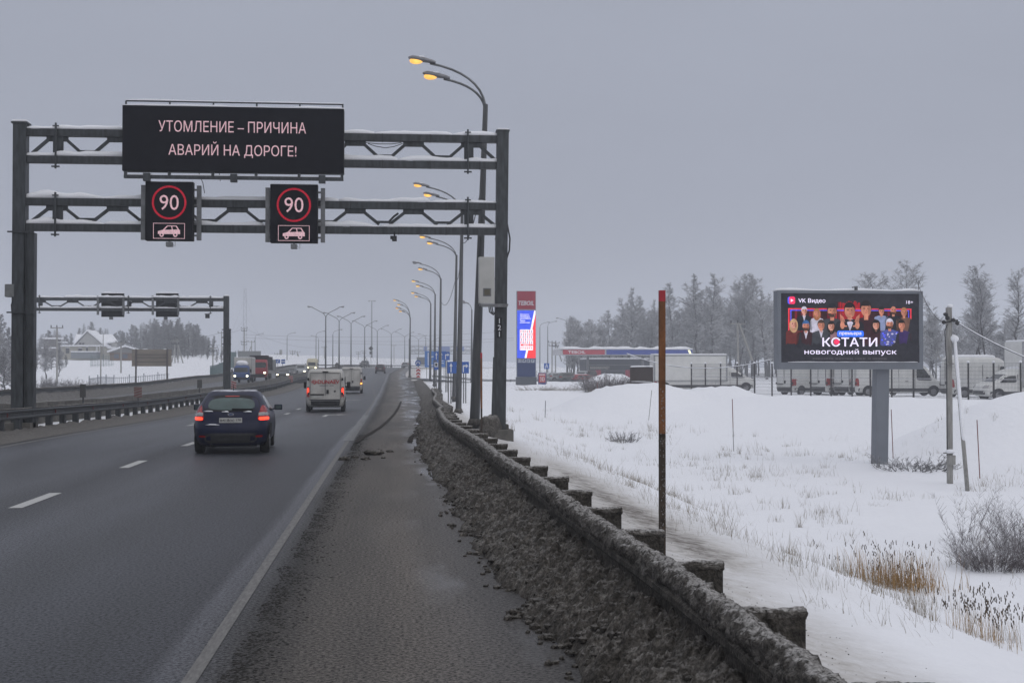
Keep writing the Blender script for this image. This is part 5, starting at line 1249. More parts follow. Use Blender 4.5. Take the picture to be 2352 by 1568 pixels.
# red stage curtain and neon frame
ra = random.Random(4); X = 265
while X < 2140:
    w_ = ra.uniform(14, 40); g_ = math.exp(-((X - 1190) / 420) ** 2); top = 330 + ra.uniform(-12, 12) - (ra.uniform(90, 130) if 1000 < X < 1330 else 0)
    rect('curtain' if g_ * ra.uniform(.5, 1.3) > .8 else 'curtain_mid' if ra.random() < .25 + .5 * g_ else 'curtain_dark', X, top, X + w_, 800, 0); X += w_
for X0, Y0, X1, Y1 in ((255, 312, 2160, 328), (250, 312, 270, 690), (2140, 328, 2158, 470)): rect('neon_red', X0, Y0, X1, Y1, 2)
for X0, Y0, X1, Y1 in ((290, 335, 2120, 348), (285, 335, 300, 560), (2108, 348, 2120, 450)): rect('neon_blue', X0, Y0, X1, Y1, 2)
FIG = [ # X, Y of head centre, head half height px, skin, hair, cloth, layer, hair style
 (495, 350, 52, 'skin_pale', 'white_cloth', 'black_cloth', 3, 'short'), (690, 380, 55, 'skin', 'hair_ginger', 'white_cloth', 3, 'long'), (1690, 350, 52, 'skin', 'hair_dark', 'pale_blue', 3, 'short'), (1875, 335, 58, 'skin', 'beard_only', 'black_cloth', 3, 'bald'), (2040, 365, 56, 'skin', 'hair_ginger', 'tan_cloth', 3, 'short'),
 (925, 350, 88, 'skin', 'black_cloth', 'grey_cloth', 5, 'beard'), (1450, 320, 100, 'skin', 'hair_dark', 'dark_red_cloth', 5, 'short'), (1195, 345, 100, 'skin', 'hair_dark', 'black_cloth', 7, 'short'),
 (330, 550, 62, 'skin_pale', 'hair_blond', 'red_cloth', 9, 'long'), (518, 575, 66, 'skin', 'blue_hair', 'dark_red_cloth', 9, 'beard'), (752, 565, 64, 'skin', 'hair_brown', 'grey_cloth', 11, 'short'), (908, 580, 60, 'skin_pale', 'hair_dark', 'pink_cloth', 9, 'long'),
 (1600, 560, 62, 'skin_pale', 'hair_dark', 'dark_red_cloth', 9, 'long'), (1812, 545, 66, 'skin', 'white_cloth', 'patterned_blue', 11, 'beard'), (2000, 560, 62, 'skin', 'hair_dark', 'purple_cloth', 9, 'short')]
for X, Y, h, sk, hr, clo, l, st in FIG:
    u, v, hh = zu(X), zv(Y), h / 1040 * 1.10; w_ = hh * .72; l = l + 1
    yb = max(.20, v - hh * 5.2)
    sw = hh * 1.55 * bh / bw * (1.0 if st == 'long' else 1.15)
    shp(clo, [(u - sw * 1.15, yb), (u + sw * 1.15, yb), (u + sw * 1.12, v - hh * 1.9), (u + sw * .98, v - hh * 1.52), (u + sw * .35, v - hh * 1.18), (u - sw * .35, v - hh * 1.18), (u - sw * .98, v - hh * 1.52), (u - sw * 1.12, v - hh * 1.9)], l)
    shp('black', [(u + sw * .5, yb), (u + sw * 1.15, yb), (u + sw * 1.12, v - hh * 1.9), (u + sw * .9, v - hh * 1.75)], l + 1) if clo != 'black_cloth' else None
    if st == 'long':
        ell(hr, u, v - hh * .35, w_ * 1.35, hh * 1.55, l + 1)
    if X in (1195, 518, 495, 752): shp('white_cloth', [(u - sw * .26, v - hh * 1.15), (u, v - hh * 2.8), (u + sw * .26, v - hh * 1.15)], l + 1)
    shp(sk, [(u - w_ * .42 * bh / bw, v - hh * 1.5), (u + w_ * .42 * bh / bw, v - hh * 1.5), (u + w_ * .42 * bh / bw, v - hh * .6), (u - w_ * .42 * bh / bw, v - hh * .6)], l + 1)
    if st != 'bald' and st != 'long': ell(hr, u, v + hh * .22, w_ * 1.12, hh * .98, l + 1)
    ell(sk, u, v - hh * .06, w_, hh * .96, l + 2)
    if st in ('beard', 'bald'): ell('hair_brown' if hr in ('black_cloth', 'white_cloth', 'blue_hair', 'beard_only') else hr, u, v - hh * .35, w_ * .95, hh * .66, l + 3, pi * 1.02, pi * 1.98)
    if st != 'bald': ell(hr, u, v + hh * .42, w_ * 1.02, hh * .52, l + 3, pi * .0, pi * 1.0)
    for sg in (-1, 1):
        ell('skin_shadow', u + sg * w_ * .38 * bh / bw, v + hh * .10, w_ * .26, hh * .14, l + 4, n=10); ell('hair_dark', u + sg * w_ * .38 * bh / bw, v + hh * .07, w_ * .14, hh * .045, l + 5, n=8)
    ell('skin_shadow', u + w_ * .62 * bh / bw, v - hh * .12, w_ * .34, hh * .72, l + 3, n=14); ell('skin_shadow', u + w_ * .06 * bh / bw, v - hh * .2, w_ * .12, hh * .10, l + 4, n=8); ell('lips', u, v - hh * .46, w_ * .30, hh * .06, l + 4, n=10)
    if clo == 'patterned_blue':
        for k in range(26): ell('white_cloth' if k % 2 else 'neon_blue', u + R.uniform(-1, 1) * sw * .95, R.uniform(yb + .01, v - hh * 1.75), R.uniform(.008, .02), R.uniform(.006, .016), l + 1, n=7)
for sg in (-1, 1):      # raised hands of the man in the middle
    u = zu(1195 + sg * 115); v = zv(560); l = 12
    shp('black_cloth', [(u + sg * .035, v - .17), (u + sg * .005, v - .17), (u - sg * .012, v - .05), (u + sg * .022, v - .05)], l)
    ell('skin', u, v - .005, .034, .055, l + 1)
    for k in range(4): shp('skin', [(u + sg * (.012 - .009 * k), v + .04), (u + sg * (.006 - .009 * k), v + .04), (u + sg * (.012 - .006 * k), v + .155 - .012 * k), (u + sg * (.017 - .006 * k), v + .155 - .012 * k)], l + 2 + (k % 2))
    shp('skin', [(u - sg * .002, v - .03), (u - sg * .008, v + .0), (u - sg * .034, v - .015), (u - sg * .032, v - .028)], l + 4)
shp('white_cloth', [(zu(1150), zv(520)), (zu(1200), zv(650)), (zu(1250), zv(520))], 9); shp('black_cloth', [(zu(1140), zv(470)), (zu(1140), zv(520)), (zu(1200), zv(500)), (zu(1260), zv(520)), (zu(1260), zv(470)), (zu(1200), zv(488))], 13)
for k in range(40):
    shp('black', [(k / 40, 0), ((k + 1) / 40, 0), ((k + 1) / 40, .235 + ra.uniform(0, .05)), (k / 40, .235 + ra.uniform(0, .05))], 19)
PAL = dict(curtain=(.28, .010, .016), curtain_mid=(.13, .007, .016), curtain_dark=(.028, .007, .010), neon_red=(.75, .04, .06), neon_blue=(.08, .10, .75), skin=(.42, .17, .11), skin_pale=(.48, .24, .18), skin_shadow=(.28, .11, .07), lips=(.33, .07, .06), hair_dark=(.012, .009, .010), hair_brown=(.05, .028, .02),
           hair_ginger=(.28, .12, .05), hair_blond=(.42, .27, .14), white_cloth=(.42, .40, .47), black_cloth=(.012, .013, .018), grey_cloth=(.035, .038, .046), red_cloth=(.10, .02, .018), dark_red_cloth=(.030, .010, .014), pink_cloth=(.20, .11, .12), pale_blue=(.18, .21, .33), tan_cloth=(.12, .06, .042), patterned_blue=(.055, .065, .22),
           purple_cloth=(.030, .016, .075), blue_hair=(.03, .09, .22), black=(.022, .022, .030))
PAL['beard_only'] = PAL['hair_brown']
NMS = dict(curtain='red_curtain', curtain_mid='dim_red_curtain', curtain_dark='dark_red_curtain', neon_red='red_neon_frame', neon_blue='blue_neon_frame', black='lower_fade')
for c_, m in AD.items(): m.build(NMS.get(c_, 'picture_area'), EM(c_, PAL[c_], .7), t, world=True)
LAV = EM('lavender_white', (.72, .66, .80), .8, .04); BADGE = EM('badge_blue', (.03, .14, .75), .8)
def adtext(s, X0, Y0, X1, Y1, mat, l, bold=0):
    a, b = U(zu(X0), zv(Y1), l), U(zu(X1), zv(Y0), l); c = Vector(((a[0] + b[0]) / 2, a[1], (a[2] + b[2]) / 2)) - t.location
    text(s, 'lettering', mat, t, c, width=b[0] - a[0], height=b[2] - a[2], bold=bold)
adtext('VK Видео', 400, 165, 815, 240, LAV, 21, .015); adtext('18+', 2068, 190, 2175, 240, LAV, 21)
adtext('КСТАТИ', 768, 752, 1610, 885, LAV, 23, .02); adtext('новогодний выпуск', 490, 925, 1910, 1022, LAV, 23, .012)
m = MB()
def rrect(m, X0, Y0, X1, Y1, r, l):
    pts = []
    for cxx, cyy, a0 in ((X1 - r, Y0 + r, 0), (X0 + r, Y0 + r, 90), (X0 + r, Y1 - r, 180), (X1 - r, Y1 - r, 270)):
        for k in range(5): a = radians(a0 + 22.5 * k); pts.append(U(zu(cxx + r * cos(a)), zv(cyy - r * sin(a)), l))
    m.add(pts, [tuple(range(len(pts)))])
rrect(m, 995, 648, 1405, 742, 25, 21); m.build('badge', BADGE, t, world=True); adtext('премьера', 1030, 672, 1365, 722, LAV, 23, .02)
m = MB(); rrect(m, 235, 140, 320, 250, 28, 20); m.build('logo_back', EM('neon_blue', (.08, .10, .75)), t, world=True)
m = MB(); rrect(m, 258, 138, 350, 250, 28, 21); m.build('logo_tile', EM('logo_red', (.75, .03, .10), .8), t, world=True)
MB().poly([U(zu(282), zv(170), 23), U(zu(282), zv(222), 23), U(zu(325), zv(195), 23)]).build('play_mark', LAV, t, world=True)
m = MB(); cxx, cyy = zu(985), zv(818); m.add([(U(cxx + .020 * cos(a * pi / 9) * 1., cyy + .038 * sin(a * pi / 9), 25)) for a in range(18)], [tuple(range(18))]); m.build('red_dot', EM('logo_red', (.75, .03, .10), .8), t, world=True)
m = MB()
for k in range(46):
    X = 615 + k * 25
    if R.random() < .85: rrect(m, X, 1058, X + R.choice((16, 20, 22)), 1080, 3, 21)
m.build('small_print', EM('faint_print', (.055, .05, .058), .8), t, world=True)

# ------------------------------------------------------------------ utility pole, wires, stakes
UY = 48.0
ux, uz = XZ(2182, 1133, UY); gz = ground(ux, UY)
t = thing('utility_pole', 'concrete utility pole with a leaning snow-covered brace right of the billboard', 'utility pole', (ux, UY, gz))
top = XZ(2182, 706, UY)[1]
MB().bar((ux, UY, gz - .8), (ux + .0, UY, top), .19, .18, (0, 1, 0)).build('pole', POLECON, t, world=True, bevel=.02)
a, b = P(2192, 780, UY), P(2224, 1145, UY - 3); b.z = ground(b.x, b.y) - .3
MB().tube([a, b], [.06, .08], 8).build('brace', POLECON, t, world=True, smooth=True)
m = MB(); q = (b - a).normalized()
for k in range(46):
    c = a.lerp(b, .02 + .62 * k / 45); m.ball(c + Vector((.0, -.03, .05)), (.072, .08, .18), .2, k, 1)
m.ball(P(2190, 778, UY), (.2, .18, .16), .2, 2, 2); m.build('brace_snow', SNOW, t, smooth=True, world=True)
m = MB()
for px, py in ((2168, 740), (2176, 730), (2190, 735), (2199, 742), (2172, 722)): m.ball(P(px, py, UY - .15), (.10, .10, .09), .3, px, 1)
m.bar(P(2164, 742, UY - .1), P(2200, 735, UY - .1), .05, .05); m.tube([P(2176, 745, UY - .16), P(2170, 760, UY - .2), P(2174, 835, UY - .2), P(2176, 1045, UY - .16)], .018, 5); m.build('insulators_and_cable', CABLE, t, world=True)
m = MB(); c = P(2186, 1056, UY - .2); m.box(c, (.24, .16, .36)).box(P(2180, 835, UY - .15), (.34, .1, .05)).box(P(2178, 1040, UY - .15), (.36, .1, .05)); m.build('meter_box', POLECON, t, world=True)
m = MB(); m.ball(P(2182, 1036, UY - .18), (.2, .13, .08), .2, 3, 2).ball(P(2182, 703, UY), (.13, .12, .08), .2, 4, 2); m.build('snow_cap', SNOW, t, smooth=True, world=True)
def wire(name, label, p, q, sag, r, mat, snowy=0, group='overhead wires', n=24):
    p, q = Vector(p), Vector(q); t_ = thing(name, label, 'wire', p, group=group); pts = []
    for i in range(n + 1):
        u = i / n; c = p.lerp(q, u); c.z -= sag * 4 * u * (1 - u); pts.append(c)
    MB().tube(pts, r, 5).build('cable_line', mat, t_, world=True)
    if snowy:
        m = MB(); m.tube([c + Vector((0, 0, r * .8)) for c in pts], [r * snowy * (1 + .4 * ns(i * 1.3, 2)) for i in range(n + 1)], 6); m.build('snow', SNOW, t_, world=True, smooth=True)
    return t_
wire('overhead_wire', 'thick snow-coated twisted wire running from the utility pole out of the right edge', P(2198, 740, UY), P(2420, 845, 40), .12, .020, CABLE, 1.0)
wire('overhead_wire', 'thin wire from the top of the billboard mast to the utility pole', P(2107, 648, BBY + .3), P(2170, 742, UY), .35, .012, CABLE)
wire('overhead_wire', 'long snow-laden sagging cable crossing behind the orange marker pole to the billboard', P(1440, 812, 104), P(1772, 826, 84), .85, .025, CABLE, 1.4)
# marker stakes
def stake(label, px0, py0, px1, py1, Y, r, cols, cat='marker stake', sunk=.4, Y2=None):
    a, b = P(px0, py0, Y2 or Y), P(px1, py1, Y)
    t_ = thing('marker_stake', label, cat, (b.x, b.y, b.z), group='slim marker stakes in the snow'); d = (a - b)
    for k, (u0, u1, nm, mt) in enumerate(cols):
        m = MB(); p, q = b + d * u0, b + d * u1
        if u0 == 0: p = p - d.normalized() * sunk
        m.tube([p, q], r, 10); m.build(nm, mt, t_, world=True)
    return t_
RUST = M('rusty_orange_paint', (.15, .058, .018), .8, var=.5, scale=9, bump=.3, streak=(1, 1, .5)); MUDDY = M('muddy_stake_base', (.045, .032, .022), .9, var=.5, scale=14, bump=.4)
REDST = M('marker_red', (.36, .012, .025), .6); DULLRED = M('dull_red_stake', (.16, .035, .03), .7); GREYST = M('pale_stake', (.25, .24, .24), .8)
a = P(1521, 1215, 13)
t = thing('marker_pole', 'tall rusty orange marker pole with a red tip standing behind the right guardrail', 'marker pole', a)
tp = P(1520.5, 667, 13); d = tp - a
for u0, u1, nm, mt in ((-.55, .40, 'muddy_shaft', MUDDY), (.40, .954, 'orange_shaft', RUST), (.954, 1, 'red_tip', REDST)): MB().bar(a + d * u0, a + d * u1, .060, .060, (0, 1, 0)).build(nm, mt, t, world=True)
m = MB()
for k in range(90):
    u = R.random() * .62; m.ball(a + d * u + Vector((R.uniform(-.028, .028), -.033, 0)), (R.uniform(.002, .006), .003, R.uniform(.003, .010)), .5, k, 1)
m.build('frost_specks', GREYST, t, world=True)
stake('rusty stake with a red tip standing between the leaning street lamp and the right gantry post', 1105, 985, 1105, 985, 44.5, .05, [], sunk=0) if 0 else None
a = P(1106, 992, 44); tp = P(1105.5, 810, 44); d = tp - a
t = thing('marker_pole', 'thin rusty marker pole with a red tip just left of the right gantry post', 'marker pole', a)
for u0, u1, nm, mt in ((-.3, .3, 'muddy_shaft', MUDDY), (.3, .93, 'orange_shaft', RUST), (.93, 1, 'red_tip', REDST)): MB().bar(a + d * u0, a + d * u1, .062, .062, (0, 1, 0)).build(nm, mt, t, world=True)
for lb, p0, p1, Y in (('slim red stake with a pale foot in the snow bank left of the billboard post', (1682, 916), (1685, 988), 66), ('slim leaning red stake in the snow bank just right of the billboard post', (2047, 940), (2051, 981), 60), ('slim leaning red stake in the snow bank near the right edge', (2244, 964), (2250, 1017), 50),
                      ('thin grey leaning stake on the snow heap just left of the orange marker pole', (1497, 896), (1490, 960), 84), ('thin red and white stake in front of the large bare bush', (1372, 878), (1373, 945), 100), ('short dark stake in the field right of the gantry footing', (1253, 920), (1252, 938), 84)):
    b = P(*p1, Y); b.z = ground(b.x, Y); a = P(*p0, Y)
    t = thing('marker_stake', lb, 'marker stake', b, group='slim marker stakes in the snow'); d = a - b
    if 'white' in lb or 'pale' in lb:
        MB().tube([b - d * .2, b + d * .45], .021, 8).build('pale_lower_part', GREYST, t, world=True); MB().tube([b + d * .45, a], .021, 8).build('red_upper_part', DULLRED, t, world=True)
    else: MB().tube([b - d * .2, a], .02, 8).build('shaft', GREYST if 'grey' in lb else BLACK if 'dark' in lb else DULLRED, t, world=True)

# ------------------------------------------------------------------ road signs
def panel_sign(name, label, px0, px1, py0, py1, Y, mat, posts, cat='road sign', group=None, rear=False):
    x0, z1 = XZ(px0, py0, Y); x1, z0 = XZ(px1, py1, Y); cx = (x0 + x1) / 2; gz = ground(cx, Y)
    t = thing(name, label, cat, (cx, Y, gz), group=group)
    o = MB().box((cx, Y, (z0 + z1) / 2), (x1 - x0, .05, z1 - z0)).build('panel', mat, t, world=True)
    for px in posts:
        x = XZ(px, py0, Y)[0]; MB().tube([(x, Y + .09, ground(x, Y) - .4), (x, Y + .09, z1 - .1)], .045, 8).build('post', GALV, t, world=True)
    def W(u, v): return (lerp(x0, x1, u), Y - .031, lerp(z0, z1, v))
    return t, W, (x0, x1, z0, z1)
def upar(m, W, u, turn=0):
    if not turn: m.poly([W(u - .022, .1), W(u + .022, .1), W(u + .022, .62), W(u - .022, .62)]); m.poly([W(u - .07, .60), W(u + .07, .60), W(u, .92)])
    else: m.poly([W(u - .022, .1), W(u + .022, .1), W(u + .022, .58), W(u - .022, .70)]); m.poly([W(u + .022, .58), W(u + .13, .58), W(u + .13, .70), W(u - .022, .70)]); m.poly([W(u + .12, .46), W(u + .23, .64), W(u + .12, .82)])
for lb, a, Y, posts in (('near blue lane sign with three white arrows beside the lamp posts', (1027.5, 1077, 830.5, 857), 100, (1030, 1036, 1065, 1070)), ('farther blue lane sign with three white arrows left of and above the near one', (996, 1033, 807.5, 827), 139, (999, 1003, 1024, 1027))):
    t, W, q = panel_sign('lane_sign', lb, *a, Y, SIGNBLUE, posts, group='blue lane signs on the right verge')
    m = MB(); upar(m, W, .17); upar(m, W, .48); upar(m, W, .74, 1); m.build('arrows', SIGNWHITE, t, world=True)
t, W, q = panel_sign('direction_sign', 'large pale blue direction sign with a white roundabout diagram far behind the lane signs', 975.5, 1025, 806, 843, 215, M('sign_blue_pale', (.03, .16, .48), .5), (980, 988, 1012, 1020))
m = MB(); n = 18
for k in range(n):
    a, b = -.6 + 4.6 * k / n, -.6 + 4.6 * (k + 1) / n
    f_ = lambda r, a: W(.38 + r * cos(a) * .75, .5 + r * sin(a))
    m.poly([f_(.13, a), f_(.19, a), f_(.19, b), f_(.13, b)])
m.poly([W(.14, .1), W(.18, .1), W(.18, .9), W(.14, .9)]); m.box(W(.76, .25), (.9, .01, .12)).box(W(.76, .4), (.8, .01, .12)).box(W(.3, .12), (.7, .01, .12)); m.build('diagram', SIGNWHITE, t, world=True)
t, W, q = panel_sign('bus_stop_sign', 'small white and blue bus stop sign between two lamp posts', 997, 1007, 831, 849, 138, SIGNBLUE, (1003,))
m = MB(); m.poly([W(.1, .36), W(.9, .36), W(.9, .94), W(.1, .94)]); m.build('white_field', SIGNWHITE, t, world=True); m = MB(); m.box(Vector(W(.5, .65)) - Vector((0, .01, 0)), (.22, .01, .3)); m.build('bus_symbol', INK, t, world=True)
x, z = XZ(960.2, 833.5, 204); t = thing('keep_sign', 'round blue sign with two white arrows above the red and white chevron board', 'road sign', (x, 204, ground(x, 204)))
MB().lathe([(-.03, .46), (.0, .46)], (x, 204, z), 24, 'y').build('disc', SIGNBLUE, t, world=True)
m = MB()
for sg in (-1, 1): m.poly([(x + sg * .02, 203.95, z + .12), (x + sg * .22, 203.95, z - .02), (x + sg * .22, 203.95, z - .2), (x + sg * .30, 203.95, z - .2), (x + sg * .30, 203.95, z + .06), (x + sg * .02, 203.95, z + .24)])
m.build('arrows', SIGNWHITE, t, world=True); MB().tube([(x, 204.06, roadz(204) - .6), (x, 204.06, z)], .05, 8).build('post', GALV, t, world=True)
x0, z1 = XZ(956, 843.5, 203.8); x1, z0 = XZ(965.5, 866.5, 203.8); t = thing('chevron_post', 'red and white chevron board under the round blue sign on the island', 'road sign', ((x0 + x1) / 2, 203.8, z0))
MB().box(((x0 + x1) / 2, 203.8, (z0 + z1) / 2), (x1 - x0, .06, z1 - z0)).build('board', SIGNRED, t, world=True); m = MB(); xc = (x0 + x1) / 2; hw = (x1 - x0) / 2
for k in range(3):
    zz = z0 + .1 + k * (z1 - z0) / 3; m.poly([(x0, 203.76, zz), (xc, 203.76, zz + .25), (x1, 203.76, zz), (x1, 203.76, zz + .2), (xc, 203.76, zz + .45), (x0, 203.76, zz + .2)])
m.build('white_chevrons', SIGNWHITE, t, world=True)
# hazard boards and sign backs on the median barrier
def striped(px, py, Y, w_, h_, label, sg, faded):
    c = P(px, py, Y); t_ = thing('hazard_board', label, 'hazard board', (c.x, Y, c.z - h_ / 2), group='striped hazard boards on the middle barrier')
    MB().box((c.x, Y, c.z), (w_, .04, h_)).build('board', M('hazard_faded', (.20, .185, .18), .8) if faded else M('hazard_white', (.35, .33, .32), .6), t_, world=True)
    m = MB(); n = 4
    for k in range(-1, n):
        z = c.z - h_ / 2 + h_ * k / n; a = [(-.5, 0), (.5, .22 * sg), (.5, .22 * sg + .13), (-.5, .13)]
        pts = [(c.x + u * w_, Y - .026, max(c.z - h_ / 2, min(c.z + h_ / 2, z + .06 + v * h_))) for u, v in a]
        m.poly(pts)
    m.build('red_stripes', M('faded_red', (.17, .07, .065), .8) if faded else M('hazard_red', (.30, .035, .04), .6), t_, world=True)
    MB().box((c.x, Y + .05, c.z - h_ / 2 - .1), (.06, .05, .6)).build('mount', GALV, t_, world=True)
striped(317, 901, 62, .36, .50, 'bent faded red striped hazard board nearest us on the barrier', 1, 1)
striped(537, 884, 110, .42, .75, 'dark red striped hazard board beside the farther gantry post', -1, 0)
striped(668, 870, 150, .45, .80, 'dark red striped hazard board below the dark grey sedan', 1, 0)
striped(742, 852, 215, .45, .9, 'smallest striped hazard board farthest along the barrier', 1, 0)
for px0, px1, py0, py1, Y, lb in ((184, 197, 882, 912, 58, 'dark back of a small sign on the barrier near the left gantry post'), (453, 464, 872, 891, 92, 'dark back of a small sign on the barrier left of the farther gantry post')):
    x0, z1 = XZ(px0, py0, Y); x1, z0 = XZ(px1, py1, Y); t = thing('road_sign', lb, 'road sign', ((x0 + x1) / 2, Y, z0), group='dark sign backs on the middle barrier')
    MB().box(((x0 + x1) / 2, Y, (z0 + z1) / 2), (x1 - x0, .05, z1 - z0)).build('panel', M('sign_back_dark', (.05, .05, .048), .7), t, world=True); MB().box(((x0 + x1) / 2, Y + .05, z0 - .1), (.06, .05, .5)).build('mount', STEEL, t, world=True)
# far gantry with blue signs
Y = 560; x0, z0 = XZ(940, 800, Y); x1, _ = XZ(1084, 800, Y); t = thing('gantry', 'faint far gantry with small blue signs beyond the lane signs', 'gantry', (x0, Y, 1))
for py0, py1 in ((795.5, 803), (806.5, 812)):
    za, zb = XZ(1000, py0, Y)[1], XZ(1000, py1, Y)[1]; m = MB()
    for z in (za, zb): m.bar((x0, Y, z), (x1, Y, z), .3, .3)
    n = 16
    for k in range(n): xa, xb = lerp(x0, x1, k / n), lerp(x0, x1, (k + 1) / n); m.bar((xa, Y, za if k % 2 else zb), (xb, Y, zb if k % 2 else za), .14, .14)
    m.build('lattice_beam', STEEL, t, world=True)
for x in (x0, x1): MB().box((x, Y, XZ(1000, 820, Y)[1] - 2), (.5, .5, XZ(1000, 794, Y)[1] * 2 - XZ(1000, 820, Y)[1] * 2 + 10)).build('post', STEEL, t, world=True)
for a, b in ((973, 981), (1006, 1033), (1048, 1066)):
    xa, xb = XZ(a, 800, Y)[0], XZ(b, 800, Y)[0]; z = XZ(1000, 800.5, Y)[1]; MB().box(((xa + xb) / 2, Y - .4, z), (xb - xa, .2, 2.0)).build('blue_sign', SIGNBLUE, t, world=True)
t, W, q = panel_sign('hoarding', 'grey hoarding far beyond the round blue sign', 957, 977, 820, 838, 420, M('hoarding_grey', (.10, .105, .105), .8), (962, 972), cat='hoarding')
t, W, q = panel_sign('direction_sign', 'small blue sign right of the dump truck on the left verge', 632.5, 643.5, 825, 834, 262, SIGNBLUE, (638,))
m = MB(); m.poly([W(.3, .2), W(.42, .2), W(.7, .75), W(.58, .8)]); m.build('arrow', SIGNWHITE, t, world=True)
t, W, q = panel_sign('bus_stop_sign', 'tiny bus stop sign right of the small blue sign on the left verge', 646, 655, 825, 835, 262, SIGNBLUE, (649,))
m = MB(); m.poly([W(.05, .38), W(.95, .38), W(.95, .6), W(.05, .6)]); m.build('white_band', SIGNWHITE, t, world=True)
for px, py, Y, lb in ((852, 800, 330, 'faint diamond sign back between the third and fourth double-arm lamps'), (774, 838, 300, 'faint sign pair below the second double-arm lamp')):
    x, z = XZ(px, py, Y); t = thing('road_sign', lb, 'road sign', (x, Y, z - 3)); m = MB(); r = .62
    m.poly([(x - r, Y, z), (x, Y, z + r), (x + r, Y, z), (x, Y, z - r)], (0, .05, 0)).box((x, Y, z - 1.1), (.7, .05, .7)); m.build('panel', M('sign_back_dark', (.05, .05, .048)), t, world=True); MB().tube([(x, Y + .08, z - 5), (x, Y + .08, z)], .05, 6).build('post', GALV, t, world=True)

# ------------------------------------------------------------------ filling station
SYY = 140.0
x0, z1 = XZ(1187, 668, SYY); x1, z0 = XZ(1231, 883, SYY); cx = (x0 + x1) / 2; wd = x1 - x0
GREYB = M('pylon_grey', (.075, .085, .10), .6, var=.06); DBLUE = M('pylon_blue', (.010, .030, .115), .5, var=.06); DRED = M('pylon_red', (.30, .014, .040), .5, var=.08); RIMM = M('pylon_rim', (.30, .32, .36), .5)
t = thing('price_pylon', 'tall red and blue station sign tower with a bright advert screen', 'sign tower', (cx, SYY, z0))
Z = lambda py: XZ(1209, py, SYY)[1]
MB().box((cx, SYY + .3, (Z(866) + z0) / 2 - .3), (wd + .12, .8, Z(866) - z0 + .6)).build('plinth', GREYB, t, world=True)
MB().box((cx, SYY + .3, (z1 + Z(866)) / 2), (wd, .6, z1 - Z(866))).build('case', RIMM, t, world=True)
F = SYY - .02
MB().box((cx, F, (Z(669) + Z(710)) / 2), (wd - .10, .05, Z(669) - Z(710))).build('red_panel', DRED, t, world=True)
MB().box((cx, F, (Z(823) + Z(866)) / 2 + .02), (wd - .10, .05, Z(824) - Z(866))).build('blue_panel', DBLUE, t, world=True)
text('TEBOIL', 'lettering', M('pylon_lettering', (.62, .62, .66), .5), t, Vector((cx - .02, F - .035, Z(696))) - t.location, width=wd * .80, height=Z(691) - Z(700.5), bold=.03, shear=.25)
sa, sb = Z(822), Z(713); hw = wd / 2 - .05
MB().box((cx, F, (sa + sb) / 2), (hw * 2, .05, sb - sa)).build('screen_blue', EM('bright_blue', (.035, .075, .62), .9), t, world=True)
def V(u, v, l=1): return (lerp(cx - hw, cx + hw, u), F - .028 - .006 * l, lerp(sa, sb, v))
m = MB(); m.poly([V(.47, 0), V(1, 0), V(1, 1), V(.99, 1)]); m.build('screen_red', EM('bright_red', (.95, .035, .040), .9), t, world=True)
m = MB(); m.poly([V(.40, 0, 2), V(.50, 0, 2), V(1.0, .93, 2), V(1.0, 1, 2), V(.93, 1, 2)]); m.build('screen_stripe', EM('bright_white', (.85, .80, .88), .9), t, world=True)
m = MB(); BW = EM('bright_white', (.85, .80, .88), .9)
m.poly([V(.14, .165, 3), V(.86, .165, 3), V(.86, .60, 3), V(.14, .60, 3)]); m.build('card_field', BW, t, world=True)
for nm, off, mt in (('card_red_bars', 0, EM('bright_red', (.95, .035, .040), .9)), ('card_dark_bars', 1, EM('card_dark', (.03, .04, .14), .9))):
    m = MB()
    for r in range(7):
        if r == 5: continue
        for c_ in range(6):
            if (r + c_) % 2 != off and r != 6: continue
            if r == 6 and off: continue
            u = .17 + c_ * .118 + (.02 if r % 2 else 0); v = .555 - r * .058
            m.poly([V(u, v - .02, 4), V(u + .045, v - .02, 4), V(u + .06, v + .028, 4), V(u + .015, v + .028, 4)])
    m.build(nm, mt, t, world=True)
m = MB(); m.poly([V(.18, .255, 4), V(.84, .255, 4), V(.84, .295, 4), V(.18, .295, 4)]); m.build('card_band', EM('bright_red', (.95, .035, .040), .9), t, world=True)
text('TEBOIL <', 'lettering', BW, t, Vector(V(.52, .275, 6)) - t.location, width=hw * .9, height=(sb - sa) * .027, bold=.02)
for k, (s_, w_) in enumerate((('Оформите', .50), ('топливную', .52), ('мультикарту', .58), ('Teboil', .27))): text(s_, 'lettering', BW, t, Vector(V(.15 + w_ / 2, .915 - .043 * k, 3)) - t.location, width=hw * 2 * w_, height=(sb - sa) * .030, bold=.02)
MB().box(V(.42, .745, 2), (hw * 1.1, .01, .05)).build('small_print', BW, t, world=True)
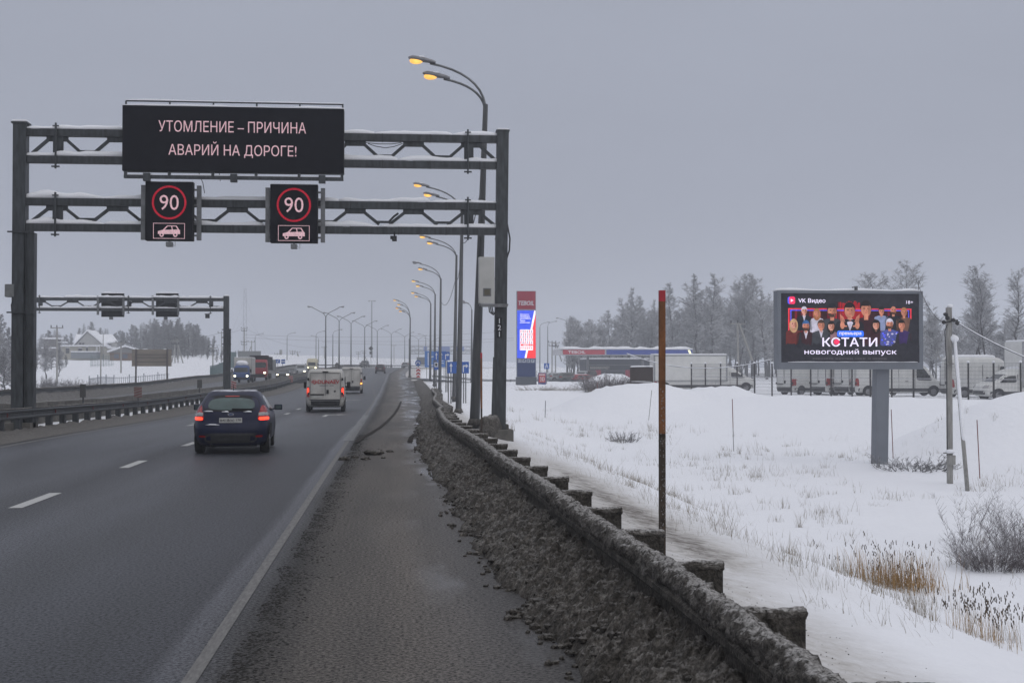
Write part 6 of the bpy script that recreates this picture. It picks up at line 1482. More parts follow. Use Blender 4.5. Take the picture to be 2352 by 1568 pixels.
for k in range(4):
    c = Vector((lerp(cx - hw, cx + hw, .14 + .235 * k), F - .03, Z(828.5))); o = MB().box(c, (wd * .18, .03, wd * .18)).build('pictogram_tile', M('pictogram_pale', (.42, .45, .50), .5), t, world=True)
    m = MB(); s_ = wd * .05; d_ = Vector((0, -.02, 0))
    if k == 0: m.box(c + d_ + Vector((-s_, 0, 0)), (s_ * .7, .01, s_ * 2)).box(c + d_ + Vector((s_, 0, 0)), (s_ * .7, .01, s_ * 2))
    elif k == 1: m.box(c + d_, (s_ * 2, .01, s_ * 1.2)).box(c + d_ + Vector((s_ * .5, 0, s_ * .8)), (s_, .01, s_))
    elif k == 2: m.box(c + d_ + Vector((-s_ * .3, 0, 0)), (s_ * 1.3, .01, s_ * 2)).box(c + d_ + Vector((s_ * .9, 0, .05)), (s_ * .3, .01, s_ * 1.4))
    else: m.poly([tuple(c + d_ + Vector(p)) for p in ((-s_ * 1.2, 0, s_), (s_ * 1.2, 0, s_), (0, 0, -s_))])
    m.build('pictogram', DBLUE, o, world=False)
    for v in bpy.context.scene.objects[-1].data.vertices if 0 else []: pass
for o in list(t.children):
    if o.name.startswith('pictogram_tile'):
        for ch in o.children:
            for v in ch.data.vertices: v.co -= t.location
# canopy
CY = 222.0; x0, z1 = XZ(1283, 802, CY); x1, z0 = XZ(1592, 815, CY); dp = 9
t = thing('station_canopy', 'long filling station canopy with a red name panel and a blue band under snow', 'canopy', ((x0 + x1) / 2, CY, -.3))
zc = (z0 + z1) / 2; hh = z1 - z0
xr = XZ(1389, 808, CY)[0]; xa = XZ(1293, 808, CY)[0]
MB().box(((x0 + x1) / 2, CY + dp / 2, zc), (x1 - x0, dp - .2, hh)).build('roof_slab', M('canopy_white', (.5, .5, .52), .6), t, world=True, bevel=.1)
BAND = M('canopy_blue', (.012, .045, .30), .5); 
MB().box(((xa + xr) / 2, CY + .04, zc), (xr - xa, .12, hh * .85)).build('red_panel', M('canopy_red', (.42, .025, .05), .5), t, world=True)
MB().box(((xr + x1) / 2 + .1, CY + .04, zc), (x1 - xr - .4, .12, hh * .85)).build('blue_band', BAND, t, world=True)
text('TEBOIL', 'lettering', SIGNWHITE, t, Vector((XZ(1325, 808, CY)[0], CY - .03, zc)) - t.location, width=3.0, height=hh * .5, bold=.03)
m = MB(); xe = XZ(1589, 808, CY)[0]; m.poly([(xe - .75, CY - .05, z1 - .1), (xe - .35, CY - .05, z1 - .1), (xe + .05, CY - .05, z0 + .05), (xe - .35, CY - .05, z0 + .05)]); m.build('lit_slash', EM('yellow_white', (.9, .85, .55), 1.0), t, world=True)
m = MB()
for k in range(2): m.ball((XZ(1531 + 8 * k, 814, CY)[0], CY - .1, z0 + .05), .16, 0, 1, 1)
m.build('canopy_light', EM('yellow_white', (.9, .85, .55), 1.0), t, world=True)
m = MB(); snowline(m, (x0 + .2, CY + 1.2, z1), (x1, CY + 1.2, z1), 2.6, .42, 1.0, 4); m.box(((x0 + x1) / 2, CY + dp / 2 + .4, z1 + .12), (x1 - x0 - .5, dp - 1.5, .3)); m.build('snow', SNOW, t, smooth=True, world=True)
for px in (1350, 1476, 1570): x = XZ(px, 800, CY + 4)[0]; MB().box((x, CY + 4, 1.7), (.4, .5, 4.6)).build('column', GALV, t, world=True)
for px in (1372, 1440): MB().box((XZ(px, 860, CY + 4)[0], CY + 3, .6), (.9, .6, 1.9)).build('fuel_pump', DRED, t, world=True)
KY = 238.0; x0, z1 = XZ(1345, 825, KY); x1, z0 = XZ(1500, 884, KY)
SHOP = M('shop_dark', (.020, .024, .035), .6, var=.15)
t = thing('station_shop', 'low dark station shop with a framed sign band behind the canopy', 'shop', ((x0 + x1) / 2, KY, z0))
MB().box(((x0 + x1) / 2, KY + 4, (z0 + z1) / 2 - .3), (x1 - x0, 8, z1 - z0 + .6)).build('wall', SHOP, t, world=True)
zz0, zz1 = XZ(1400, 851, KY)[1], XZ(1400, 838, KY)[1]; xa, xb = XZ(1350, 840, KY)[0], XZ(1468, 840, KY)[0]; m = MB()
for a, b in (((xa, zz0), (xb, zz0)), ((xa, zz1), (xb, zz1)), ((xa, zz0), (xa, zz1)), ((xb, zz0), (xb, zz1))): m.bar((a[0], KY - .05, a[1]), (b[0], KY - .05, b[1]), .12, .12)
m.build('sign_frame', GALV, t, world=True)
text('МИНИМАРКЕТ', 'lettering', M('shop_lettering', (.30, .29, .26), .6), t, Vector((XZ(1378, 845, KY)[0], KY - .06, (zz0 + zz1) / 2)) - t.location, width=3.6, height=.5, bold=.03)
for k in range(6): MB().box((lerp(x0, x1, .12 + .15 * k), KY - .02, z0 + 1.3), (1.5, .1, 2.2)).build('window', M('shop_window', (.045, .05, .06), .2), t, world=True)
MB().ball((XZ(1418, 863, KY)[0], KY - .2, XZ(1418, 863, KY)[1]), .14, 0, 0, 1).build('wall_lamp', EM('yellow_white', (.9, .85, .55)), t, world=True)
MB().box(((x0 + x1) / 2, KY + 4, z1 + .12), (x1 - x0 - .1, 7.8, .25)).build('roof_snow', SNOW, t, world=True, bevel=.08)
t, W, q = panel_sign('promo_sign', 'small red and blue promotion board standing right of the sign tower', 1236, 1254, 856, 883, 142, M('promo_blue', (.03, .05, .20), .5), (1240, 1250), cat='sign')
m = MB(); m.poly([W(.08, .18), W(.92, .18), W(.92, .95), W(.08, .95)]); m.build('red_field', M('promo_red', (.50, .06, .06), .5), t, world=True); m = MB()
for k in range(3): u = .25 + .2 * k; m.poly([tuple(Vector(W(*p)) - Vector((0, .01, 0))) for p in ((u, .28), (u + .08, .28), (u + .18, .47), (u + .08, .66), (u, .66), (u + .1, .47))])
m.box(Vector(W(.5, .84)) - Vector((0, .01, 0)), (.6, .01, .12)); m.build('chevrons', SIGNWHITE, t, world=True)
t, W, q = panel_sign('bus_stop_sign', 'square blue sign with a white letter A right of the sign tower', 1249.5, 1261.5, 834, 847, 150, SIGNBLUE, ())
m = MB(); m.poly([W(.18, .15), W(.3, .15), W(.55, .9), W(.43, .9)]); m.poly([W(.82, .15), W(.7, .15), W(.43, .9), W(.55, .9)]); m.poly([W(.32, .35), W(.68, .35), W(.65, .45), W(.36, .45)]); m.build('letter', SIGNWHITE, t, world=True)
MB().tube([(q[0] / 2 + q[1] / 2, 150.08, -1), (q[0] / 2 + q[1] / 2, 150.08, q[3])], .05, 6).build('post', GALV, t, world=True)
x, z = XZ(1655, 826, 150); t = thing('street_lamp', 'small lit lamp on a short post above the parked box van', 'street lamp', (x + 1, 150, z - 3)); MB().tube([(x + 1, 150, z - 4), (x + 1, 150, z - .8), (x + .7, 150, z - .3), (x + .2, 150, z)], .09, 8).build('pole', GREYST, t, world=True); MB().ball((x, 150, z), (.35, .2, .16), 0, 0, 2).build('lamp_bowl', HEADLIT, t, world=True)

# ------------------------------------------------------------------ left side: houses, poles, fences
CREAMW = M('house_cream', (.34, .325, .27), .85, var=.12, scale=1.2); GABLE = M('house_gable', (.36, .36, .35), .85, var=.1, streak=(.3, .3, 5)); WIN = M('window_dark', (.035, .037, .045), .25); FRAMEW = M('window_frame_white', (.6, .6, .6), .6)
HY = 300.0
def bx(m, px0, px1, py0, py1, Y, d): 
    x0, z1 = XZ(px0, py0, Y); x1, z0 = XZ(px1, py1, Y); m.box(((x0 + x1) / 2, Y + d / 2, (z0 + z1) / 2), (x1 - x0, d, z1 - z0)); return m
x, z = XZ(190, 824, HY)
t = thing('house', 'cream house with a steep white gable and a flat-roofed front behind the snow field', 'house', (x, HY, z))
bx(MB(), 140, 237, 795, 830, HY, 7).build('wall', CREAMW, t, world=True)
o = bx(MB(), 138, 239, 792, 795.5, HY - .4, 7.6).build('flat_roof', SNOW, t, world=True)
m = MB(); gx0, gz0 = XZ(170, 796, HY + 3); gx1, _ = XZ(241, 796, HY + 3); ax, az = XZ(201, 763, HY + 3)
m.poly([(gx0, HY + 3, gz0 - 2), (gx1, HY + 3, gz0 - 2), (gx1, HY + 3, gz0), (ax, HY + 3, az), (gx0, HY + 3, gz0)], (0, 8, 0)); m.build('gable', GABLE, t, world=True)
m = MB(); e = .35
for sx, gx in ((-1, gx0), (1, gx1)):
    a = Vector((ax, HY + 2.5, az + .25)); b = Vector((gx + sx * .7, HY + 2.5, gz0 - .4)); m.poly([tuple(a), tuple(b), tuple(b + Vector((0, 9, 0))), tuple(a + Vector((0, 9, 0)))], (0, 0, .35))
m.build('roof', SNOW, t, world=True)
m = MB(); p0, p1 = XZ(171, 769, HY + 8), XZ(256, 782, HY + 8); bx(m, 208, 256, 783, 812, HY + 7, 6).build('side_wing', GABLE, t, world=True)
m = MB(); xa, za = XZ(165, 797, HY + 6); xb, zb = XZ(172, 770, HY + 10); xc, _ = XZ(256, 770, HY + 10)
m.poly([(xa + .5, HY + 5, XZ(0, 797, HY)[1]), (XZ(258, 784, HY)[0], HY + 5.5, XZ(0, 784, HY)[1]), (xc, HY + 11, zb), (xb, HY + 11, zb)], (0, 0, .3)); m.build('wing_roof', SNOW, t, world=True)
for a, b, c_, d_ in ((151, 159, 799, 811), (180, 188, 800, 808), (197.5, 202, 798, 806)): 
    o = bx(MB(), a, b, c_, d_, HY - .1, .15).build('window', WIN, t, world=True); bx(MB(), a - .6, b + .6, c_ - 1.2, c_ - .2, HY - .2, .2).build('sill_snow', SNOW, t, world=True)
for a, b in ((182, 186.5), (189, 193.5)): bx(MB(), a, b, 787, 791, HY + 2.9, .15).build('window', WIN, t, world=True)
m = MB(); bx(m, 220, 224, 796, 824, HY - .3, .4); bx(m, 228, 231, 796, 824, HY - .8, .4); m.build('porch_columns', FRAMEW, t, world=True)
t = thing('shed', 'low grey shed with a snowy roof in front of the cream house', 'shed', (XZ(200, 822, HY - 6)[0], HY - 6, XZ(0, 824, HY - 6)[1]))
bx(MB(), 163, 221, 808, 823, HY - 6, 4).build('wall', M('shed_grey', (.18, .20, .22), .8), t, world=True); bx(MB(), 162, 222, 806, 808.5, HY - 6.3, 4.6).build('roof_snow', SNOW, t, world=True)
t = thing('house', 'low orange-brown house with a broad snowy gable right of the cream house', 'house', (XZ(290, 830, 292)[0], 292, XZ(0, 830, 292)[1]))
bx(MB(), 252, 328, 809, 832, 292, 8).build('wall', M('house_orange', (.20, .115, .06), .85, var=.2, scale=1), t, world=True)
m = MB(); a = P(248, 810, 291); b = P(287, 798, 291); c_ = P(330, 810, 291); m.poly([tuple(a), tuple(c_), tuple(b)], (0, 9, 0)); m.build('gable', M('house_gable_grey', (.16, .155, .15), .85), t, world=True)
m = MB(); m.poly([tuple(P(246, 809.5, 290.5)), tuple(P(287, 796, 290.5)), tuple(P(287, 796, 300)), tuple(P(246, 809.5, 300))], (0, 0, .4)); m.poly([tuple(P(287, 796, 290.5)), tuple(P(333, 809.5, 290.5)), tuple(P(333, 809.5, 300)), tuple(P(287, 796, 300))], (0, 0, .4)); m.build('roof', SNOW, t, world=True)
for a, b in ((262, 273), (281, 293)): bx(MB(), a, b, 813, 823, 291.9, .2).build('window', M('curtained_window', (.09, .11, .15), .4), t, world=True)
t = thing('house', 'dark house with snowy roof ledges half hidden by trees right of the left gantry post', 'house', (XZ(110, 815, 330)[0], 330, XZ(0, 820, 330)[1]))
bx(MB(), 96, 140, 800, 822, 330, 6).build('wall', M('house_dark', (.13, .12, .115), .85, var=.2), t, world=True); m = MB(); bx(m, 100, 128, 778, 800, 331, 5); m.build('upper_storey', M('house_dark', (.13, .12, .115)), t, world=True)
m = MB(); bx(m, 97, 132, 775, 778.5, 330, 6); bx(m, 94, 142, 797, 800, 329.5, 6.5); bx(m, 124, 146, 784, 787, 333, 4); m.build('roof_snow', SNOW, t, world=True)
for a in (103, 114, 126): bx(MB(), a, a + 5, 806, 813, 329.9, .2).build('window', WIN, t, world=True)
for px0, px1, py0, py1, Y, lb in ((546, 599, 806, 846, 262, 'long grey panel hoarding behind the dump truck'), (615, 632, 826, 847, 252, 'small grey shed with a rounded snowy roof right of the dump truck')):
    x0, z1 = XZ(px0, py0, Y); x1, z0 = XZ(px1, py1, Y); sh = 'shed' in lb
    t = thing('shed' if sh else 'hoarding', lb, 'shed' if sh else 'hoarding', ((x0 + x1) / 2, Y, z0))
    MB().box(((x0 + x1) / 2, Y + (1 if sh else 0), (z0 + z1) / 2 - .5), (x1 - x0, 2 if sh else .15, z1 - z0 + 1)).build('wall', M('panel_grey', (.19, .20, .20), .8, var=.12, streak=(3, 3, .2)), t, world=True)
    if sh: MB().ball(((x0 + x1) / 2, Y + 1, z1 - .05), ((x1 - x0) / 2, 1.1, .5), .1, 1, 2).build('roof_snow', SNOW, t, world=True, smooth=True)
# back of a billboard
Y = 196; x0, z1 = XZ(303, 802, Y); x1, z0 = XZ(394, 841, Y)
t = thing('billboard', 'back of a tan board on two dark posts in the left snow field', 'billboard', ((x0 + x1) / 2, Y, ground((x0 + x1) / 2, Y)))
MB().box(((x0 + x1) / 2, Y, (z0 + z1) / 2), (x1 - x0, .12, z1 - z0)).build('board', M('board_tan', (.155, .13, .098), .85, var=.2, scale=1.5, streak=(.3, .3, 3)), t, world=True)
for px in (313, 384.5): x = XZ(px, 820, Y)[0]; MB().box((x, Y - .2, (z1 - 6) / 2 + .05), (.22, .22, z1 + 6)).build('post', WOOD, t, world=True)
m = MB()
for py in (814, 821, 831): z = XZ(0, py, Y)[1]; m.box(((x0 + x1) / 2, Y - .12, z), ((x1 - x0) * .80, .08, .09))
m.build('crossbar', WOOD, t, world=True); m = MB(); snowline(m, (XZ(327, 800, Y)[0], Y, z1), (XZ(340, 800, Y)[0], Y, z1), .14, .08, .2, 1); snowline(m, (XZ(375, 800, Y)[0], Y, z1), (XZ(385, 800, Y)[0], Y, z1), .14, .08, .2, 3); m.build('snow', SNOW, t, world=True)
# utility poles
def pole(px, py0, py1, Y, label, arms=1, lean=0, brace=None, r=.16, mat=POLECON, white=False):
    x, z1 = XZ(px, py0, Y); z0 = XZ(px, py1, Y)[1]; xb = XZ(px + lean, py1, Y)[0]
    t = thing('utility_pole', label, 'utility pole', (xb, Y, z0), group='distant utility poles')
    MB().tube([(xb, Y, z0 - 2.5), (x, Y, z1)], [r, r * .75], 8).build('pole', mat, t, world=True)
    for k in range(arms):
        zz = z1 - .15 - .75 * k - (2.4 if k > 1 else 0); w_ = 1.9 - .3 * (k % 2)
        m = MB(); m.box((x, Y - .1, zz), (w_, .10, .10)); m.box((x, Y - .1, zz + .07), (w_, .12, .05)); m.build('crossarm', POLECON if k == 0 else STEEL, t, world=True)
        m = MB()
        for s_ in (-.9, 0, .9): m.box((x + s_ * w_ / 2, Y - .1, zz + .27), (.12, .12, .34))
        m.build('insulators', BLACK, t, world=True)
    if brace: a, b = P(*brace[0], Y), P(*brace[1], Y); MB().tube([a, b], r * .9, 8).build('brace', POLECON, t, world=True)
    return (x, Y, z1)
PA = pole(131, 751, 897, 205, 'concrete pole with a crossarm standing right of the left gantry post')
PB = pole(278, 786, 890, 240, 'concrete pole with a crossarm in front of the orange-brown house')
pole(237, 768, 815, 296, 'thin bare pole beside the cream house wing', 0, r=.12); pole(231.5, 794, 893, 190, 'thin pole in front of the cream house porch', 0, r=.11)
PCc = pole(402, 781, 850, 285, 'braced pole right of the tan board with a snow-white leaning strut', 2, 0, ((401, 800), (392, 845)), r=.15)
pole(409, 778, 850, 286, 'pole with a long dark strut leaning to the right of the tan board', 1, 0, ((409, 792), (428, 862)), r=.15)
PD = pole(489, 797, 866, 270, 'pole with a crossarm above the teal fence', 2)
PE = pole(509, 763, 846, 330, 'pole with a crossarm left of the farther gantry post', 1); pole(535.5, 769, 836, 360, 'thin distant pole right of the farther gantry post', 1, r=.12) if 0 else None
PF = pole(561, 753, 830, 380, 'tall distant pole with two pairs of crossarms left of the lattice mast', 4, r=.2)
PG = pole(578, 784, 830, 390, 'distant pole with a strut leaning left above the trucks', 1, 0, ((577, 795), (563, 828)))
PH = pole(745, 797, 840, 460, 'distant thin pole just left of the nearest double-arm lamp', 1); PI_ = pole(637, 812, 840, 420, 'faint pole with crossarms above the small blue sign', 3); pole(645, 803, 838, 440, 'faint thick pole right of the crossarm pole above the bus stop sign', 0, r=.6)
pole(672, 806, 840, 430, 'faint double pole above the light grey off-roader', 2); pole(683, 808, 842, 430, 'faint pole with a strut leaning right above the minibus', 1, 0, ((684, 812), (692, 840)))
pole(823, 808, 842, 520, 'faint portal pole between the second and third double-arm lamps', 3); pole(836, 806, 842, 520, 'faint pole with crossarms left of the fourth double-arm lamp', 3, 0, ((837, 815), (850, 842))); pole(905, 793, 836, 560, 'faint thin pole left of the four-head lamp', 1)
x0_, zz_ = XZ(1694, 741, 160); pole(1694, 741, 850, 160, 'grey pole with a long strut before the trees left of the billboard', 1, 2, ((1698, 745), (1728, 828)), r=.17)
pole(1850, 780, 850, 200, 'thin pole behind the billboard', 1); pole(2150, 783, 850, 190, 'braced pole behind the parked vans right of the billboard', 1, 0, ((2151, 795), (2160, 830)))
pole(1268, 785, 850, 300, 'faint pole right of the sign tower behind the square sign', 2); pole(1276, 787, 850, 310, 'faint pole with a strut behind the filling station lamps', 2, 0, ((1278, 790), (1290, 830)))
k = 0
for p, q, s_, lb in ((PB, PD, .5, 'faint wire from the orange-brown house pole to the teal fence pole'), (PCc, PE, .4, 'faint wire rising from the braced pole by the tan board towards the farther gantry'), (PE, PF, .5, 'faint wire between the farther gantry and the tall crossarm pole'), (PF, PH, 2.0, 'faint long wire from the tall crossarm pole to the thin pole by the lamps')):
    wire('overhead_wire', lb, p, q, s_, .03, WIRE, group='faint distant wires')
for k, (a, b, Y, lb) in enumerate((((560, 768), (1150, 762), 420, 'highest faint wire crossing the whole road behind the lamps'), ((560, 775), (1180, 776), 420, 'second faint wire crossing the road behind the lamps'), ((740, 785), (1180, 781), 430, 'third faint wire crossing the road behind the lamps'))): wire('overhead_wire', lb, P(*a, Y), P(*b, Y), 1.2, .035, WIRE, group='faint distant wires')
wire('overhead_wire', 'thin cable hanging left from the lamp that shows between the gantry beams', P(1061, 556, 76), P(1047, 635, 106), 1.0, .02, CABLE); wire('overhead_wire', 'thin cable hanging between the lamp below the gantry beam and the half-dark lamp', P(1047, 637, 106), P(1012, 690, 133), 1.2, .02, CABLE); wire('overhead_wire', 'thin cable running down from the leaning lamp behind the gantry beams', P(1111, 400, 45.6), P(1061, 556, 76), .8, .02, CABLE)
# lattice mast
Y = 640; x, z = XZ(563, 662, Y); t = thing('lattice_mast', 'very faint tall lattice mast behind the trucks', 'mast', (x, Y, 2)); m = MB(); w0 = 1.1
for sx, sy in ((-1, -1), (1, -1), (1, 1), (-1, 1)): m.bar((x + sx * w0, Y + sy * w0, 0), (x + sx * .5, Y + sy * .5, z), .07, .07)
n = 24
for k in range(n):
    a, b = k / n, (k + 1) / n; wa, wb = lerp(w0, .5, a), lerp(w0, .5, b); s_ = 1 if k % 2 else -1; m.bar((x - s_ * wa, Y - wa, lerp(2, z, a)), (x + s_ * wb, Y - wb, lerp(2, z, b)), .05, .05); m.bar((x - s_ * wa, Y + wa, lerp(2, z, a)), (x + s_ * wb, Y + wb, lerp(2, z, b)), .05, .05)
m.build('mast_lattice', WIRE, t, world=True); m = MB()
for dx, h in ((-18, .62), (18, .66), (-12, .9), (12, .9)): m.tube([(x + dx, Y, 2), (x, Y, 2 + (z - 2) * h)], .025, 4)
m.build('guy_wires', WIRE, t, world=True)
# fences on the left
TEAL = M('fence_teal', (.075, .125, .125), .7, var=.2)
def palings(label, pts, h, step, wd, mat, rails=True):
    c = Vector(pts[0]); t = thing('paling_fence', label, 'fence', (c.x, c.y, ground(c.x, c.y))); m = MB(); i = 0
    for p, q in zip(pts, pts[1:]):
        p, q = Vector(p), Vector(q); L = (q - p).length; n = max(1, int(L / step))
        for k in range(n):
            a = p.lerp(q, k / n); g_ = ground(a.x, a.y); m.box((a.x, a.y, g_ + h / 2 - .2), (wd, wd, h + .4)); 
            if k % 8 == 0: MB().box((a.x, a.y, g_ + h / 2), (.1, .1, h + .6)).build('post', mat, t, world=True)
        for k in range(n):
            a, b = p.lerp(q, k / n), p.lerp(q, (k + 1) / n)
            for f_ in (.15, .9): m.bar((a.x, a.y, ground(a.x, a.y) + h * f_), (b.x, b.y, ground(b.x, b.y) + h * f_), .04, .05)
    m.build('fence_panel', mat, t, world=True); return t
def G2d(px, Y): p = P(px, 843, Y); return (p.x, Y, 0)
palings('teal mesh fence climbing from the road to the green gate in the left snow field', [G2d(483, 205), G2d(505, 235), G2d(528, 280)], 1.8, .3, .05, TEAL)
palings('low grey-blue fence at the bottom of the left snow field', [G2d(205, 178), G2d(262, 190), G2d(390, 205)], 1.5, .5, .05, M('fence_slate', (.10, .12, .15), .7))
palings('teal garden fence below the orange-brown house', [G2d(209, 268), G2d(263, 272)], 2.2, .35, .06, TEAL)
x0, z1 = XZ(527, 808, 285); x1, z0 = XZ(543, 838, 285); t = thing('gate', 'dark teal gate panel at the top of the teal fence', 'gate', ((x0 + x1) / 2, 285, z0)); MB().box(((x0 + x1) / 2, 285, (z0 + z1) / 2 - .4), (x1 - x0, .12, z1 - z0 + .8)).build('gate_panel', TEAL, t, world=True); MB().box((x0, 284.9, (z0 + z1) / 2 - .4), (.16, .16, z1 - z0 + 1)).build('post', STEEL, t, world=True)

# ------------------------------------------------------------------ trees and bushes
def bark(name, a, b, frost): 
    return M(name, a, .9, var=.45, scale=3, snow=frost)
TRUNK = bark('frosted_bark', (.045, .042, .042), 0, .25); TWIG = bark('frosted_twigs', (.225, .225, .233), 0, .78); TWIGD = bark('dark_twigs', (.085, .082, .085), 0, .36); NEEDLE = bark('frosted_needles', (.075, .085, .085), 0, .6); BUSHM = bark('bush_twigs', (.085, .070, .074), 0, .55)
def twig(m, p, q, r0, r1, n=3):
    p, q = Vector(p), Vector(q); d = q - p
    if d.length < 1e-5: return
    a = Vector((.3, .5, .8)) if abs(d.normalized().z) < .9 else Vector((1, .2, 0)); u = d.cross(a).normalized(); v = d.normalized().cross(u); k0 = len(m.v)
    for c, r in ((p, r0), (q, r1)):
        for k in range(n): t = 2 * pi * k / n; m.v.append(tuple(c + u * (cos(t) * r) + v * (sin(t) * r)))
    for k in range(n): a = k0 + k; b = k0 + (k + 1) % n; m.f.append((a, b, b + n, a + n))
def rdir(rr, z0, z1):
    a = rr.random() * 2 * pi; z = rr.uniform(z0, z1); s_ = sqrt(max(0, 1 - z * z)); return Vector((cos(a) * s_, sin(a) * s_, z))
def birch(seed, h, wide, low, dens, twm, tr=.017, stems=1, label=None):
    """bare tree: trunk, then three orders of ever finer branches"""
    rr = random.Random(seed); tk, cr = MB(), MB()
    for s_ in range(stems):
        base = Vector((rr.uniform(-.4, .4), rr.uniform(-.4, .4), 0)) * (stems > 1); hh = h * (1 if s_ == 0 else rr.uniform(.75, .95)); pts = [base + Vector((0, 0, -.5))]; n = 9; lean = Vector((rr.uniform(-.06, .06), rr.uniform(-.06, .06), 0)) * (1 if stems == 1 else 2.2)
        for i in range(1, n + 1): pts.append(base + lean * (hh * i / n) + Vector((rr.gauss(0, .012) * h, rr.gauss(0, .012) * h, hh * i / n)))
        r0 = .013 * h * (.8 if stems > 1 else 1); tk.tube(pts, [max(.012, r0 * (1 - i / n) ** .9) for i in range(n + 1)], 7)
        nb = int(46 * dens)
        for b in range(nb):
            f = low + (.98 - low) * (b + rr.random()) / nb; i = min(n - 1, int(f * n)); p = pts[i].lerp(pts[i + 1], f * n - i)
            u = (f - low) / (1 - low); prof = (u ** .45) * (1 - u) ** .75 * 1.9
            L = max(.05, wide) * h * (.22 + .95 * prof) * rr.uniform(.6, 1.1) * .5; d = rdir(rr, .25 + .35 * u, .55 + .4 * u); bp_ = [p]; c = p
            for k in range(4): c = c + d * (L / 4); d = (d + Vector((rr.gauss(0, .12), rr.gauss(0, .12), .10 + rr.gauss(0, .1)))).normalized(); bp_.append(c)
            br = max(.012, r0 * .35 * (1 - u * .8))
            for k in range(4): twig(tk, bp_[k], bp_[k + 1], br * (1 - k * .22), br * (1 - (k + 1) * .22), 4)
            ns_ = max(3, int(9 * dens * (.5 + L / (h * .2))))
            for s2 in range(ns_):
                g_ = rr.uniform(.2, 1.0); k = min(3, int(g_ * 4)); q = bp_[k].lerp(bp_[k + 1], g_ * 4 - k); d2 = (d * .5 + rdir(rr, -.2, .8)).normalized(); L2 = L * rr.uniform(.22, .5) * (1.15 - .5 * g_); q2 = q + d2 * L2; twig(cr, q, q2, tr * 1.5, tr, 3)
                for s3 in range(5):
                    e = rr.uniform(.25, 1); w_ = q.lerp(q2, e); d3 = (d2 * .6 + rdir(rr, -.7, .5)).normalized(); twig(cr, w_, w_ + d3 * L2 * rr.uniform(.3, .75), tr, tr * .6, 3)
    return tk, cr
def spruce(seed, h):
    rr = random.Random(seed); tk, cr = MB(), MB(); tk.tube([(0, 0, -.5), (0, 0, h)], [.02 * h, .01], 6); n = 26
    for i in range(n):
        f = .06 + .93 * i / n; L = .20 * h * (1 - f) ** .85 + .12
        for k in range(9):
            a = rr.random() * 2 * pi; p = Vector((0, 0, h * f)); q = p + Vector((cos(a) * L, sin(a) * L, -L * rr.uniform(.15, .5))) * rr.uniform(.7, 1.1); twig(cr, p, q, .03, .012, 3)
            for j in range(7): e = rr.uniform(.15, 1); c = p.lerp(q, e); s_ = Vector((-sin(a), cos(a), -.3)) * rr.choice((-1, 1)) + (q - p).normalized() * .6; twig(cr, c, c + s_.normalized() * L * .28 * rr.uniform(.5, 1.1), .055, .02, 3)
    return tk, cr
def tree_thing(name, label, loc, tk, cr, group, tm=TRUNK, cm=TWIG, h0=1, cat='tree', part='crown'):
    t = thing(name, label, cat, loc, 0, group); tk.build('trunk', tm, t); cr.build(part, cm, t); return t
PROTO = {}
SPECS = {'birch_a': (3, 15, .34, .22, 1.2, TWIG, .023, 1), 'birch_b': (11, 16, .27, .18, 1.2, TWIG, .024, 1), 'birch_c': (23, 15, .42, .25, 1.2, TWIG, .022, 2), 'alder': (31, 12, .40, .20, 1.0, TWIG, .022, 2), 'dark': (47, 13, .30, .03, 1.25, TWIGD, .034, 1), 'tall': (53, 15, .34, .38, 1.0, TWIG, .017, 1), 'forked': (59, 15, .42, .30, 1.05, TWIG, .016, 2)}
def plant(kind, px, py_top, Y, name, label, group, sx=1):
    x, z = XZ(px, py_top, Y); gz = ground(x, Y); hh = z - gz
    if kind == 'spruce': h0 = 12
    else: h0 = SPECS[kind][1]
    s_ = hh / h0
    if kind not in PROTO:
        if kind == 'spruce': tk, cr = spruce(5, 12); cm = NEEDLE
        else: tk, cr = birch(*SPECS[kind]); cm = SPECS[kind][5]
        o = tree_thing(name, label, (x, Y, gz), tk, cr, group, cm=cm); o.scale = (s_ * sx, s_ * sx, s_); PROTO[kind] = o
    else:
        o = clone(PROTO[kind], (x, Y, gz), R.random() * 6.28, (s_ * sx, s_ * sx, s_), label, group); o.name = name
    return o
G1 = 'frosted trees behind the filling station and parking lot'
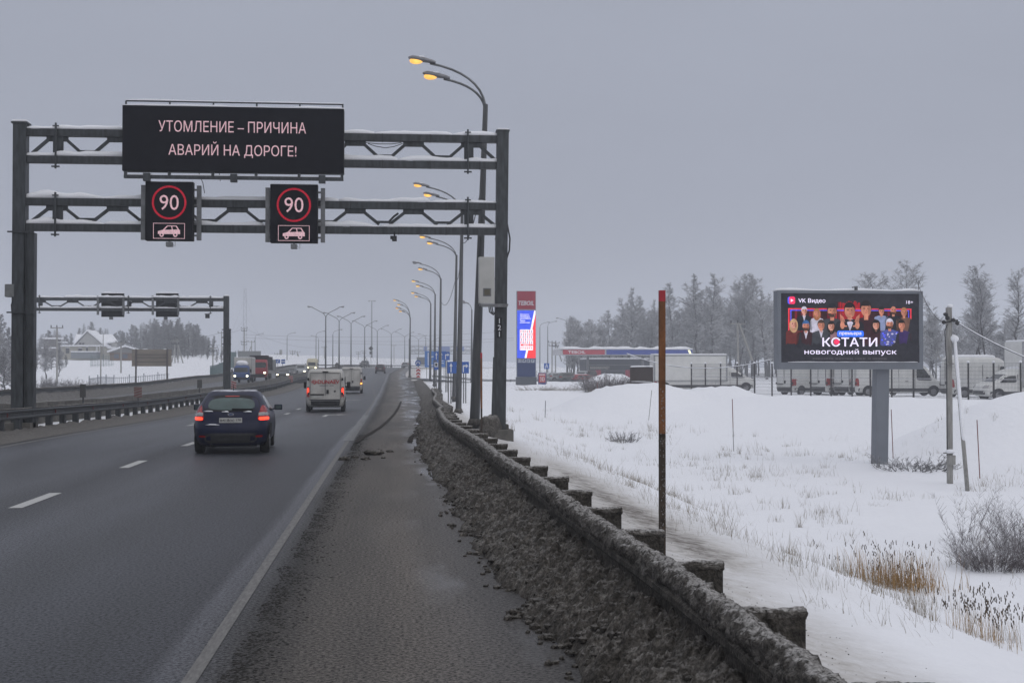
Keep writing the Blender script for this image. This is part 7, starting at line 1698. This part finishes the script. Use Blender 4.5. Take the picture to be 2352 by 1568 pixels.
# distinctive ones
for kind, px, top, Y, lb, sx in (('alder', 1313, 752, 246, 'small frosted tree leftmost of the row, over the left end of the canopy', 1.1), ('alder', 1352, 738, 262, 'frosted tree second from the left end of the row behind the canopy', 1.1), ('birch_b', 1441, 664, 268, 'tall pointed frosted tree standing highest left of the orange marker pole', 1.25),
        ('birch_a', 1401, 716, 266, 'frosted tree just left of the tall pointed tree', 1.1), ('birch_c', 1483, 716, 270, 'broad frosted tree right of the tall pointed tree', 1.0), ('birch_a', 1543, 655, 262, 'tall frosted tree just right of the orange marker pole', 1.1), ('birch_b', 1602, 634, 252, 'tall frosted birch left of the pair at the middle of the row', 1.4),
        ('birch_a', 1634, 632, 250, 'tallest frosted birch in the middle of the row', 1.2), ('birch_c', 1692, 640, 254, 'broad tall frosted tree near the right end of the row', 1.1), ('birch_a', 1727, 633, 256, 'tall frosted tree left of the billboard top', 1.1), ('birch_b', 1760, 668, 246, 'frosted tree just left of the billboard frame', 1.3),
        ('forked', 2038, 610, 158, 'wide-crowned frosted tree rising above the billboard', 1.25), ('tall', 2108, 668, 172, 'frosted tree right behind the right edge of the billboard', 1.1), ('alder', 2140, 700, 180, 'frosted tree between the billboard and the utility pole', 1.1), ('forked', 2262, 618, 136, 'tall forked bare birch right of the utility pole', 1.0), ('tall', 2242, 655, 140, 'slender bare birch left of the tall forked one', .9),
        ('tall', 2338, 622, 132, 'tall bare birch at the right edge of the picture', 1.0), ('alder', 2195, 735, 170, 'low frosted tree behind the top of the utility pole', 1.2), ('alder', 2300, 745, 165, 'low frosted tree between the tall birches at the right', 1.2)):
    plant(kind, px, top, Y, 'frosted_tree', lb, G1, sx)
rr = random.Random(77)
for i in range(84):     # the second rank filling the row
    px = 1300 + i * 6.2 + rr.uniform(-8, 8); Y = rr.uniform(272, 330); top = 735 if px < 1420 else 690 if px < 1580 else 672
    plant(rr.choice(('birch_a', 'birch_b', 'birch_c', 'alder')), px, top + rr.uniform(-6, 55), Y, 'frosted_tree', 'grey frosted tree filling the hazy rank behind the canopy and the parked vans', G1, 1.1)
for i in range(14):
    px = 1830 + i * 42 + rr.uniform(-14, 14); plant(rr.choice(('alder', 'birch_c')), px, rr.uniform(715, 770), rr.uniform(190, 260), 'frosted_tree', 'low frosted tree in the hazy rank behind the billboard and the right birches', 'low frosted trees behind the billboard', 1.2)
G3 = 'frosted wood on the left beyond the houses'
rr = random.Random(5)
TOPS = [(84, 766), (120, 762), (170, 762), (205, 746), (250, 752), (330, 742), (345, 735), (380, 731), (440, 735), (465, 752), (500, 780), (540, 796), (600, 812), (700, 826)]
for i in range(104):
    px = 84 + i * 5.0 + rr.uniform(-5, 5); hill = px < 330
    lb = 'hazy frosted tree on the rise behind the cream house' if hill else 'hazy frosted tree in the wood beyond the houses on the left'
    if 330 <= px < 470 or i % 2 or hill: plant(rr.choice(('dark', 'dark', 'dark', 'spruce', 'dark', 'birch_b') if px > 250 else ('dark', 'alder', 'spruce', 'dark')), px, tab(TOPS, px) + rr.uniform(-8, 22), rr.uniform(345, 430), 'frosted_tree', lb, 'frosted trees behind the cream house' if hill else G3, 1.35)
for i in range(26):
    px = 335 + i * 5.6 + rr.uniform(-4, 4); plant('dark', px, tab(TOPS, px) + rr.uniform(10, 34), rr.uniform(330, 380), 'frosted_tree', 'lower frosted tree at the front edge of the wood left of the farther gantry post', 'front edge trees of the left wood', 1.8)
for kind, px, top, Y, lb in (('spruce', 193, 740, 352, 'pointed spruce leftmost behind the cream house roof'), ('spruce', 212, 736, 358, 'taller pointed spruce just behind the cream house roof'), ('alder', 104, 780, 215, 'bare tree with two trunks right of the left gantry post'), ('alder', 138, 788, 228, 'bare tree beside the crossarm pole near the left gantry post'), ('dark', 4, 722, 235, 'frosted tree cut off by the left edge of the picture'), ('dark', 22, 752, 210, 'frosted tree just left of the left gantry post'), ('birch_c', -12, 760, 180, 'lower frosted tree at the left edge of the picture')):
    plant(kind, px, top, Y, 'spruce' if kind == 'spruce' else 'frosted_tree', lb, 'single trees on the left', 1.1)
for i in range(30):
    px = 405 + i * 5.6 + rr.uniform(-4, 4); plant('dark', px, rr.uniform(800, 822), rr.uniform(300, 360), 'frosted_tree', 'low snowy thicket tree between the tan board and the farther gantry post', 'low thicket trees on the left', 1.5)
for i in range(14):
    px = 590 + i * 42 + rr.uniform(-14, 14); plant('dark', px, rr.uniform(826, 833), rr.uniform(620, 760), 'frosted_tree', 'faint far tree on the horizon beyond the double-arm lamps', 'faint far trees on the horizon', 3.0)
for px, top, Y, lb in ((84, 800, 245, 'low snowy thicket tree nearest the right side of the left gantry post'), (118, 806, 250, 'low snowy thicket tree just left of the crossarm pole'), (152, 815, 262, 'low snowy thicket tree just right of the crossarm pole'), (32, 790, 190, 'snowy thicket tree just left of the left gantry post'), (10, 800, 170, 'snowy thicket tree at the bottom left edge beyond the road')):
    plant('dark', px, top, Y, 'frosted_tree', lb, 'single trees on the left', 1.5)
def bush(seed, n, h, spread, tr, curvy=.25, sub=5):
    rr_ = random.Random(seed); m = MB()
    for i in range(n):
        a = rr_.random() * 6.28; b = Vector((cos(a), sin(a), 0)) * spread * .45 * sqrt(rr_.random()); d = (Vector((cos(a), sin(a), 0)) * rr_.uniform(.1, .75) * spread / h + Vector((0, 0, 1))).normalized(); L = h * rr_.uniform(.5, 1.05); p = b; r = tr * rr_.uniform(.7, 1.2)
        for k in range(4):
            q = p + d * L / 4; twig(m, p, q, r * (1 - k * .2), r * (1 - (k + 1) * .2), 3)
            for j in range(sub):
                e = rr_.random(); c = p.lerp(q, e); twig(m, c, c + (d + rdir(rr_, -.3, .6)).normalized() * L * rr_.uniform(.08, .24), r * .55, r * .3, 3)
            p = q; d = (d + Vector((rr_.gauss(0, curvy * .5), rr_.gauss(0, curvy * .5), 0))).normalized()
    return m
def bush_thing(label, px, py, Y, seed, n, h, spread, tr, mat=BUSHM, name='bush', **k):
    x, z = XZ(px, py, Y); gz = ground(x, Y); t = thing(name, label, 'bush', (x, Y, gz - .05)); bush(seed, n, h, spread, tr, **k).build('branches', mat, t); return t
bush_thing('large dark bare bush in the hollow near the right edge', 2292, 1330, 27.5, 3, 300, .82, 1.75, .0055)
bush_thing('dark bare bush cut off by the right edge behind the large bush', 2358, 1265, 30, 9, 170, 1.35, 1.5, .006)
bush_thing('thin tall sapling stems left of the large bare bush', 2215, 1240, 32, 14, 14, 1.5, 1.0, .008)
bush_thing('wide dark bare bush in front of the domed snow heap', 1398, 918, 112, 5, 320, 1.75, 4.6, .020)
bush_thing('frosted bare bush right behind the wide dark bush', 1436, 905, 118, 7, 110, 1.5, 2.6, .016, TWIGD)
bush_thing('small frosted bush behind the sign tower', 1245, 858, 235, 21, 90, 2.0, 3, .02, TWIG)
bush_thing('small low bush in the middle of the right field', 1432, 980, 72, 22, 60, .7, 1.6, .012, TWIGD)
bush_thing('heap of cut snowy branches lying at the foot of the billboard post', 2100, 1095, 54, 31, 90, .9, 3.4, .014, TWIGD, 'brushwood', curvy=.7)
for k, (px, Y) in enumerate(((75, 150), (100, 140), (150, 165), (190, 175))): bush_thing(('frosted bush right beside the left gantry post', 'frosted bush second right of the left gantry post', 'frosted bush at the foot of the crossarm pole', 'small frosted bush left of the low grey-blue fence')[k], px, 890, Y, 40 + k, 110, 2.4 - .3 * k, 4, .03, TWIGD)
for k, (px, py, Y) in enumerate(((1230, 905, 120), (1290, 900, 118), (1330, 893, 122))): bush_thing(('pale dry brush left in the field below the sign tower', 'pale dry brush in the field below the parked cars', 'pale dry brush left of the wide dark bush')[k], px, py, Y, 60 + k, 110, .75, 4.0, .011, M('dry_straw', (.20, .18, .15), .9, var=.35), sub=2)

# reeds and dry grass
STRAW = M('golden_straw', (.30, .18, .065), .85, var=.35, scale=5); PALE = M('pale_straw', (.20, .165, .115), .85, var=.3); SEED = M('seed_heads', (.075, .06, .045), .9, var=.3)
def blade(m, p, d, L, w_, bend):
    a = Vector((-d.y, d.x, 0)); a = a.normalized() if a.length > .01 else Vector((1, 0, 0)); k0 = len(m.v); c = Vector(p); n = 4; dd = Vector(d).normalized()
    for i in range(n + 1):
        ww = w_ * (1 - .85 * i / n); m.v += [tuple(c - a * ww), tuple(c + a * ww)]; c = c + dd * L / n; dd = (dd + bend).normalized()
    for i in range(n): q = k0 + 2 * i; m.f.append((q, q + 1, q + 3, q + 2))
    return c
def reeds(label, px, py, Y, n, rx_, ry_, h, w_, seeds, mat, seed):
    rr_ = random.Random(seed); x, z = XZ(px, py, Y); t = thing('reed_clump', label, 'reeds', (x, Y, ground(x, Y)), group='dry reed clumps in the ditch'); m, s_ = MB(), MB()
    for i in range(n):
        X, YY = x + rr_.gauss(0, rx_), Y + rr_.gauss(0, ry_); p = Vector((X, YY, ground(X, YY) - .03)); tip = blade(m, p, Vector((rr_.gauss(-.12, .2), rr_.gauss(0, .15), 1)), h * rr_.uniform(.45, 1.1), w_, Vector((rr_.gauss(-.02, .07), rr_.gauss(0, .05), -.02)))
        if rr_.random() < seeds:
            for j in range(3): s_.ball(tip + Vector((rr_.gauss(0, .012), 0, -.03 * j)), (.009, .009, .022), .3, i, 1)
    m.build('stalks', mat, t, world=True)
    if s_.v: s_.build('seed_heads', SEED, t, world=True)
reeds('thick golden reed clump in the ditch, left of the large bare bush', 2062, 1345, 25, 620, .42, .45, .74, .0062, .12, STRAW, 1)
reeds('thin pale reed clump trailing left of the golden clump', 1945, 1300, 26, 130, .45, .5, .5, .004, .1, PALE, 2)
reeds('pale reed clump just in front of the golden clump', 2085, 1400, 22.5, 170, .5, .4, .45, .0035, 0, PALE, 3)
reeds('reed clump with dark seed heads near the bottom right corner', 2258, 1490, 18.5, 150, .33, .3, .62, .0035, .55, STRAW, 4)
reeds('sparse reed stalks with dark seed heads at the right edge', 2320, 1460, 19.5, 60, .25, .3, .6, .0035, .7, PALE, 5)
reeds('small brown grass tuft at the foot of the gravelly slope near the bottom', 2115, 1510, 16.5, 70, .12, .3, .42, .0035, 0, PALE, 6)
gr_ = MB(); rr = random.Random(12)
def tuft(X, Y, n, h, w_, sp=.12, lean=-.1):
    for i in range(n):
        x, y = X + rr.gauss(0, sp), Y + rr.gauss(0, sp); blade(gr_, (x, y, ground(x, y) - .02), Vector((rr.gauss(lean, .45), rr.gauss(0, .4), 1)), h * rr.uniform(.4, 1.1), w_, Vector((rr.gauss(0, .1), rr.gauss(0, .1), -.08)))
cnt = 0
while cnt < 340:
    px = rr.uniform(1150, 2352); py = rr.uniform(900, 1500)
    Y = rr.uniform(14, 118); d = ray(px, 843); X = d.x / d.y * Y
    s_ = X - 2.0
    if s_ < 3 or fence_d(X, Y) < 15 + 3 * ns(X * .2, Y * .2): continue
    dens = .5 + .5 * fbm(X * .18, Y * .12, 9)
    if rr.random() > max(.06, 1.8 * (dens - .35)): continue
    cnt += 1; far = min(1, Y / 60); tuft(X, Y, rr.randint(5, 22), rr.uniform(.16, .46) * (1 + far * .5), .0024 + .0040 * far, rr.uniform(.06, .4))
for k in range(120):       # ragged grass along the edge of the embankment and ditch
    Y = 12 + 40 * rr.random() ** 1.4; X = 2.0 + rr.gauss(3.1, .5); tuft(X, Y, rr.randint(6, 14), rr.uniform(.18, .4), .0022, .2, -.3)
tag(gr_.build('dry_grass', PALE), 'sparse dry grass poking through the snow on the right field', 'grass', kind='stuff')
gp = MB()
for k in range(2600):
    Y = 4.5 + 26 * rr.random() ** 1.8; X = 2.2 + abs(rr.gauss(.1, .85)); r = rr.uniform(.002, .007); gp.ball((X, Y, ground(X, Y) + r * .3), (r, r, r * .7), .5, k, 1)
tag(gp.build('grit', SLUSH), 'dark grit scattered on the snowy verge behind the right guardrail', 'grit', kind='stuff')

# ------------------------------------------------------------------ haze
hz = MB().box((0, 765, 32.0), (1900, 1610, 78)); ho = hz.build('haze', M('haze_dummy', (1, 1, 1)))
hm = bpy.data.materials.new('haze_air'); hm.use_nodes = True; t = hm.node_tree; t.nodes.clear()
oo = t.nodes.new('ShaderNodeOutputMaterial'); vv = t.nodes.new('ShaderNodeVolumePrincipled'); vv.inputs['Density'].default_value = .0011; vv.inputs['Color'].default_value = (.86, .89, .94, 1); vv.inputs['Anisotropy'].default_value = .2
t.links.new(vv.outputs[0], oo.inputs['Volume']); ho.data.materials.clear(); ho.data.materials.append(hm); tag(ho, kind='stuff', label='thin pale winter haze hanging over the whole road', cat='haze')
